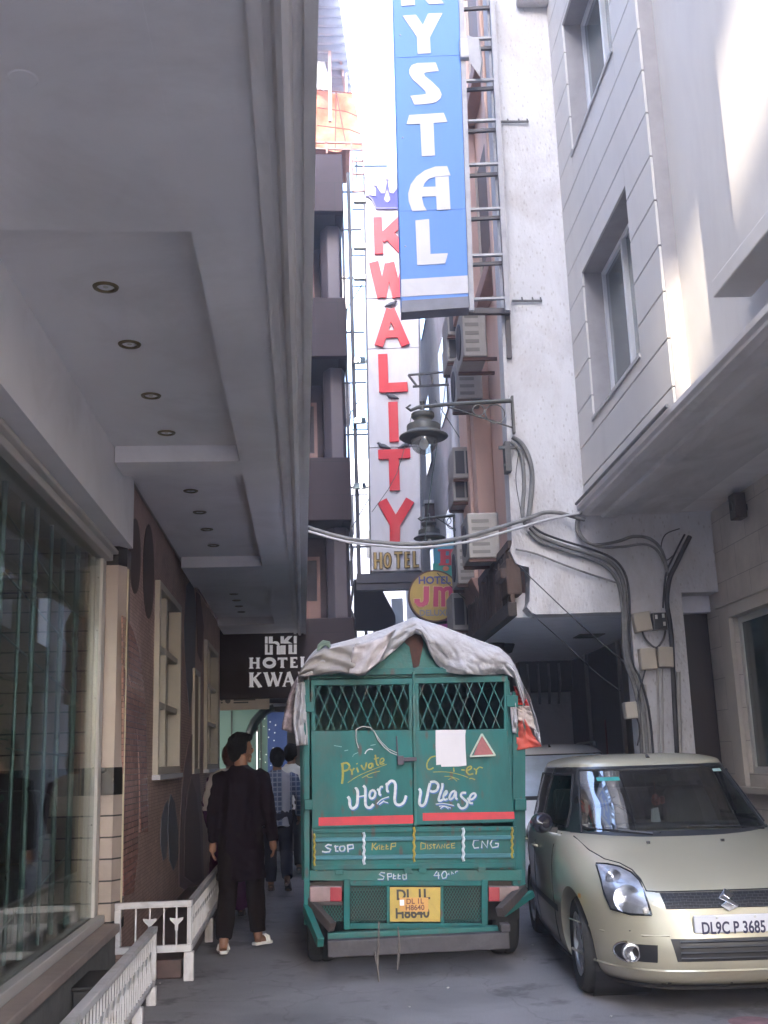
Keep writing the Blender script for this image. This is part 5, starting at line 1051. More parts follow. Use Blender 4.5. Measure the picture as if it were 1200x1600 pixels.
# ================================================================ GREEN GOODS TRUCK (rear view)
YT = 8.40
M_tg = mat('truck_green', (0.004, 0.112, 0.104), 0.5, 0.3, 3, bump=0.35, bscale=5, dirt=(0.06, 0.08, 0.068), dirt_amt=0.9, dirt_scale=3.0, speck=(0.09, 0.055, 0.045), speck_scale=14, speck_amt=0.8, spec=0.3, stretch=(1, 1, .35))
M_tgd = mat('truck_green_worn', (0.008, 0.115, 0.10), 0.55, 0.2, 5, bump=0.15, dirt=(0.10, 0.09, 0.075), dirt_amt=0.65, dirt_scale=4)
M_rust = mat('rusty_iron', (0.055, 0.045, 0.045), 0.7, 0.35, 8, bump=0.2, dirt=(0.12, 0.075, 0.055), dirt_amt=0.5, dirt_scale=5)
tr = thing('goods_truck', (0.53, 10.4, 0), 'green painted goods truck with mesh rear doors lettered Horn Please blocking the lane', 'truck')
def px_rect(q, x0, y0, x1, y1, ya, yb):
    L_ = [onY(x0, y0, YT), onY(x1, y0, YT), onY(x1, y1, YT), onY(x0, y1, YT)]
    q.prism([(p.x, p.z) for p in L_], lambda x, z: (x, ya, z), lambda x, z: (x, yb, z))
def prect(name, x0, y0, x1, y1, ya, yb, m, bevel=0.004, par=None):
    q = MB(); px_rect(q, x0, y0, x1, y1, ya, yb); return q.build(name, m, par or tr, bevel=bevel)
def tpt(px, py, y=YT): p = onY(px, py, YT); return Vector((p.x, y, p.z))
# body box: sides, bulkhead, floor
xl0, xl1, zb, zt = -0.28, 1.34, 0.62, 2.06
q = MB(); q.box(xl0, xl0 + .04, YT + .02, 11.3, zb, zt)
for k in range(7): q.box(xl0 - .025, xl0, YT + .2 + k * .42, YT + .26 + k * .42, zb, zt)
q.build('side_panel', M_tg, tr)
q = MB(); q.box(xl1 - .04, xl1, YT + .02, 11.3, zb, zt)
for k in range(7): q.box(xl1, xl1 + .025, YT + .2 + k * .42, YT + .26 + k * .42, zb, zt)
q.build('side_panel', M_tg, tr)
q = MB(); q.box(xl0, xl1, 11.3, 11.35, zb, 2.5); q.build('bulkhead', M_tgd, tr)
q = MB(); q.box(xl0, xl1, YT + .05, 11.3, zb - .08, zb); q.build('load_floor', M_rust, tr)
q = MB(); rnd = random.Random(4)
for k in range(9):
    x = rnd.uniform(-.1, 1.0); y = rnd.uniform(9.3, 10.6); h = rnd.uniform(.5, 1.15); q.box(x, x + rnd.uniform(.2, .4), y, y + .4, zb + .002 * k, zb + h)
q.build('cargo', mat('dark_sacks', (0.05, 0.04, 0.035), 0.9, 0.4), tr, bevel=0.04)
# corner posts and doors
prect('corner_post', 475, 1062, 484, 1445, YT - .01, YT + .06, M_tg); prect('corner_post', 801, 1080, 821, 1395, YT - .0, YT + .06, M_tg)
for side, (x0, x1) in (('l', (486, 644.0)), ('r', (647.5, 792))):
    d = MB(); xb0, xb1 = (488, 646) if side == 'l' else (649.5, 803)
    # solid lower panel, slightly wider at the foot
    L_ = [tpt(x0, 1142), tpt(x1, 1141 if side == 'l' else 1139), tpt(xb1, 1290 if side == 'l' else 1284), tpt(xb0, 1294 if side == 'l' else 1289)]
    d.prism([(p.x, p.z) for p in L_], lambda x, z: (x, YT - .035, z), lambda x, z: (x, YT, z))
    o = d.build('rear_door', M_tg, tr, bevel=0.006)
    f = MB(); yt0, yt1 = (1063, 1061) if side == 'l' else (1060, 1057)
    for a, c in (((x0, yt0), (x1, yt1)),): f.bar(tpt(*a, YT - .02) + Vector((0, 0, -.02)), tpt(*c, YT - .02) + Vector((0, 0, -.02)), .035, .045)
    for a, c in (((x0 + 3, yt0), (x0 + 4, 1142)), ((x1 - 2.5, yt1), (x1 - 2.5, 1142))): f.bar(tpt(*a, YT - .02), tpt(*c, YT - .02), .032, .03)
    q = f.build('door_frame', M_tg, tr, bevel=0.004); q.parent = o
    m = MB(); X0, X1, Z0, Z1 = tpt(x0 + 5, 1100).x, tpt(x1 - 5, 1100).x, tpt(x0, 1142).z, tpt(x0, 1066).z
    st = .094; hgt = Z1 - Z0; run = hgt * .42; k = -6
    while X0 + k * st < X1 + run:
        for sg in (1, -1):
            a = [X0 + k * st, Z0]; c = [X0 + k * st + run, Z1]
            if sg < 0: a, c = [X0 + k * st, Z1], [X0 + k * st + run, Z0]
            t0 = max(0, (X0 - a[0]) / run); t1 = min(1, (X1 - a[0]) / run)
            if t1 > t0 + .02:
                yy = YT - .022 if sg > 0 else YT - .014
                m.bar((a[0] + run * t0, yy, lerp(a[1], c[1], t0)), (a[0] + run * t1, yy, lerp(a[1], c[1], t1)), .0075, .0075)
        k += 1
    q = m.build('diamond_mesh', M_tg, tr); q.parent = o
    s_ = MB(); rx = ((498, 1277), (645, 1273), (645.5, 1286), (498, 1290)) if side == 'l' else ((660, 1270), (802, 1268), (803, 1279), (660, 1282))
    s_.prism([(tpt(*p).x, tpt(*p).z) for p in rx], lambda x, z: (x, YT - .037, z), lambda x, z: (x, YT - .0355, z)); q = s_.build('red_stripe', mat('stripe_red', (0.52, 0.02, 0.035), 0.5, 0.12, 8, dirt=(0.25, 0.03, 0.05), dirt_amt=0.5, dirt_scale=4), tr); q.parent = o
# hinges
for (x, y) in ((478, 1105), (476, 1257)): prect('hinge', x, y - 8, x + 13, y + 8, YT - .048, YT - .012, M_tg, .005)
for (x, y) in ((790, 1096), (803, 1257)): prect('hinge', x, y - 9, x + 18, y + 9, YT - .048, YT - .012, M_tg, .005)
q = MB(); q.bar(tpt(645.5, 1050, YT - .045), tpt(648.5, 1290, YT - .045), .03, .02); q.build('centre_post', M_tgd, tr, bevel=0.004)
q = MB(); q.bar(tpt(625, 1187, YT - .07), tpt(650, 1186, YT - .07), .03, .03); q.box(tpt(620, 1188).x, tpt(630, 1188).x, YT - .09, YT - .05, tpt(625, 1195).z, tpt(625, 1181).z); q.bar(tpt(619, 1150, YT - .05), tpt(621, 1182, YT - .05), .014, .01); q.build('latch', mat('dirty_iron', (0.05, 0.04, 0.06), 0.5, 0.3), tr, bevel=0.003)
q = MB(); W = [(620, 1180), (610, 1176), (600, 1168), (590, 1156), (585, 1144), (578, 1137), (566, 1135.5), (556, 1140), (556, 1150), (557, 1160), (560, 1169)]; q.tube([tpt(*p, YT - .06 - .01 * math.sin(i)) for i, p in enumerate(W)], .004, 6)
W = [(620, 1177), (606, 1170), (594, 1158), (586, 1146), (580, 1138)]; q.tube([tpt(*p, YT - .055) for p in W], .0035, 6); smoothed(q.build('tie_wire', mat('pale_wire', (0.42, 0.41, 0.39), 0.5), tr))
# gable board above the doors
q = MB(); G = [(478, 1052), (560, 1020), (642, 975), (700, 1000), (795, 1048), (795, 1056), (480, 1060)]
q.prism([(tpt(*p).x, tpt(*p).z) for p in G], lambda x, z: (x, YT + .02, z), lambda x, z: (x, YT + .05, z)); q.build('gable_board', M_tgd, tr)
q = MB(); q.bar(tpt(480, 1052, YT), tpt(795, 1046, YT), .04, .05); q.build('gable_rail', M_tg, tr, bevel=0.004)
q = MB(); q.prism([(tpt(*p).x, tpt(*p).z) for p in ((636, 975), (655, 978), (662, 1005), (655, 1040), (646, 1045), (640, 1010), (628, 1000))], lambda x, z: (x, YT + .016, z), lambda x, z: (x, YT + .019, z)); q.build('rust_patch', mat('rust_brown', (0.07, 0.03, 0.022), 0.85, 0.5, 9), tr)
# tailgate with ribs
prect('tailgate', 487, 1291, 806, 1358, YT - .02, YT + .03, M_tg)
for y, hgt in ((1296, 5), (1309, 6), (1337, 6), (1352, 7)): q = MB(); q.bar(tpt(490, y + 3, YT - .028), tpt(803, y - 1, YT - .028), .018, hgt * .005); q.build('tailgate_rib', M_tg if y != 1309 and y != 1337 else mat('rib_blue_green', (0.012, 0.13, 0.16), 0.45, 0.15), tr, bevel=0.004)
def twist(x, y0, y1, m, wd):
    q = MB(); n_ = 9
    q.tube([tpt(x + (.9 if k % 2 else -.9), lerp(y0, y1, k / n_), YT - .04) for k in range(n_ + 1)], wd, 6); q.build('painted_upright', m, tr)
M_cord = mat('white_blue_cord', (0.5, 0.55, 0.6), 0.5, 0.4, 25); M_ylw = mat('truck_yellow', (0.34, 0.27, 0.045), 0.5, 0.3, 10)
twist(568.5, 1300, 1350, M_cord, .012); twist(723, 1293, 1345, M_cord, .012)
twist(646.5, 1292, 1346, M_ylw, .010); twist(491.5, 1302, 1352, M_ylw, .009); twist(799, 1292, 1340, M_ylw, .009)
q = MB()
for k in range(8):
    p = tpt(492 + k * 13, 1357 - k * .5); q.prism([(p.x, p.z - .012), (p.x + .04, p.z + .012), (p.x + .055, p.z + .010), (p.x + .015, p.z - .014)], lambda x, z: (x, YT - .0225, z), lambda x, z: (x, YT - .0205, z))
q.build('yellow_dashes', M_ylw, tr)
# lower rear panel
prect('lower_panel', 484, 1359, 815, 1376, YT - .012, YT + .03, M_tgd)
for (x, y) in ((530, 1361), (637, 1359), (660, 1358), (752, 1357)): prect('tailgate_hinge', x - 6, y - 3, x + 6, y + 5, YT - .04, YT - .013, M_tgd, .003)
for (x0, x1) in ((537, 547), (752, 762)): prect('panel_upright', x0, 1374, x1, 1452, YT - .02, YT + .02, M_tg)
prect('panel_rail', 547, 1376, 752, 1384, YT - .018, YT + .02, M_tg); prect('panel_rail', 547, 1442, 752, 1451, YT - .018, YT + .02, M_tg)
for (x0, x1) in ((604, 609), (688, 693)): prect('panel_upright', x0, 1384, x1, 1442, YT - .016, YT + .02, M_tg, .003)
prect('panel_backing', 484, 1376, 815, 1440, YT + .10, YT + .12, mat('dark_underside', (0.02, 0.018, 0.017), 0.8, 0.3), 0)
def fine_mesh(x0, y0, x1, y1):
    m = MB(); a = tpt(x0, y1); c = tpt(x1, y0); st = .022; hgt = c.z - a.z; run = hgt * .62; k = -int(run / st) - 1
    while a.x + k * st < c.x:
        for sg in (1, -1):
            t0 = max(0, (a.x - (a.x + k * st)) / run); t1 = min(1, (c.x - (a.x + k * st)) / run)
            if t1 > t0 + .02:
                za, zc = (a.z, c.z) if sg > 0 else (c.z, a.z); yy = YT - .004 if sg > 0 else YT + .0
                m.bar((a.x + k * st + run * t0, yy, lerp(za, zc, t0)), (a.x + k * st + run * t1, yy, lerp(za, zc, t1)), .0035, .0035)
        k += 1
    m.build('grille_mesh', M_tgd, tr)
fine_mesh(549, 1384, 604, 1442); fine_mesh(693, 1384, 750, 1442); fine_mesh(502, 1408, 535, 1442)
# lights
for x0, x1, red in ((484, 534, (516, 534)), (762, 810, (762, 779))):
    o = prect('tail_light', x0, 1384, x1, 1408, YT - .05, YT + .02, mat('dusty_lens', (0.22, 0.14, 0.14), 0.35, 0.3, 8, dirt=(0.14, 0.12, 0.11), dirt_amt=0.6, dirt_scale=6), .008)
    q = prect('red_lens', red[0], 1385, red[1], 1407, YT - .056, YT - .049, mat('red_lens', (0.30, 0.006, 0.02), 0.25, 0.15, 6), .004, tr); q.parent = o
prect('light_bracket', 484, 1408, 535, 1414, YT - .04, YT + .03, M_rust)
# number plate
pl_ = prect('number_plate', 609, 1386, 688, 1440, YT - .010, YT + .0, mat('plate_yellow', (0.50, 0.35, 0.07), 0.5, 0.1, 6, dirt=(0.28, 0.2, 0.07), dirt_amt=0.5, dirt_scale=6), .003)
def ttext(body, size, px, py, m, dy, off=0.0, sx=1.0, name='lettering', ext=.0012, shear=0, par=None, roll=R(1.2), spacing=1.0):
    p = tpt(px, py); q = MB(); q.text(body, size, textM(p.x, YT - dy, p.z, -roll * 0 + R(.6)), ext, off, shear, sx=sx, spacing=spacing); o = q.build(name, m, tr)
    if par: o.parent = par
    return o
M_plk = mat('plate_black', (0.03, 0.025, 0.02), 0.5, 0.2)
ttext('DL 1L', .10, 645, 1398, M_plk, .0125, .003, 1.0, 'plate_text', par=pl_); ttext('H8640', .098, 644, 1427, M_plk, .0125, .003, .95, 'plate_text', par=pl_)
o = prect('plate_sticker', 624, 1402, 669, 1424, YT - .018, YT - .0145, mat('sticker_orange', (0.62, 0.32, 0.08), 0.35, 0.08), .001); o.parent = pl_
for (b_, y, s_) in (('DL 1L', 1408, .052), ('H8640', 1418, .052)): ttext(b_, s_, 648, y, mat('sticker_brown', (0.16, 0.05, 0.03), 0.5), .0195, .001, 1.0, 'plate_text', .0008, par=pl_)
q = MB(); a = tpt(627, 1410); q.box(a.x - .012, a.x + .02, YT - .0195, YT - .0182, a.z - .02, a.z + .02); o = q.build('hologram', M_sgn, tr); o.parent = pl_
# bumper beams: green inner step, splayed brackets, heavy outer bumper
pa = onY(512, 1467, 8.22); pb = onY(778, 1456, 8.22); q = MB(); q.bar(pa, pb, .08, .085); q.build('rear_step', M_tgd, tr, bevel=0.006)
q = MB(); q.bar((-.26, 8.44, .50), (-.075, 8.18, .33), .05, .07); q.build('bumper_bracket', M_rust, tr, bevel=0.006)
q = MB(); q.bar((1.36, 8.44, .52), (1.13, 8.16, .39), .06, .07); q.build('bumper_bracket', M_rust, tr, bevel=0.006)
q = MB(); q.bar((-.27, 8.42, .44), (-.16, 8.05, .25), .05, .07); q.build('bumper_end', M_tgd, tr, bevel=0.006)
q = MB(); q.bar((1.42, 8.42, .48), (1.17, 8.3, .36), .05, .05); q.build('bumper_end', M_tgd, tr, bevel=0.006)
a = onY(512, 1482, 8.0); c = onY(795, 1468, 8.0); q = MB(); q.bar(a, c, .09, .11); q.box(c.x - .06, c.x + .01, 7.95, 8.05, c.z + .056, c.z + .11); q.build('bumper', mat('bumper_dark', (0.045, 0.04, 0.045), 0.6, 0.35, 7, bump=0.2, dirt=(0.13, 0.12, 0.13), dirt_amt=0.5, dirt_scale=3), tr, bevel=0.008)
q = MB()
for L_ in ([(592, 1440), (591, 1480), (590, 1510), (592, 1535)], [(622, 1448), (624, 1480), (622, 1505), (621, 1515)], [(586, 1487), (588, 1505)]): q.tube([onY(x, y, 7.94) for x, y in L_], [.006, .009, .008, .004][:len(L_)], 5)
q.build('hanging_ropes', mat('old_rope', (0.14, 0.12, 0.11), 0.9, 0.3), tr)
# chassis, wheels, cab
for x in (.18, .82): q = MB(); q.box(x, x + .08, 8.62, 12.6, .42, .54); q.build('chassis_rail', M_rust, tr)
q = MB(); q.tube([(-.1, 8.85, .33), (1.15, 8.85, .33)], .05, 10); q.lathe([(.04, -.12), (.13, -.06), (.13, .06), (.04, .12)], (.53, 8.85, .33), 14, 'x'); smoothed(q.build('rear_axle', M_rust, tr))
def wheel(par, x, y, r, wdt, out, name='wheel', rimr=.6, spokes=0, M_r=None):
    tp = [(r * rimr, -wdt / 2 + .012), (r * .9, -wdt / 2), (r * .975, -wdt / 2 + .02), (r, -wdt / 2 + .05), (r * 1.0, -.012), (r * .985, -.008), (r * .985, .008), (r, .012), (r, wdt / 2 - .05), (r * .975, wdt / 2 - .02), (r * .9, wdt / 2), (r * rimr, wdt / 2 - .012)]
    t_ = MB(); t_.lathe(tp, (x, y, r), 40, 'x', cap=False)
    rm = MB(); s = out
    if not spokes:
        rm.lathe([(r * rimr + .004, s * (wdt / 2 - .01)), (r * rimr - .015, s * (wdt / 2 - .03)), (r * .42, s * (wdt / 2 - .06)), (r * .3, s * (wdt / 2 - .02)), (.001, s * (wdt / 2 - .015))], (x, y, r), 28, 'x', cap=False)
    else:
        rm.lathe([(r * rimr + .006, s * (wdt / 2 - .005)), (r * rimr - .02, s * (wdt / 2 - .008)), (r * rimr - .03, s * (wdt / 2 - .05)), (r * rimr - .03, -s * .05)], (x, y, r), 36, 'x', cap=False)
        rm.lathe([(r * .19, s * (wdt / 2 - .05)), (r * .18, s * (wdt / 2 - .02)), (r * .12, s * (wdt / 2 - .012)), (.001, s * (wdt / 2 - .01))], (x, y, r), 20, 'x', cap=False)
        for k in range(spokes):
            t = 6.2832 * k / spokes + .3; ca, sa = math.cos(t), math.sin(t); tn = Vector((0, -sa, ca)); rd = Vector((0, ca, sa)); c_ = Vector((x + s * (wdt / 2 - .03), y, r))
            a_, b_ = r * .15, r * rimr - .015; w0, w1 = r * .10, r * .15
            P4 = [c_ + rd * a_ - tn * w0, c_ + rd * a_ + tn * w0, c_ + rd * b_ + tn * w1, c_ + rd * b_ - tn * w1]; dx = Vector((s * .022, 0, 0))
            rm.add(P4 + [p + dx for p in P4], [(0, 1, 2, 3), (7, 6, 5, 4), (0, 4, 5, 1), (1, 5, 6, 2), (2, 6, 7, 3), (3, 7, 4, 0)])
        rm.lathe([(r * rimr - .032, -s * .02), (.001, -s * .02)], (x, y, r), 24, 'x', cap=False)
    o = smoothed(rm.build(name, M_r or mat('wheel_steel', (0.18, 0.17, 0.16), 0.5, 0.2, 8, metal=0.4), par), 35)
    q = smoothed(t_.build('tyre', M_rubber, par), 35); q.parent = o
    return o
for x, s in ((-.17, -1), (1.23, 1)): wheel(tr, x, 8.85, .335, .20, s); wheel(tr, x + (.03 if s < 0 else -.03), 11.9, .335, .18, s)
q = MB(); q.prism([(11.42, .5), (13.0, .5), (13.05, 1.0), (12.75, 1.85), (12.5, 1.95), (11.42, 1.95)], lambda y, z: (xl0 + .06, y, z), lambda y, z: (xl1 - .06, y, z)); q.build('cab', M_tg, tr, bevel=0.04, seg=3)
q = MB(); q.prism([(12.98, 1.1), (12.75, 1.78), (12.76, 1.78), (12.99, 1.1)], lambda y, z: (xl0 + .16, y + .07, z), lambda y, z: (xl1 - .16, y + .07, z)); q.build('windscreen', M_pane, tr)
# sticker sheet, reflector triangle
q = MB(); L_ = [(680, 1141), (727, 1140.5), (726, 1150), (726.5, 1170), (728, 1196), (716, 1197.5), (689, 1198), (688, 1194.5), (681, 1195.5), (680, 1165)]
q.prism([(tpt(*p).x, tpt(*p).z) for p in L_], lambda x, z: (x, YT - .039, z), lambda x, z: (x, YT - .0358, z)); q.build('pasted_paper', mat('paper', (0.62, 0.59, 0.61), 0.8, 0.04, 4), tr)
q = MB(); q.prism([(tpt(*p).x, tpt(*p).z) for p in ((751.5, 1148), (739, 1180), (770.5, 1179))], lambda x, z: (x, YT - .05, z), lambda x, z: (x, YT - .0358, z)); o = q.build('reflector_triangle', mat('reflector_red', (0.24, 0.03, 0.045), 0.35, 0.15, 40), tr)
q = MB()
for a, c in (((751.5, 1147), (734, 1181)), ((751.5, 1147), (772, 1180)), ((733, 1182), (772.5, 1180))): q.bar(tpt(*a, YT - .055), tpt(*c, YT - .055), .011, .012)
q = q.build('triangle_rim', mat('rim_pale', (0.36, 0.42, 0.36), 0.5, 0.2), tr); q.parent = o

# hand painted lettering, traced stroke by stroke on the door panels
M_pw = mat('paint_white', (0.50, 0.53, 0.55), 0.5, 0.2, 30, dirt=(0.16, 0.30, 0.28), dirt_amt=0.6, dirt_scale=22); M_pb = mat('paint_blue', (0.03, 0.11, 0.32), 0.5, 0.2, 20); M_py = mat('paint_yellow', (0.26, 0.25, 0.03), 0.55, 0.35, 25); M_pwf = mat('paint_faded', (0.16, 0.32, 0.30), 0.6, 0.4, 25)
LAY = [0]
def paint(strokes, ox, oy, k, m, name, du=0, dv=0, lay=0, dy=.0357, smooth=4):
    q = MB()
    for i, (w_, pts) in enumerate(strokes):
        th = .0010 + lay * .0012 + .00007 * i
        q.stroke([(ox + (u + du) / k, oy + (v + dv) / k) for u, v in pts], w_ / k, lambda u, v, th=th: Vector((onY(u, v, YT).x, YT - dy - th, onY(u, v, YT).z)), lambda u, v: Vector((onY(u, v, YT).x, YT - dy + .0002, onY(u, v, YT).z)), smooth=smooth)
    return q.build(name, m, tr)
horn = [(32, [(325, 858), (345, 890), (350, 960), (375, 995), (410, 985), (432, 950), (440, 880), (440, 800), (425, 765), (412, 770)]), (30, [(505, 730), (528, 760), (530, 850), (530, 940), (550, 980), (590, 985), (625, 945)]), (16, [(445, 862), (525, 845)]),
        (26, [(625, 780), (590, 800), (578, 850), (600, 880), (635, 860), (645, 810), (622, 780)]), (26, [(668, 770), (690, 790), (695, 830), (715, 840)]), (22, [(690, 790), (710, 745), (735, 745)]), (26, [(768, 705), (780, 720), (785, 790), (805, 795)]), (30, [(785, 720), (820, 680), (860, 680), (880, 720), (878, 800), (872, 890), (885, 940), (930, 955), (980, 920), (1005, 845)]),
        (12, [(665, 942), (720, 890), (805, 860)]), (12, [(690, 950), (750, 905)]), (10, [(740, 915), (795, 930)])]
please = [(30, [(105, 765), (125, 800), (115, 880), (112, 940), (140, 965), (175, 940), (195, 880), (215, 780), (235, 700)]), (28, [(235, 690), (290, 685), (330, 720), (315, 780), (270, 800), (235, 790)]), (26, [(380, 700), (375, 760), (345, 850), (335, 900), (360, 905), (385, 890)]), (22, [(400, 850), (430, 815), (425, 790), (400, 820), (390, 870), (410, 895), (440, 880)]),
          (24, [(530, 790), (485, 810), (460, 870), (475, 890), (510, 860), (535, 800), (535, 870), (555, 890)]), (26, [(655, 815), (610, 815), (595, 850), (635, 890), (670, 930), (650, 980), (600, 995), (565, 960), (570, 940)]), (24, [(665, 880), (720, 890), (765, 850), (755, 820), (715, 835), (690, 890), (700, 930), (735, 935)]),
          (10, [(300, 945), (400, 940), (515, 962)]), (10, [(340, 970), (400, 968), (475, 990)]), (9, [(355, 998), (400, 972), (450, 1000)])]
for L_, ox, nm in ((horn, 500, 'Horn'), (please, 640, 'Please')):
    paint([(w_ + 4, p) for w_, p in L_], ox, 1130, 7.5, M_pb, 'lettering_shade', 7, 12, 0); paint(L_, ox, 1130, 7.5, M_pw, 'painted_lettering', 0, 0, 1)
priv = [(26, [(262, 480), (268, 600), (258, 710)]), (22, [(245, 480), (310, 465), (345, 500), (325, 545), (275, 560)]), (20, [(350, 535), (372, 560), (375, 605)]), (18, [(375, 560), (400, 525)]), (20, [(430, 520), (450, 575)]), (18, [(430, 470), (436, 480)]), (20, [(480, 490), (520, 545), (545, 460)]), (18, [(610, 470), (575, 480), (570, 520), (600, 520), (615, 470), (620, 515)]), (18, [(645, 370), (665, 480), (690, 490)]), (14, [(630, 420), (690, 405)]), (14, [(700, 470), (745, 440), (735, 410), (705, 430), (705, 480), (750, 470)]), (8, [(325, 695), (480, 600), (780, 480)]), (8, [(490, 640), (590, 590), (700, 560)]), (7, [(540, 610), (570, 635), (615, 630)])]
paint(priv, 500, 1130, 7.5, M_py, 'painted_lettering')
carr = [(16, [(300, 385), (240, 405), (200, 470), (205, 530), (240, 540), (275, 520)]), (14, [(510, 520), (515, 570)]), (14, [(600, 545), (640, 550)]), (18, [(660, 560), (715, 530), (710, 505), (675, 520), (660, 560), (690, 600), (740, 590)]), (16, [(745, 530), (775, 555), (770, 600)]), (14, [(775, 550), (810, 515), (850, 525)]), (8, [(270, 572), (420, 570), (560, 595), (680, 635)]), (8, [(400, 622), (480, 625), (575, 660)]), (7, [(450, 660), (500, 640), (550, 680)]), (12, [(690, 650), (720, 645), (760, 660)])]
paint(carr, 640, 1130, 7.5, M_py, 'painted_lettering')
paint([(12, [(525, 360), (545, 325), (580, 305), (620, 310)])], 500, 1130, 7.5, M_pw, 'painted_lettering')
paint([(9, [(165, 262), (210, 270), (255, 278)]), (9, [(285, 325), (330, 315)]), (8, [(380, 395), (400, 365), (445, 345)]), (9, [(590, 262), (650, 250)])], 500, 1130, 7.5, M_pwf, 'faded_scratches')
# tailgate words in blocky blackletter strokes (crop at 480,1280 scale 3.53)
def tw(st, m, dy, shade=True, nm='painted_lettering', w=1.0):
    if shade: paint([(w_ * w + 1, p) for w_, p in st], 480, 1280, 3.53, M_pb, 'lettering_shade', 2, 4, 0, dy, 0)
    paint([(w_ * w, p) for w_, p in st], 480, 1280, 3.53, m, nm, 0, 0, 1, dy, 0)
stop = [(8, [(135, 142), (115, 138), (100, 148), (112, 158), (130, 165), (122, 178), (100, 180), (82, 176)]), (8, [(155, 142), (158, 175), (172, 174)]), (5, [(148, 150), (172, 147)]), (8, [(182, 148), (178, 162), (184, 175)]), (8, [(204, 146), (208, 160), (202, 174)]), (5, [(182, 148), (204, 146)]), (5, [(184, 175), (202, 174)]), (8, [(222, 140), (226, 180)]), (7, [(220, 142), (252, 138), (254, 158), (228, 163)])]
tw(stop, M_pw, .0205)
keep = [(6, [(360, 130), (357, 169)]), (5, [(380, 130), (361, 150)]), (5.5, [(362, 148), (382, 168)]), (5, [(388, 148), (384, 166)]), (5, [(380, 156), (400, 140), (398, 166)]), (6, [(412, 140), (408, 166), (424, 164)]), (5, [(410, 152), (424, 150)]), (6, [(436, 138), (434, 164), (448, 162)]), (5, [(434, 150), (446, 148)]), (6, [(464, 132), (460, 168)]), (6, [(462, 134), (488, 130), (486, 148), (464, 150)])]
tw(keep, M_ylw, .0205, False)
dist = [(6, [(626, 128), (626, 165), (650, 160), (652, 135), (626, 128)]), (5, [(662, 138), (664, 164)]), (5, [(685, 138), (672, 142), (686, 155), (672, 164)]), (5, [(696, 134), (700, 162)]), (5, [(690, 142), (708, 138)]), (5, [(712, 160), (722, 136), (732, 160)]), (5, [(740, 160), (742, 138), (756, 158), (758, 134)]), (5, [(782, 136), (768, 142), (768, 158), (784, 156)]), (5, [(794, 134), (796, 158), (814, 156)]), (4, [(794, 145), (810, 143)]), (4, [(794, 134), (814, 131)])]
tw(dist, M_ylw, .0205, False)
cng = [(7, [(945, 112), (918, 115), (912, 140), (920, 158), (945, 155)]), (7, [(960, 158), (962, 118), (990, 155), (994, 112)]), (7, [(1052, 108), (1018, 112), (1008, 135), (1018, 155), (1050, 150), (1052, 132), (1034, 132)])]
tw(cng, M_pw, .0205)
speed = [(6, [(428, 295), (408, 292), (396, 302), (424, 316), (418, 330), (388, 330)]), (6, [(442, 300), (446, 336)]), (6, [(442, 300), (464, 298), (464, 315), (446, 316)]), (6, [(476, 300), (474, 328), (490, 326)]), (5, [(476, 313), (490, 311)]), (6, [(502, 300), (500, 328), (514, 326)]), (5, [(500, 312), (514, 310)]), (6, [(528, 328), (526, 305), (545, 308), (546, 328), (528, 330)]), (6, [(546, 328), (545, 292)])]
tw(speed, M_pw, .0125)
forty = [(6, [(715, 285), (698, 310), (730, 308)]), (6, [(722, 292), (724, 328)]), (6, [(750, 288), (740, 305), (746, 325), (764, 322), (770, 302), (762, 286), (750, 288)]), (4, [(782, 295), (776, 303), (784, 305)]), (4, [(796, 303), (794, 288), (806, 300)]), (4, [(816, 296), (818, 286), (830, 285)])]
tw(forty, M_pw, .0125)

# ---------------------------------------------------------------- tarpaulin over the truck
M_tarp = mat('grey_tarpaulin', (0.40, 0.39, 0.41), 0.65, 0.08, 3, bump=0.3, bscale=40, ridge=5.5, dirt=(0.28, 0.255, 0.25), dirt_amt=0.65, dirt_scale=2.6)
M_tarpd = mat('dirty_tarpaulin', (0.30, 0.275, 0.26), 0.7, 0.18, 4, bump=0.5, bscale=8, dirt=(0.15, 0.13, 0.12), dirt_amt=0.6, dirt_scale=2.5)
tp_ = thing('tarpaulin', (0.53, 9.5, 2.1), 'grey white tarpaulin draped over the truck roof and bunched at its rear edge', 'tarpaulin')
top = [(468, 1056), (474, 1042), (484, 1027), (492, 1018), (504, 1008), (516, 1009), (548, 1001), (600, 985), (628, 974), (646, 966), (664, 972), (690, 980), (720, 992), (755, 1005), (778, 1013), (795, 1028), (806, 1048), (815, 1072)]
bot = [(468, 1059), (482, 1058), (505, 1055), (530, 1052), (545, 1055), (560, 1058), (570, 1056), (580, 1046), (600, 1031), (622, 1012), (636, 999), (647, 992), (656, 994), (664, 1006), (670, 1022), (682, 1038), (696, 1050), (715, 1055), (755, 1056), (785, 1053), (800, 1060), (806, 1078), (815, 1105)]
def wr(x, y, s=0): return -abs(noise.noise(Vector((x * 5 + s, y * 1.6 + x * 2, 7)))) * .05 + noise.noise(Vector((x * 3.1 + s, y * 2.3, s))) * .030 + noise.noise(Vector((x * 8 + s, y * 5, s + 4))) * .012
PT = [onY(x, y, YT) for x, y in top]
def roof(u, v):
    x = lerp(468, 815, u); y = poly_at(top, x); p = onY(x, y, YT); yy = YT - .06 + v * 3.2
    sag = -.05 * math.sin(v * 3.14159 * 3) ** 2 * (1 - abs(2 * u - 1)) - .03 * v
    return Vector((lerp(p.x, .53 + (p.x - .53) * 1.02, v), yy, p.z + sag + wr(p.x, yy) * min(1, v * 6)))
q = MB(); q.grid(roof, 110, 80); smoothed(q.build('roof_sheet', M_tarp, tp_, solid=0.006), 80)
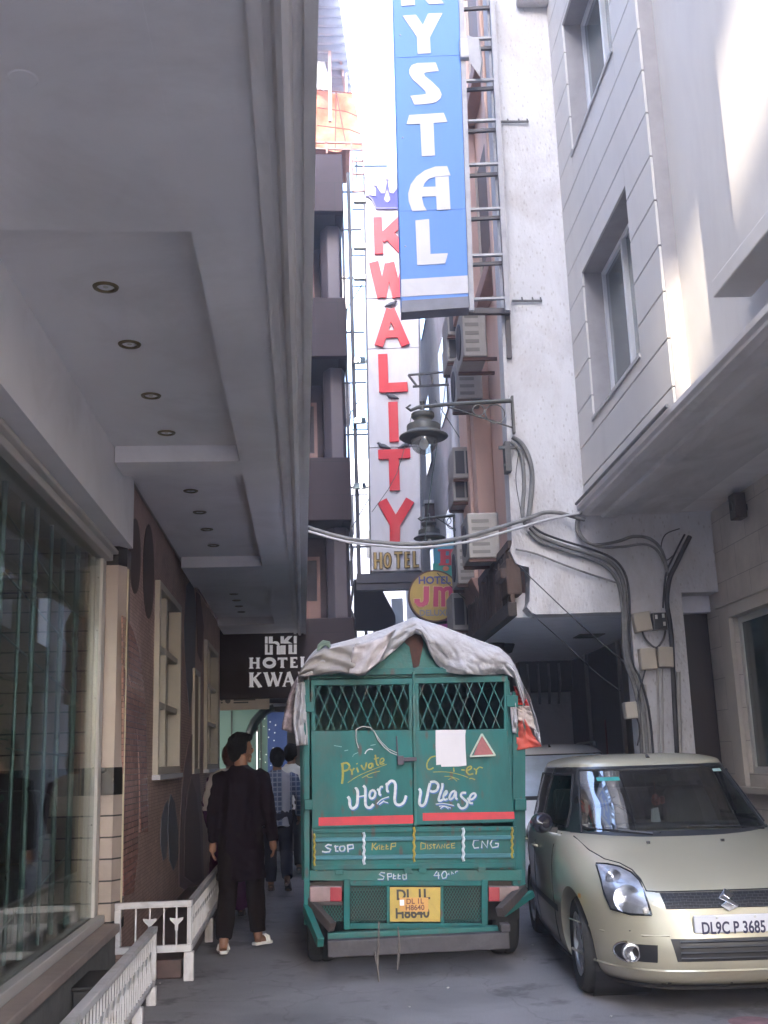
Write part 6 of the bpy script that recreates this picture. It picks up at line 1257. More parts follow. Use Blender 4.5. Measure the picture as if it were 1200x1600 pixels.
def curtain(u, v):
    x = lerp(468, 815, u); yt_ = poly_at(top, x); yb_ = poly_at(bot, x); p = onY(x, lerp(yt_, yb_, v), YT)
    fold = .05 * math.sin(v * 3.14159) + .028 * math.sin(x * .075 + v * 3.5) * v + noise.noise(Vector((x * .028, v * 2.2 + x * .012, 3.0))) * .07 * v * (1 - .3 * v) + abs(noise.noise(Vector((x * .05 - v * 2, v * 3, 8)))) * .06 * v - abs(noise.noise(Vector((x * .11 + v * 3, v * 5 - x * .03, 1)))) * .022 * v
    return Vector((p.x, YT - .062 - fold, p.z - .0))
q = MB(); q.grid(curtain, 190, 34); o = smoothed(q.build('rear_curtain', M_tarp, tp_, solid=0.003), 80)
# soiled patches bunched over the left half
def ctP(x, f): y = lerp(poly_at(top, x), poly_at(bot, x), f); return x, y
def patch(u, v):
    x = lerp(470, 556, u) + 10 * v * u; f = lerp(.18, .99, v); _, y = ctP(x, f); p = onY(x, y, YT)
    return Vector((p.x, YT - .155 - .035 * math.sin(u * 7 + v * 4) * v - .03 * abs(noise.noise(Vector((u * 4, v * 4, 2)))) - .02 * math.sin((u - v) * 11), p.z))
q = MB(); q.grid(patch, 30, 16); smoothed(q.build('soiled_patch', M_tarpd, tp_, solid=0.006), 80)
def patch2(u, v):
    x = lerp(545, 592, u) + lerp(6, 0, v) + 18 * (1 - v) * u; f = lerp(.25, 1.0, v) ; _, y = ctP(min(x, 640), min(1.0, f)); p = onY(x, y, YT)
    return Vector((p.x, YT - .20 - .02 * math.sin(u * 9 + v * 6) - .03 * noise.noise(Vector((u * 5, v * 5, 6))), p.z))
q = MB(); q.grid(patch2, 16, 14); smoothed(q.build('soiled_patch', mat('stained_tarpaulin', (0.42, 0.38, 0.38), 0.7, 0.2, 6, bump=0.5, bscale=10, dirt=(0.2, 0.16, 0.15), dirt_amt=0.6, dirt_scale=5), tp_, solid=0.006), 80)
q = MB(); P = [onY(x, y, YT - .12) for x, y in ((497, 1018), (500, 1010), (506, 1005), (513, 1006), (515, 1012))]; q.tube(P, [.012, .022, .026, .022, .01], 8); smoothed(q.build('knot', mat('knot_green', (0.16, 0.22, 0.17), 0.8, 0.3), tp_))
q = MB()
for s_ in range(2):
    def side(u, v, s_=s_):
        x = 468 if s_ == 0 else 815; p = onY(x, poly_at(top, x), YT); yy = YT + .05 + u * 3.0
        return Vector((p.x + (-.02 if s_ == 0 else .02) + (.05 * math.sin(u * 25) * v) * (1 if s_ else -1) * .5, yy, p.z - v * (.22 + .08 * math.sin(u * 9))))
    q.grid(side, 60, 6)
smoothed(q.build('side_skirt', M_tarp, tp_, solid=0.006), 80)
def flap(L_, Rr, m, Y, label, amp=.035, seed=1, name='tarpaulin_flap'):
    b_ = cloth((L_, Rr), amp, seed, 12, 22, Y); return smoothed(b_.build(name, m, tp_, solid=0.006), 80)
flap([(468, 1050), (455, 1075), (446, 1105), (441, 1140)], [(478, 1052), (474, 1085), (474, 1120), (470, 1150)], mat('patterned_rag', (0.30, 0.24, 0.25), 0.8, 0.5, 14, bump=0.4, bscale=12, dirt=(0.08, 0.06, 0.06), dirt_amt=0.8, dirt_scale=7), YT + .10, '', .05, 2)
flap([(464, 1068), (461, 1095), (459, 1130), (463, 1165)], [(476, 1066), (478, 1100), (479, 1130), (481, 1164)], M_tarp, YT - .03, '', .04, 5)
flap([(468, 1052), (466, 1062), (466, 1075)], [(482, 1046), (484, 1062), (485, 1098)], M_tarpd, YT + .02, '', .02, 9)
flap([(800, 1048), (814, 1076), (823, 1100), (831, 1126), (836, 1152)], [(816, 1068), (829, 1095), (837, 1120), (843, 1145), (847, 1167)], M_tarp, YT + .0, '', .04, 3)
flap([(797, 1100), (799, 1130), (801, 1145)], [(806, 1098), (809, 1128), (807, 1146)], M_tarp, YT - .03, '', .02, 4)
flap([(803, 1072), (807, 1090), (806, 1100)], [(812, 1074), (822, 1092), (826, 1103)], mat('red_tarpaulin', (0.58, 0.045, 0.04), 0.55, 0.2, 5, bump=0.4, bscale=10), YT - .015, '', .03, 6)
flap([(808, 1122), (807, 1145), (808, 1172)], [(820, 1124), (833, 1150), (846, 1166)], mat('orange_tarpaulin', (0.48, 0.085, 0.06), 0.55, 0.25, 5, bump=0.4, bscale=10), YT - .01, '', .03, 7)
flap([(807, 1103), (809, 1112), (808, 1124)], [(826, 1103), (832, 1118), (836, 1140)], mat('dirty_white_rag', (0.42, 0.36, 0.33), 0.8, 0.3, 8, bump=0.4), YT - .02, '', .025, 8)
# ================================================================ CARS
def sgp(v, e): return math.copysign(abs(v) ** e, v)
class Loft:
    """stack of super-elliptic outlines; rows: z, y_front, y_rear, half width, exponent"""
    def __init__(s, rows): s.rows = rows
    def par(s, z):
        r = s.rows
        if z <= r[0][0]: return r[0][1:]
        for i in range(len(r) - 1):
            if z <= r[i + 1][0]:
                p0 = r[max(i - 1, 0)]; p1 = r[i]; p2 = r[i + 1]; p3 = r[min(i + 2, len(r) - 1)]; h = p2[0] - p1[0]; t = (z - p1[0]) / h; out = []
                for k in range(1, 5):
                    m1 = (p2[k] - p0[k]) / (p2[0] - p0[0]) * h; m2 = (p3[k] - p1[k]) / (p3[0] - p1[0]) * h; d = p2[k] - p1[k]
                    if (p1[k] - p0[k]) * d <= 0 and i > 0: m1 = 0
                    if (p3[k] - p2[k]) * d <= 0 and i + 2 < len(r): m2 = 0
                    m1 = max(-3 * abs(d), min(3 * abs(d), m1)); m2 = max(-3 * abs(d), min(3 * abs(d), m2))
                    out.append((2 * t ** 3 - 3 * t * t + 1) * p1[k] + (t ** 3 - 2 * t * t + t) * m1 + (-2 * t ** 3 + 3 * t * t) * p2[k] + (t ** 3 - t * t) * m2)
                return out
        return r[-1][1:]
    def pt(s, t, z, off=0.0):
        yf, yr, hw, n = s.par(z); yc = (yf + yr) / 2; hl = (yr - yf) / 2; c, q = math.cos(t), math.sin(t); e = 2 / n
        return Vector(((hw + off) * sgp(c, e), yc + (hl + off) * sgp(q, e), z))
    def front(s, x, z, off=0.0):
        yf, yr, hw, n = s.par(z); yc = (yf + yr) / 2; hl = (yr - yf) / 2; hw += off; hl += off
        return Vector((x, yc - hl * max(0.0, 1 - min(1, abs(x) / hw) ** n) ** (1 / n), z))
    def side(s, sx, y, z, off=0.0):
        yf, yr, hw, n = s.par(z); yc = (yf + yr) / 2; hl = (yr - yf) / 2; hw += off; hl += off
        return Vector((sx * hw * max(0.0, 1 - min(1, abs(y - yc) / hl) ** n) ** (1 / n), y, z))
    def mesh(s, zs, n=128, cap_low=True, cap_top=True):
        q = MB(); ts = []
        for i in range(n):
            a = 2 * math.pi * i / n; ts.append(a - 0.12 * math.sin(4 * a) * 0)
        vs = [s.pt(t, z) for z in zs for t in ts]; fs = []
        for j in range(len(zs) - 1):
            for i in range(n): fs.append((j * n + i, j * n + (i + 1) % n, (j + 1) * n + (i + 1) % n, (j + 1) * n + i))
        if cap_low: fs.append(tuple(range(n))[::-1])
        if cap_top: fs.append(tuple((len(zs) - 1) * n + i for i in range(n)))
        q.add(vs, fs); return q
def rows_patch(loft, rows, off, nu=14, nv=14, th=0.004):
    """patch on the front of a loft between left and right edges given per height: (z, x_left, x_right)"""
    rows = sorted(rows)
    def at(v):
        z = lerp(rows[0][0], rows[-1][0], v)
        for a, b in zip(rows, rows[1:]):
            if z <= b[0] + 1e-9: f = (z - a[0]) / (b[0] - a[0]); return z, lerp(a[1], b[1], f), lerp(a[2], b[2], f)
        return rows[-1]
    q = MB(); q.grid(lambda u, v: (lambda z, a, b: loft.front(lerp(a, b, u), z, off))(*at(v)), nu, nv)
    return q
def sidepatch(loft, sx, poly, off, nu=16, nv=10):
    """poly rows: (z, y0, y1)"""
    poly = sorted(poly)
    def at(v):
        z = lerp(poly[0][0], poly[-1][0], v)
        for a, b in zip(poly, poly[1:]):
            if z <= b[0] + 1e-9: f = (z - a[0]) / (b[0] - a[0]); return z, lerp(a[1], b[1], f), lerp(a[2], b[2], f)
        return poly[-1]
    q = MB(); q.grid(lambda u, v: (lambda z, a, b: loft.side(sx, lerp(a, b, u), z, off))(*at(v)), nu, nv)
    return q
def lineon(pts, r=0.004, n=5):
    q = MB(); q.tube(pts, r, n); return q
M_seam = mat('seam_black', (0.012, 0.012, 0.012), 0.7)
M_cglass = glass('car_glass', (0.55, 0.60, 0.58), 0.70)
M_lens = glass('headlamp_lens', (0.92, 0.93, 0.95), 0.25)
def paint_mat(name, col, metal=0.35):
    return mat(name, col, 0.34, 0.03, 3, metal=metal, coat=0.8, spec=0.5, dirt=tuple(c * .75 for c in col), dirt_amt=0.25, dirt_scale=1.5)

def hatchback(loc, rz, label, col, P, full=True):
    car = thing('parked_car', loc, label, 'car', None, rz)
    FR = WM[car.name]
    Mp = paint_mat(P['paint'], col, P.get('metal', .35))
    body = Loft(P['body']); cab = Loft(P['cab'])
    z0, z1 = P['body'][0][0], P['body'][-1][0]
    zs = [lerp(z0, z1, k / 44) for k in range(45)]
    q = body.mesh(zs, 160); bo = q.build('body', Mp, car, FR, smooth=True)
    # wheel arches cut out of the body
    cutters = []
    for y in P['axles']:
        for s in (-1, 1):
            c_ = MB(); c_.lathe([(.001, 0), (P['arch'], 0), (P['arch'], .45), (.001, .45)], (s * .60 - (.0 if s > 0 else .45), y, P['wr'] + .015), 40, 'x', cap=False)
            me = bpy.data.meshes.new('cut'); me.from_pydata([tuple(v) for v in c_.v], [], c_.f)
            bm = bmesh.new(); bm.from_mesh(me); bmesh.ops.remove_doubles(bm, verts=bm.verts, dist=1e-4); bmesh.ops.recalc_face_normals(bm, faces=bm.faces); bm.to_mesh(me); bm.free()
            co = bpy.data.objects.new('cut', me); COL.objects.link(co); co.parent = car; cutters.append(co)
            md = bo.modifiers.new('arch', 'BOOLEAN'); md.operation = 'DIFFERENCE'; md.object = co; md.solver = 'EXACT'
    bpy.context.view_layer.update()
    dg = bpy.context.evaluated_depsgraph_get()
    new = bpy.data.meshes.new_from_object(bo.evaluated_get(dg)); bo.modifiers.clear(); bo.data = new
    for c_ in cutters: bpy.data.objects.remove(c_)
    smoothed(bo, 50)
    for y in P['axles']:
        for s in (-1, 1):
            wheel(car_frame(car), s * P['track'], y, P['wr'], .175, s, 'wheel', .66, 7, mat('alloy', (0.42, 0.42, 0.43), 0.35, 0.1, 6, metal=0.7)) if False else cwheel(car, FR, s * P['track'], y, P['wr'], s)
            lq = MB(); lq.lathe([(P['arch'] - .004, 0), (P['arch'] - .004, s * -.36), (.05, s * -.36)], (s * (P['track'] + .03), y, P['wr'] + .015), 30, 'x', cap=False); lq.build('arch_liner', M_black, car, FR)
    # greenhouse
    cz0, cz1 = P['cab'][0][0], P['cab'][-1][0]; zg = P['glass_top']
    q = cab.mesh([lerp(cz0, zg, k / 48) for k in range(49)], 320, False, False)
    W = P['wind']
    def span(rows, z):
        rows = sorted(rows)
        if z < rows[0][0] or z > rows[-1][0]: return None
        for u_, v_ in zip(rows, rows[1:]):
            if z <= v_[0]: f = (z - u_[0]) / (v_[0] - u_[0]); return lerp(u_[1], v_[1], f), lerp(u_[2], v_[2], f)
    def open_(f):
        c_ = sum((q.v[i] for i in f), Vector()) / len(f); w_ = span(W, c_.z); ym = cab.front(0, c_.z).y + .42
        if w_ and c_.y < ym and w_[0] < c_.x < w_[1]: return True
        for nm, rows in P['sidewin']:
            w_ = span(rows, c_.z)
            if w_ and w_[0] < c_.y < w_[1] and abs(c_.x) > .3 and not (c_.y < ym - .25 and abs(c_.x) < .5): return True
        return False
    q.f = [f for f in q.f if not open_(f)]; q.m = [0] * len(q.f)
    smoothed(q.build('pillars', mat('pillar_black', (0.012, 0.012, 0.014), 0.25, 0.1, 4, coat=0.4) if P.get('black_pillars') else Mp, car, FR), 60)
    q = cab.mesh([lerp(zg, cz1, (k / 14) ** .8) for k in range(15)], 128); q2 = smoothed(q.build('roof', Mp, car, FR), 60)
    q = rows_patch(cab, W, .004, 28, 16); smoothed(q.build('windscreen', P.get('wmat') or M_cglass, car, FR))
    for s in (-1, 1):
        for (nm, rows) in P['sidewin']:
            q = sidepatch(cab, s, rows, .004); smoothed(q.build('side_window', M_cglass, car, FR))
    # seals round the glass, cabin furniture
    q = MB(); e_ = [cab.front(lerp(a_[1], b_[1], k / 6), lerp(a_[0], b_[0], k / 6), .004) for a_, b_ in zip(W, W[1:]) for k in range(7)] + [cab.front(lerp(W[-1][1], W[-1][2], k / 12), W[-1][0], .004) for k in range(13)] + [cab.front(lerp(b_[2], a_[2], k / 6), lerp(b_[0], a_[0], k / 6), .004) for a_, b_ in list(zip(W, W[1:]))[::-1] for k in range(7)]
    q.tube(e_, .010, 5)
    for s in (-1, 1):
        for nm, rows in P['sidewin']:
            e_ = [cab.side(s, r_[1], r_[0], .004) for r_ in rows] + [cab.side(s, lerp(rows[-1][1], rows[-1][2], k / 5), rows[-1][0], .004) for k in range(6)] + [cab.side(s, r_[2], r_[0], .004) for r_ in rows[::-1]]; q.tube(e_ + [e_[0]], .009, 5)
    q.build('window_seal', M_seam, car, FR)
    M_seat = mat('seat_fabric', (0.16, 0.15, 0.14), 0.85, 0.2, 12); zb_ = P['body'][-1][0]
    for sx in (-.36, .36):
        q = MB(); q.prism([(-.22, 0), (.22, 0), (.20, .24), (.14, .30), (-.14, .30), (-.20, .24)], lambda u, v: (sx + u, .12 + v * .25, zb_ + v - .03), lambda u, v: (sx + u, .24 + v * .25, zb_ + v - .03)); so = q.build('front_seat', M_seat, car, FR, bevel=0.03)
        q = MB(); q.box(sx - .12, sx + .12, .22, .30, zb_ + .30, zb_ + .44); o = q.build('headrest', M_seat, car, FR, bevel=0.035); o.parent = so
    q = MB(); q.box(-.58, .58, .98, 1.12, zb_ - .02, zb_ + .24); q.build('rear_seat', M_seat, car, FR, bevel=0.03)
    q = MB(); q.box(-.60, .60, -.62, -.36, zb_ + .002, zb_ + .035); q.build('dashboard', mat('dash_grey', (0.05, 0.05, 0.052), 0.7, 0.15), car, FR, bevel=0.015)
    q = MB(); q.tube([(-.36 + .17 * math.cos(k * .3927), -.28 + .05 * math.sin(k * .3927), zb_ + .02 + .15 * math.sin(k * .3927)) for k in range(17)], .014, 6); q.build('steering_wheel', M_black, car, FR)
    q = MB(); zm = P['glass_top'] - .10; q.box(-.11, .11, -.14, -.11, zm - .03, zm + .03); q.build('rear_view_mirror', M_black, car, FR, bevel=0.01)
    return car, FR, body, cab, Mp
def cwheel(car, FR, x, y, r, s):
    wdt = .18; rimr = .64
    t_ = MB(); t_.lathe([(r * rimr, -wdt / 2 + .015), (r * .90, -wdt / 2), (r * .97, -wdt / 2 + .02), (r, -wdt / 2 + .045), (r, wdt / 2 - .045), (r * .97, wdt / 2 - .02), (r * .90, wdt / 2), (r * rimr, wdt / 2 - .015)], (x, y, r), 44, 'x', cap=False)
    rm = MB()
    rm.lathe([(r * rimr + .005, s * (wdt / 2 - .008)), (r * rimr - .018, s * (wdt / 2 - .012)), (r * rimr - .03, s * .03), (r * rimr - .03, -s * .06)], (x, y, r), 36, 'x', cap=False)
    rm.lathe([(r * .2, s * (wdt / 2 - .05)), (r * .17, s * (wdt / 2 - .018)), (.001, s * (wdt / 2 - .012))], (x, y, r), 20, 'x', cap=False)
    for k in range(7):
        t = 6.2832 * k / 7 + .3; tn = Vector((0, -math.sin(t), math.cos(t))); rd = Vector((0, math.cos(t), math.sin(t))); c_ = Vector((x + s * (wdt / 2 - .045), y, r)); dx = Vector((s * .024, 0, 0))
        P4 = [c_ + rd * r * .15 - tn * r * .07, c_ + rd * r * .15 + tn * r * .07, c_ + rd * (r * rimr - .015) + tn * r * .12, c_ + rd * (r * rimr - .015) - tn * r * .12]
        rm.add(P4 + [p + dx for p in P4], [(0, 1, 2, 3), (7, 6, 5, 4), (0, 4, 5, 1), (1, 5, 6, 2), (2, 6, 7, 3), (3, 7, 4, 0)])
    o = smoothed(rm.build('wheel', mat('alloy_silver', (0.36, 0.36, 0.37), 0.35, 0.15, 8, metal=0.7, dirt=(.12, .11, .1), dirt_amt=.4), car, FR), 35)
    bk = MB(); bk.lathe([(r * rimr, -s * .03), (.001, -s * .03)], (x, y, r), 24, 'x', cap=False); q = bk.build('spoke_shade_disc', M_black, car, FR); q.name = 'wheel_shade_disc'; q.parent = o  # black disc stands in for the shade behind the spokes
    q = smoothed(t_.build('tyre', M_rubber, car, FR), 35); q.parent = o

GOLD = dict(paint='champagne_paint', metal=0.35, wr=.295, arch=.335, track=.70, axles=(-1.07, 1.32), black_pillars=True, glass_top=1.385,
    body=[(.13, -1.66, 1.70, .74, 3.4), (.17, -1.78, 1.77, .79, 3.5), (.25, -1.835, 1.81, .82, 3.6), (.36, -1.85, 1.83, .838, 3.6), (.46, -1.835, 1.83, .845, 3.7), (.54, -1.815, 1.83, .848, 3.8), (.62, -1.785, 1.82, .848, 3.9), (.68, -1.72, 1.82, .846, 4.0), (.74, -1.58, 1.81, .842, 4.2), (.80, -1.40, 1.80, .835, 4.4), (.86, -1.18, 1.79, .825, 4.6), (.905, -1.0, 1.78, .81, 4.6), (.935, -.88, 1.76, .785, 4.5), (.95, -.80, 1.72, .74, 4.5)],
    cab=[(.92, -.92, 1.76, .775, 3.6), (1.05, -.70, 1.74, .742, 3.6), (1.2, -.47, 1.68, .70, 3.6), (1.34, -.25, 1.60, .655, 3.6), (1.385, -.18, 1.56, .638, 3.6), (1.42, -.11, 1.50, .60, 4.4), (1.445, -.02, 1.42, .53, 4.0), (1.463, .12, 1.28, .42, 3.6), (1.472, .32, 1.05, .26, 3.2)],
    wind=[(.945, -.64, .64), (1.36, -.54, .54)],
    sidewin=[('front', [(.975, -.42, .42), (1.10, -.32, .42), (1.33, -.05, .42)]), ('rear', [(.985, .52, 1.18), (1.33, .52, 1.10)])])
car, FR, B, C, Mp = hatchback((2.35, 8.36, 0), R(-3.0), 'champagne gold hatchback facing the viewer with plate DL9C P 3685', (0.46, 0.425, 0.315), GOLD)
# bonnet shut line, grille, emblem, lights, plate, intake
q = MB()
for s in (-1, 1):
    q.tube([B.front(s * x, z, .001) for x, z in ((.38, .672), (.448, .677), (.452, .73), (.474, .775), (.525, .806), (.60, .824), (.66, .865), (.70, .93))], .0045, 5)
q.tube([B.front(x / 10 * .40, .672, .001) for x in range(-10, 11)], .005, 5)
q.build('bonnet_seam', M_seam, car, FR)
for s in (-1, 1):
    rows = [(.552, s * .447, s * .56), (.572, s * .45, s * .655), (.65, s * .462, s * .676), (.727, s * .462, s * .672), (.765, s * .485, s * .668), (.79, s * .535, s * .665), (.802, s * .60, s * .660)]
    q = rows_patch(B, rows, .002, 18, 18); hl_ = smoothed(q.build('headlight', mat('lamp_housing', (0.62, 0.62, 0.64), 0.3, 0.2, 14, metal=0.8), car, FR))
    q = rows_patch(B, rows, .012, 18, 18); o = smoothed(q.build('lens', M_lens, car, FR)); o.parent = hl_
    e_ = [B.front(r_[1], r_[0], .006) for r_ in rows] + [B.front(r_[2], r_[0], .006) for r_ in reversed(rows)]
    q = lineon(e_ + [e_[0]], .006); o = q.build('lamp_seal', M_seam, car, FR); o.parent = hl_
    for (x_, z_, rad) in ((.565, .635, .082), (.60, .735, .052)):
        c_ = B.front(s * x_, z_, -.012); q = MB(); q.lathe([(rad, -.028), (rad * .97, -.026), (rad * .8, .0), (rad * .5, .02), (.014, .028), (.012, -.01), (.001, -.014)], c_, 22, 'y', cap=False); o = smoothed(q.build('reflector', M_chrome, car, FR), 50); o.parent = hl_
    c_ = B.front(s * .475, .575, .004); q = MB(); q.lathe([(.022, -.004), (.015, -.012), (.001, -.014)], c_, 12, 'y', cap=False); o = q.build('indicator', mat('clear_bulb', (.6, .55, .5), .2), car, FR); o.parent = hl_
    # fog lamp in its dark recess
    fr = [(.292, s * .44, s * .62), (.307, s * .438, s * .645), (.337, s * .436, s * .655), (.369, s * .434, s * .645), (.389, s * .432, s * .62)]
    q = rows_patch(B, fr, .002, 14, 8); fo = smoothed(q.build('fog_light_recess', M_black, car, FR))
    c_ = B.front(s * .575, .341, .004) + Vector((0, -.016, 0)); q = MB(); q.lathe([(.052, .03), (.052, .01), (.052, -.02), (.042, -.022), (.040, -.008), (.02, .006), (.001, .008)], c_, 22, 'y', cap=False); o = smoothed(q.build('fog_light', mat('fog_reflector', (.45, .45, .46), .2, .2, 20, metal=.8), car, FR), 40); o.parent = fo
    q = MB(); rim = [B.front(s * (.585 + .068 * math.cos(a * .2618)), .341 + .056 * math.sin(a * .2618), .004) for a in range(-6 if s > 0 else -6, 7)]; q.tube(rim, .006, 6); o = q.build('chrome_rim', M_chrome, car, FR); o.parent = fo
    q = sidepatch(B, s, [(.60, -1.30, -1.26), (.625, -1.30, -1.26)], .004, 4, 3); q.build('side_repeater', mat('amber_lens', (.5, .2, .02), .3), car, FR)
gr = [(.583, -.362, .362), (.62, -.37, .37), (.668, -.38, .38)]
q = rows_patch(B, gr, .003, 24, 8); go = smoothed(q.build('grille', mat('grille_black', (0.010, 0.010, 0.012), 0.5), car, FR))
q = MB()
for k in range(6):
    z = .588 + k * .0155; q.tube([B.front(x / 12 * (.36 + (z - .583) * .2), z, .007) for x in range(-12, 13)], .0028, 4)
    for j in range(-11, 12):
        xx = (j + (.5 if k % 2 else 0)) * .034
        if abs(xx) < .36 and k < 5: q.tube([B.front(xx, z, .007), B.front(xx, z + .0155, .007)], .0022, 4)
o = q.build('grille_mesh', mat('grille_grey', (0.05, 0.05, 0.055), 0.4), car, FR); o.parent = go
def emb(poly, lay):
    q.prism([(u * .00108, .627 - v * .00108) for u, v in poly], lambda u, v: B.front(u, v, .0) + Vector((0, -.022 - lay, 0)), lambda u, v: B.front(u, v, 0) + Vector((0, -.006, 0)))
q = MB(); emb([(-48, -10), (6, -52), (44, -28), (10, -4), (-14, -22)], 0); emb([(-48, -10), (-12, -20), (50, 26), (42, 40), (4, 16)], .001); emb([(48, 34), (-6, 56), (-46, 26), (-10, 6), (14, 28)], .002)
o = q.build('emblem', M_chrome, car, FR, bevel=0.002); o.parent = go
q = MB(); PZ = (.455, .552); q.prism([(-.225, PZ[0]), (.225, PZ[0]), (.225, PZ[1]), (-.225, PZ[1])], lambda u, v: Vector((u, B.front(.03, .44).y - .022, v)), lambda u, v: Vector((u, B.front(.03, .44).y - .010, v))); po = q.build('number_plate', mat('plate_white', (0.66, 0.66, 0.68), 0.35, 0.04, 6), car, FR, bevel=0.006)
q = MB(); q.text('DL9C P 3685', .092, FR @ textM(.0, B.front(.03, .44).y - .0225, .479), .0012, .0022, sx=.72, spacing=1.02); o = q.build('plate_text', mat('plate_navy', (0.02, 0.018, 0.06), 0.5), car); o.parent = po
q = MB()
for x in (-.09, .13): q.lathe([(.008, 0), (.006, -.005), (.001, -.006)], (x, B.front(.03, .44).y - .022, .538), 8, 'y', cap=False)
o = q.build('plate_bolts', M_alu, car, FR); o.parent = po
lw_ = [(.30, -.332, .332), (.36, -.345, .345), (.424, -.36, .36)]
q = rows_patch(B, lw_, .003, 22, 8); io = smoothed(q.build('lower_intake', M_black, car, FR))
q = MB()
for k in range(4): z = .318 + k * .030; q.tube([B.front(x / 10 * .31, z, .010) for x in range(-10, 11)], .007, 5)
o = q.build('intake_slats', mat('slat_black', (0.03, 0.03, 0.032), 0.45), car, FR); o.parent = io
q = MB()
for L_, s in (([(-.84, .44), (-.70, .438), (-.5, .438), (-.36, .44)], 1), ([(.36, .44), (.5, .438), (.70, .438), (.82, .44)], 1)): q.tube([B.front(max(-.82, min(.82, x)), z, .001) for x, z in L_], .006, 5)
q.tube([B.front(x / 14 * .80, .245, .002) for x in range(-14, 15)], .009, 6)
q.build('bumper_crease', Mp, car, FR)
q = MB(); q.grid(lambda u, v: B.front(lerp(-.79, .79, u), lerp(.115, .165, v), .012), 30, 3); q.build('bumper_lip', mat('scuffed_black', (0.03, 0.028, 0.027), 0.7, 0.3, 8, dirt=(.15, .14, .13), dirt_amt=.5, dirt_scale=6), car, FR)
q = MB()
for x, z, w_ in ((-.40, .165, .012), (-.37, .172, .01), (-.02, .17, .006), (.2, .185, .02), (-.57, .46, .004)): p = B.front(x, z, .003); q.box(p.x - w_, p.x + w_, p.y - .004, p.y + .004, p.z - .003, p.z + .003)
q.build('paint_scuffs', M_black, car, FR)
# washer jets, wipers, cowl, stickers
q = MB()
for x in (-.27, .22): p = B.front(x, .895, .006); q.box(p.x - .010, p.x + .010, p.y - .01, p.y + .014, p.z - .002, p.z + .014)
q.build('washer_jets', M_black, car, FR)
q = MB(); q.grid(lambda u, v: C.front(lerp(-.70, .70, u), lerp(.922, .958, v), .008), 26, 3); q.build('wiper_cowl', M_black, car, FR)
q = MB()
for (x0, x1, zz_) in ((-.20, -.62, .975), (.10, -.33, .99) if False else (.60, .06, .985)):
    q.tube([C.front(x0, .945, .018), C.front(lerp(x0, x1, .5), lerp(.945, zz_, .75), .024), C.front(x1, zz_, .016)], [.010, .008, .006], 6); q.tube([C.front(x0 + .06, .95, .014), C.front(x1 + .02, zz_ + .004, .012)], .006, 5)
q.build('wipers', M_black, car, FR)
for nm, (xa, xb, za, zb_, m) in dict(sticker_teal=(-.44, -.28, 1.285, 1.31, mat('sticker_teal', (.02, .25, .22), .3)), sticker_right=(.44, .52, 1.325, 1.345, mat('sticker_pale', (.35, .5, .45), .3))).items():
    q = MB(); q.grid(lambda u, v: C.front(lerp(xa, xb, u), lerp(za, zb_, v), .006), 3, 2); q.build('windscreen_sticker', m, car, FR)
# things seen through the glass: papers and decoration on the mirror
q = MB(); q.tube([(.0, -.19, 1.27), (.0, -.19, 1.17)], .003, 4); q.lathe([(.001, -.05), (.03, -.04), (.035, .0), (.02, .03), (.001, .04)], (0, -.19, 1.14), 9); q.lathe([(.001, -.03), (.022, -.02), (.022, .02), (.001, .03)], (.05, -.17, 1.13), 8); q.build('hanging_charm', mat('charm_red', (.22, .05, .04), .4, .9, 40), car, FR)
q = MB(); q.prism([(-.10, .0), (-.03, .0), (-.035, .10), (-.085, .09)], lambda u, v: (u, -.42 + v * .2, .99 + v), lambda u, v: (u, -.415 + v * .2, .99 + v)); q.build('dash_paper', mat('dash_paper', (.6, .6, .58), .7), car, FR)
# antenna, mirrors, handles, door seams, tail lights, side strip
q = MB(); q.tube([(0, -.05, 1.435), (0, -.02, 1.455), (0, .03, 1.462)], [.016, .012, .004], 8); q.tube([(0, -.02, 1.452), (0, .05, 1.475)], [.006, .003], 6); q.build('antenna', M_black, car, FR)
for s in (-1, 1):
    q = MB(); vs = []
    def shell(u, v, s=s):
        a = u * 6.2832; b_ = (v - .5) * 3.1416; r_ = max(0, math.cos(b_)) ** .45
        return Vector((s * (.865 + .085 * math.cos(a) * r_ * 1.0 + .03), -.50 + .075 * math.sin(b_) - .02 * math.cos(a), 1.015 + .072 * math.sin(a) * r_))
    q.grid(shell, 24, 12, cu=True); mo = smoothed(q.build('door_mirror', mat('mirror_black', (0.012, 0.012, 0.02), 0.15, 0.1, 4, coat=0.6), car, FR))
    q = MB(); q.bar((s * .79, -.47, .96), (s * .865, -.485, .975), .05, .04); o = q.build('mirror_arm', M_black, car, FR); o.parent = mo
    q = MB()
    for (ya, za, yb, zb_) in ((-.46, .935, -.52, .50), (-.52, .50, -.50, .22), (.47, .94, .46, .25), (1.22, .94, 1.05, .62)): q.tube([B.side(s, lerp(ya, yb, k / 6), lerp(za, zb_, k / 6), .0005) for k in range(7)], .0035, 4)
    q.build('door_seams', M_seam, car, FR)
    for y in (.34, 1.10): q = MB(); q.tube([B.side(s, y - .09, .80, .012), B.side(s, y - .05, .80, .03), B.side(s, y + .05, .80, .03), B.side(s, y + .09, .80, .012)], .012, 6); q.build('door_handle', Mp, car, FR, smooth=True)
    q = sidepatch(B, s, [(.44, -.70, .95), (.485, -.70, .95)], .008, 20, 2); q.build('side_strip', mat('strip_black', (0.02, 0.02, 0.022), 0.5), car, FR)
    q = sidepatch(B, s, [(.62, 1.60, 1.70), (.90, 1.56, 1.70)], .004, 5, 8); q.build('tail_light', mat('tail_red', (.25, .01, .015), .2), car, FR)
    q = sidepatch(B, s, [(.17, -.68, .93), (.22, -.68, .93)], .006, 14, 2); q.build('sill_strip', M_black, car, FR)

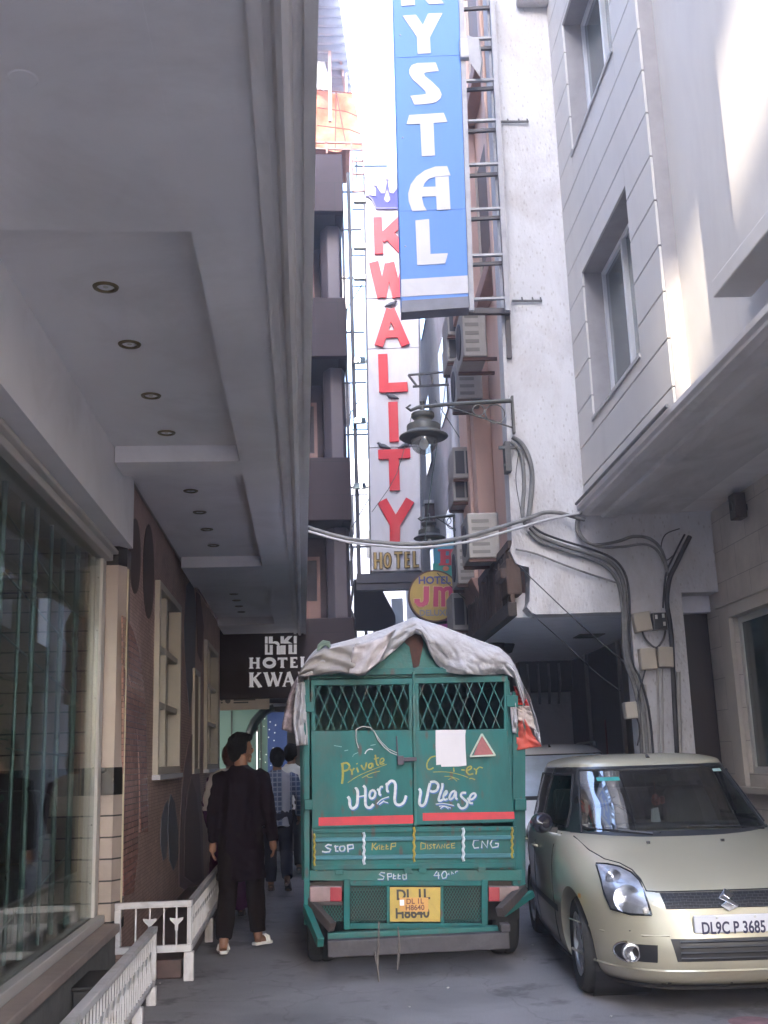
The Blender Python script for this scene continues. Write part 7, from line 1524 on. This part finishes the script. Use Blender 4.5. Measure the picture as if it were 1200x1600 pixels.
WHITE = dict(wmat=mat('painted_sky_glass', (0.42, 0.50, 0.63), 0.05, 0.35, 1.5, spec=0.8, coat=0.8), paint='white_car_paint', metal=0.0, wr=.30, arch=.34, track=.70, axles=(-1.05, 1.35), black_pillars=False, glass_top=1.50,  # pale blue windscreen colour stands in for a sky reflection
    body=[(.15, -1.68, 1.72, .73, 3.4), (.2, -1.78, 1.78, .79, 3.5), (.36, -1.83, 1.83, .835, 3.6), (.5, -1.825, 1.83, .845, 3.7), (.66, -1.80, 1.83, .845, 3.9), (.78, -1.72, 1.82, .842, 4.0), (.86, -1.55, 1.81, .836, 4.2), (.93, -1.28, 1.80, .825, 4.4), (.98, -1.05, 1.78, .81, 4.5), (1.01, -.93, 1.76, .785, 4.5), (1.03, -.85, 1.72, .74, 4.5)],
    cab=[(1.0, -.96, 1.78, .785, 4.6), (1.15, -.74, 1.76, .75, 4.6), (1.3, -.52, 1.72, .715, 4.6), (1.45, -.30, 1.66, .675, 4.6), (1.50, -.22, 1.63, .66, 4.6), (1.54, -.14, 1.58, .62, 4.3), (1.57, -.04, 1.5, .55, 4.0), (1.595, .12, 1.36, .43, 3.6), (1.605, .32, 1.12, .26, 3.2)],
    wind=[(1.03, -.67, .67), (1.475, -.60, .60)],
    sidewin=[('front', [(1.06, -.45, .42), (1.18, -.36, .42), (1.44, -.08, .42)]), ('rear', [(1.06, .52, 1.25), (1.44, .52, 1.18)])])
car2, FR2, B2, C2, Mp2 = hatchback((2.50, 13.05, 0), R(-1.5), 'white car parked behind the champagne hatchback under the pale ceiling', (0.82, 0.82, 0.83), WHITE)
q = MB(); q.tube([(0, -.08, 1.565), (0, -.05, 1.585), (0, 0, 1.59)], [.016, .012, .004], 8); q.build('antenna', M_black, car2, FR2)
q = MB()
for s in (-1, 1): q.tube([(s * .56, .05, 1.56), (s * .575, .12, 1.61), (s * .575, 1.2, 1.60), (s * .56, 1.3, 1.55)], .015, 6)
q.build('roof_rails', mat('rail_grey', (.3, .3, .3), .4), car2, FR2)
q = MB(); q.grid(lambda u, v: C2.front(lerp(-.70, .70, u), lerp(1.0, 1.04, v), .008), 22, 3); q.build('wiper_cowl', M_black, car2, FR2)
for s in (-1, 1):
    rows = [(.62, s * .50, s * .76), (.70, s * .52, s * .79), (.80, s * .60, s * .80), (.84, s * .70, s * .80)]
    q = rows_patch(B2, rows, .003, 12, 12); smoothed(q.build('headlight', MC['lamp_housing'], car2, FR2))
    q = MB(); q.grid(lambda u, v, s=s: Vector((s * (.90 + .09 * math.cos(u * 6.2832) * max(0, math.cos((v - .5) * 3.14)) ** .5), -.55 + .07 * math.sin((v - .5) * 3.14), 1.09 + .075 * math.sin(u * 6.2832) * max(0, math.cos((v - .5) * 3.14)) ** .5)), 20, 10, cu=True); smoothed(q.build('door_mirror', Mp2, car2, FR2))
    q = MB(); q.tube([B2.side(s, lerp(-.46, -.52, k / 6), lerp(1.0, .3, k / 6), .0005) for k in range(7)], .0035, 4); q.build('door_seam', M_seam, car2, FR2)
q = rows_patch(B2, [(.60, -.42, .42), (.72, -.46, .46)], .003, 16, 5); q.build('grille', MC['grille_black'], car2, FR2)
q = rows_patch(B2, [(.24, -.45, .45), (.42, -.5, .5)], .003, 16, 5); q.build('lower_intake', M_black, car2, FR2)
p = onY(818, 1281, 11.0); fz = (FR2.inverted() @ p)
q = MB(); g_ = B2.front(-.66, .90, .004); pw = FR2 @ g_; q.text('IX', .09, FR2 @ (Matrix.Translation((g_.x, g_.y - .012, g_.z)) @ Matrix.Rotation(R(60), 4, 'X')), .002, .0); q.build('badge', mat('badge_grey', (.15, .15, .17), .4), car2)
# ================================================================ PEOPLE walking up the lane (local: +Y is the way they face)
PENDING = []
def fuse(q, name, m, par, FR, voxel=0.010, smooth=6, folds=None):
    """melt overlapping volumes into one continuous skin (all of them are evaluated together at the end)"""
    me = bpy.data.meshes.new(name); me.from_pydata([tuple(v) for v in q.v], [], q.f)
    bm = bmesh.new(); bm.from_mesh(me); bmesh.ops.recalc_face_normals(bm, faces=bm.faces); bm.to_mesh(me); bm.free()
    o = bpy.data.objects.new(name, me); COL.objects.link(o)
    r = o.modifiers.new('melt', 'REMESH'); r.mode = 'VOXEL'; r.voxel_size = voxel
    s = o.modifiers.new('soft', 'SMOOTH'); s.factor = 0.5; s.iterations = smooth
    o.parent = par; PENDING.append((o, name, m, WM[par.name].inverted() @ FR, folds))
    return o
def melt_all():
    bpy.context.view_layer.update(); dg = bpy.context.evaluated_depsgraph_get()
    done = [bpy.data.meshes.new_from_object(p[0].evaluated_get(dg)) for p in PENDING]
    for (o, name, m, T, folds), new in zip(PENDING, done):
        o.modifiers.clear(); o.data = new; new.name = name
        if folds:
            nn = [v.normal.copy() for v in new.vertices]
            for v, n_ in zip(new.vertices, nn): v.co += n_ * folds(v.co)
        new.transform(T); new.materials.clear(); new.materials.append(m); new.shade_smooth()
def loft(q, rings, n=20):
    vs = []; fs = []
    for c, rx, ry in rings:
        for j in range(n):
            t = 6.28319 * j / n; vs.append(Vector(c) + Vector((rx * math.cos(t), ry * math.sin(t), 0)))
    for i in range(len(rings) - 1):
        for j in range(n): fs.append((i * n + j, i * n + (j + 1) % n, (i + 1) * n + (j + 1) % n, (i + 1) * n + j))
    fs += [tuple(range(n))[::-1], tuple((len(rings) - 1) * n + j for j in range(n))]
    q.add(vs, fs)
def ellipsoid(q, c, rx, ry, rz, M=None, n=16, f=None):
    vs = []; fs = []; c = Vector(c)
    for i in range(1, n):
        for j in range(n):
            a = math.pi * i / n; b = 6.28319 * j / n; d = Vector((math.sin(a) * math.cos(b), math.sin(a) * math.sin(b), math.cos(a))); p = Vector((d.x * rx, d.y * ry, d.z * rz))
            if f: p = f(d, p)
            vs.append(c + (M @ p if M else p))
    k = len(vs)
    for s in (1, -1):
        p = Vector((0, 0, s * rz)); vs.append(c + (M @ p if M else p))
    for i in range(n - 2):
        for j in range(n): fs.append((i * n + j, i * n + (j + 1) % n, (i + 1) * n + (j + 1) % n, (i + 1) * n + j))
    for j in range(n): fs.append((k, (j + 1) % n, j)); fs.append((k + 1, (n - 2) * n + j, (n - 2) * n + (j + 1) % n))
    q.add(vs, fs)
M_skin = mat('brown_skin', (0.20, 0.095, 0.055), 0.5, 0.1, 8)
M_hair = mat('black_hair', (0.005, 0.0045, 0.005), 0.75, 0.4, 40, bump=0.6, bscale=90, spec=0.12)
def hand(q, w, d, s):
    """palm, four bent fingers of different length and a thumb leaving the side of the palm"""
    w = Vector(w); d = Vector(d).normalized(); side = Vector((0, 1, 0)); side = (side - d * side.dot(d)).normalized(); inn = d.cross(side) * s
    c = w + d * .045
    q.tube([w - d * .01, w + d * .03, w + d * .075], [.026, .034, .03], 8)
    for k, (off, L_) in enumerate(((.026, .068), (.009, .078), (-.009, .072), (-.026, .056))):
        b = w + d * .078 + side * off; m1 = b + d * L_ * .45 - inn * .004; m2 = b + d * L_ * .78 - inn * .018; e = b + d * L_ * .95 - inn * .036
        q.tube([b - d * .015, b, m1, m2, e], [.010, .0098, .009, .0085, .006], 7)
    t0 = w + d * .025 + side * .03; q.tube([t0, t0 + side * .022 + d * .022 - inn * .008, t0 + side * .026 + d * .05 - inn * .018], [.013, .011, .008], 7)
def person(loc, rz, label, k, garment, top_mat, leg_mat, shoe_mat, legs, arms, head_yaw=0.0, hair=True, hem=.56, shoe='shoe', bend=0.0, extra=None, head_mat=None):
    t = thing('person', loc, label, 'person', None, rz); FR = WM[t.name] @ Matrix.Scale(k, 4)
    lean = lambda z: bend * max(0, z - .9)
    q = MB()
    loft(q, [((0, 0, .84), .14, .10), ((0, 0, .95), .16, .11), ((0, lean(1.1), 1.1), .14, .095), ((0, lean(1.3), 1.3), .175, .105), ((0, lean(1.40), 1.40), .17, .085), ((0, lean(1.45), 1.45), .09, .065)])
    q.tube([(0, lean(1.42), 1.42), (0, lean(1.5) + .01, 1.50), (0, lean(1.58) + .02, 1.58)], [.066, .056, .055], 12)
    for s, (hip, kn, an, toe) in zip((-1, 1), legs):
        q.tube([hip, Vector(hip).lerp(Vector(kn), .5), kn, Vector(kn).lerp(Vector(an), .35), an], [.085, .078, .058, .056, .036], 12)
        q.tube([Vector(an) + Vector((0, -.03, -.025)), an, Vector(an).lerp(Vector(toe), .6), toe], [.03, .036, .036, .022], 10)
        f_ = (Vector(toe) - Vector(an)); f_.z *= .3; f_.normalize(); sd = Vector((f_.y, -f_.x, 0))
        for i in range(5): b = Vector(toe) + sd * (.03 - .015 * i) * s * -1; q.tube([b - f_ * .02, b + f_ * (.02 - .003 * i)], [.010, .007], 6)
    for s, (sh, el, wr_) in zip((-1, 1), arms):
        q.tube([Vector(sh) - Vector((0, 0, .015)), Vector(sh).lerp(Vector(el), .5), el, Vector(el).lerp(Vector(wr_), .3), wr_], [.050, .046, .038, .04, .026], 12); hand(q, wr_, Vector(wr_) - Vector(el), s)
    H0 = Vector((0, lean(1.62) + .03, 1.615)); HM = Matrix.Rotation(head_yaw, 3, 'Z')
    def skull(d, p):
        if d.y > .2 and d.z < 0: p.x *= 1 - .28 * min(1, -d.z * 1.3); p.y *= 1 - .10 * -d.z
        if d.y < 0: p.y *= 1.08
        return p
    ellipsoid(q, H0, .076, .094, .118, HM, 20, skull)
    ellipsoid(q, H0 + HM @ Vector((0, .10, -.012)), .014, .024, .024, HM, 8)                       # nose
    ellipsoid(q, H0 + HM @ Vector((0, .088, -.058)), .024, .016, .008, HM, 8); ellipsoid(q, H0 + HM @ Vector((0, .086, -.070)), .021, .016, .008, HM, 8)   # lips
    ellipsoid(q, H0 + HM @ Vector((0, .075, -.098)), .026, .022, .018, HM, 8)                      # chin
    ellipsoid(q, H0 + HM @ Vector((0, .078, .022)), .05, .018, .010, HM, 8)                        # brow
    for s in (-1, 1): ellipsoid(q, H0 + HM @ Vector((s * .077, -.005, -.012)), .010, .020, .032, HM, 8); ellipsoid(q, H0 + HM @ Vector((s * .035, .07, -.03)), .022, .022, .018, HM, 8)
    body = fuse(q, 'body', M_skin, t, FR, .0075, 3)
    for s in (-1, 1):
        e = MB(); ellipsoid(e, H0 + HM @ Vector((s * .031, .083, .002)), .013, .010, .007, HM, 8); o = e.build('eye', mat('eye_dark', (.03, .02, .02), .2), t, FR, smooth=True); o.parent = body
    if hair:
        h = MB()
        def hf(d, p):
            p = p.copy()
            if d.y > .25 and d.z < .42: p *= .80
            if d.z < -.55: p *= .86
            return p * (1 + .10 * noise.noise(d * 5 + Vector((k * 9, 0, 0))))
        ellipsoid(h, H0 + HM @ Vector((0, -.016, .018)), .096, .110, .126, HM, 26, hf); ellipsoid(h, H0 + HM @ Vector((0, -.055, -.045)), .072, .052, .062, HM, 14)
        ellipsoid(h, H0 + HM @ Vector((0, .062, .095)), .060, .040, .034, HM, 10); ellipsoid(h, H0 + HM @ Vector((.0, .02, .10)), .075, .07, .04, HM, 12)
        fuse(h, 'hair', head_mat or M_hair, t, FR, .008, 2, lambda c: .004 * noise.noise(c * 60))
    # clothes
    g = MB(); w_ = 1.06
    rings = [((0, lean(1.485) - .005, 1.485), .078, .066), ((0, lean(1.455) - .005, 1.455), .115, .082), ((0, lean(1.425), 1.425), .180, .095), ((0, lean(1.34), 1.34), .198, .118), ((0, lean(1.2), 1.2), .180, .12), ((0, lean(1.02), 1.02), .175, .12)]
    if garment == 'kurta': rings += [((0, .0, .86), .188, .14), ((0, .0, .72), .198, .150), ((0, .01, hem), .212, .162)]
    elif garment == 'sari': rings += [((0, 0, .86), .21, .15), ((0, 0, .5), .23, .17), ((0, 0, .12), .25, .20)]
    else: rings += [((0, .0, hem), .19, .135)]
    loft(g, rings, 28)
    for sh, el, wr_ in arms:
        sh = Vector(sh); el = Vector(el); wr_ = Vector(wr_); ln = 1.0 if garment != 'short' else .0
        g.tube([sh + Vector((-sh.x * .25, 0, .015)), sh, sh.lerp(el, .5), el, el.lerp(wr_, .5), el.lerp(wr_, .97)], [.066, .074, .064, .056, .052, .047], 14)
    fd = lambda c: .020 * noise.noise(Vector((c.x * 11, c.y * 11, c.z * 2.2))) + .010 * noise.noise(Vector((c.x * 20, c.y * 20, c.z * 7))) - .014 * abs(noise.noise(Vector((c.x * 5, c.y * 5, c.z * 12 + c.x * 6))))
    fuse(g, {'kurta': 'kurta', 'sari': 'long_dress'}.get(garment, 'shirt'), top_mat, t, FR, .011, 5, fd)
    if garment != 'sari':
        l = MB(); loft(l, [((0, 0, .80), .16, .11), ((0, 0, .92), .178, .124), ((0, lean(1.0), 1.0), .165, .115)], 20)
        for (hip, kn, an, toe) in legs:
            hip = Vector(hip); kn = Vector(kn); an = Vector(an)
            l.tube([hip + Vector((0, 0, .03)), hip, hip.lerp(kn, .5), kn, kn.lerp(an, .5), an + (kn - an).normalized() * .055], [.098, .102, .094, .080, .076, .066], 14)
        fuse(l, 'trousers', leg_mat, t, FR, .010, 4, lambda c: .008 * noise.noise(Vector((c.x * 8, c.y * 8, c.z * 9))) + .004 * noise.noise(c * 22))
    for s, (hip, kn, an, toe) in zip((-1, 1), legs):
        an = Vector(an); toe = Vector(toe); f_ = (toe - an); f_.z = 0; f_.normalize(); sd = Vector((f_.y, -f_.x, 0)); up = Vector((0, 0, 1))
        heel = an - f_ * .055 + Vector((0, 0, -.052)); tip = toe + f_ * .045 + Vector((0, 0, -.022)); slope = tip - heel
        out = [(0, .026), (.12, .033), (.4, .032), (.72, .046), (.9, .042), (1, .018)]; n_ = len(out)
        sm = MB(); L_ = [heel + slope * a + sd * b for a, b in out] + [heel + slope * a - sd * b for a, b in reversed(out)]; m_ = len(L_)
        nrm = sd.cross(slope).normalized(); nrm = nrm if nrm.z > 0 else -nrm
        sm.add(L_ + [p + nrm * .024 for p in L_], [tuple(range(m_)), tuple(range(2 * m_ - 1, m_ - 1, -1))] + [(j, m_ + j, m_ + (j + 1) % m_, (j + 1) % m_) for j in range(m_)])
        if shoe == 'sandal':
            so = sm.build('sandal', shoe_mat, t, FR, bevel=0.005)
            st_ = MB()
            for a in (.55, .68):
                c_ = heel + slope * a; st_.tube([c_ + sd * .046 + nrm * .02, c_ + sd * .036 + nrm * .058, c_ + nrm * .072, c_ - sd * .036 + nrm * .058, c_ - sd * .046 + nrm * .02], .011, 6)
            o = smoothed(st_.build('strap', shoe_mat, t, FR)); o.parent = so
        else:
            up_ = MB(); up_.tube([heel + slope * .05 + nrm * .05, heel + slope * .3 + nrm * .055, heel + slope * .65 + nrm * .036, heel + slope * .95 + nrm * .028], [.034, .042, .042, .03], 12); up_.add([p for p in sm.v], sm.f)
            fuse(up_, 'shoe', shoe_mat, t, FR, .008, 3)
    return t, FR
def tailor(name, col, **k): return mat(name, col, .85, .12, 9, bump=.15, bscale=200, spec=.08, **k)
# the man in the dark long shirt (feet at the spots where he stands)
g1 = Vector((-.83, 9.36, 0))
person(g1, R(2), 'man in a long dark maroon shirt and white sandals walking away beside the white railing', 1.0, 'kurta', tailor('maroon_black_cloth', (0.007, 0.0035, 0.006)), tailor('dark_brown_cloth', (0.009, 0.006, 0.006)), mat('sandal_white', (.6, .58, .54), .6, .08, 8), 
    [((-.09, 0, .90), (-.105, -.06, .50), (-.13, -.21, .085), (-.14, -.10, .045)), ((.09, 0, .90), (.11, .14, .50), (.13, .17, .08), (.20, .27, .04))],
    [((-.175, 0, 1.385), (-.225, -.03, 1.10), (-.235, .03, .86)), ((.175, 0, 1.385), (.235, -.06, 1.10), (.26, .04, .86))], head_yaw=R(-62), hem=.56, shoe='sandal')
# person in the purple dress and pale shawl just ahead of him
t, FR = person(Vector((-1.09, 11.2, 0)), R(0), 'person in a long purple dress and pale shawl, mostly hidden behind the dark clothed man', .97, 'sari', tailor('purple_cloth', (0.055, 0.012, 0.05)), None, mat('dark_shoe', (.03, .025, .025), .6),
    [((-.08, 0, .90), (-.09, .03, .5), (-.09, -.02, .085), (-.09, .09, .04)), ((.08, 0, .90), (.09, .05, .5), (.09, .10, .085), (.09, .21, .04))],
    [((-.19, 0, 1.38), (-.25, .0, 1.12), (-.22, .10, .90)), ((.19, 0, 1.38), (.25, .0, 1.12), (.22, .12, .92))], head_yaw=R(-10), head_mat=mat('hennaed_hair', (.05, .014, .01), .5, .3, 40))
q = MB(); loft(q, [((-.02, .0, 1.49), .11, .09), ((-.02, .0, 1.44), .20, .118), ((-.02, 0, 1.34), .245, .15), ((-.03, 0, 1.2), .26, .155), ((-.04, 0, 1.08), .26, .15)], 24)
fuse(q, 'shawl', tailor('pale_shawl', (.48, .42, .38)), t, FR, .012, 4, lambda c: .012 * noise.noise(Vector((c.x * 8, c.y * 8, c.z * 12))))
# man in the blue and white checked shirt, heel raised behind him
def checked():
    m = bpy.data.materials.new('checked_cloth'); m.use_nodes = True; t_ = m.node_tree; L = t_.links.new; b = t_.nodes['Principled BSDF']; b.inputs['Roughness'].default_value = .85
    tc = N(t_, 'ShaderNodeTexCoord'); mp = N(t_, 'ShaderNodeMapping'); mp.inputs['Scale'].default_value = (1, 1, 1); L(tc.outputs['Object'], mp.inputs[0])
    br = N(t_, 'ShaderNodeTexBrick', Scale=1.0); br.offset = 0; sp = N(t_, 'ShaderNodeSeparateXYZ'); cb = N(t_, 'ShaderNodeCombineXYZ'); L(mp.outputs[0], sp.inputs[0]); L(sp.outputs['X'], cb.inputs[0]); L(sp.outputs['Z'], cb.inputs[1]); L(cb.outputs[0], br.inputs['Vector'])
    br.inputs['Brick Width'].default_value = .055; br.inputs['Row Height'].default_value = .055; br.inputs['Mortar Size'].default_value = .007
    br.inputs['Color1'].default_value = (.045, .075, .16, 1); br.inputs['Color2'].default_value = (.10, .14, .24, 1); br.inputs['Mortar'].default_value = (.26, .29, .36, 1)
    st = N(t_, 'ShaderNodeMath', operation='LESS_THAN'); ab = N(t_, 'ShaderNodeMath', operation='SUBTRACT'); L(sp.outputs['X'], ab.inputs[0]); ab.inputs[1].default_value = .105; a2 = N(t_, 'ShaderNodeMath', operation='ABSOLUTE'); L(ab.outputs[0], a2.inputs[0]); L(a2.outputs[0], st.inputs[0]); st.inputs[1].default_value = .045
    mx = N(t_, 'ShaderNodeMix', data_type='RGBA'); L(st.outputs[0], mx.inputs[0]); L(br.outputs['Color'], mx.inputs[6]); mx.inputs[7].default_value = (.36, .36, .42, 1); L(mx.outputs[2], b.inputs['Base Color'])
    return m
person(Vector((-.74, 13.2, 0)), R(3), 'man in a blue checked shirt with a pale side panel and dark jeans walking away', .95, 'shirt', checked(), tailor('dark_denim', (0.025, 0.027, 0.042)), mat('brown_shoe', (.05, .03, .025), .55, .2),
    [((-.09, 0, .90), (-.09, .10, .50), (-.09, .13, .085), (-.09, .25, .04)), ((.09, 0, .90), (.10, .03, .50), (.11, -.22, .17), (.12, -.14, .06))],
    [((-.20, 0, 1.38), (-.26, -.02, 1.12), (-.25, .07, .88)), ((.20, 0, 1.38), (.275, -.05, 1.12), (.27, .10, .92))], head_yaw=R(8), hem=.80)
person(Vector((-.66, 15.2, 0)), R(-2), 'man in a plain white shirt walking away farther up the lane beside the truck', .99, 'shirt', tailor('white_shirt', (.62, .62, .6)), tailor('dark_trousers', (0.022, 0.022, 0.026)), mat('black_shoe', (.02, .02, .02), .5),
    [((-.09, 0, .90), (-.09, .08, .50), (-.09, .04, .085), (-.09, .16, .04)), ((.09, 0, .90), (.10, .0, .50), (.10, -.15, .10), (.10, -.05, .05))],
    [((-.20, 0, 1.38), (-.26, -.02, 1.12), (-.25, .08, .88)), ((.20, 0, 1.38), (.26, -.02, 1.12), (.25, .08, .88))], head_yaw=R(-25), hem=.86)

melt_all()

# ================================================================ air in the sunlit gorge of the street
def haze():
    m = bpy.data.materials.new('haze_air'); m.use_nodes = True; t_ = m.node_tree; t_.nodes.clear()
    o = N(t_, 'ShaderNodeOutputMaterial'); v = N(t_, 'ShaderNodeVolumePrincipled'); v.inputs['Color'].default_value = (.90, .88, .97, 1); v.inputs['Density'].default_value = 0.006; v.inputs['Anisotropy'].default_value = 0.3
    t_.links.new(v.outputs[0], o.inputs['Volume'])
    b = MB(); b.box(-255, 255, -155, 255, -1.3, 45); h = b.build('haze', m); h['kind'] = 'stuff'; return h
haze()
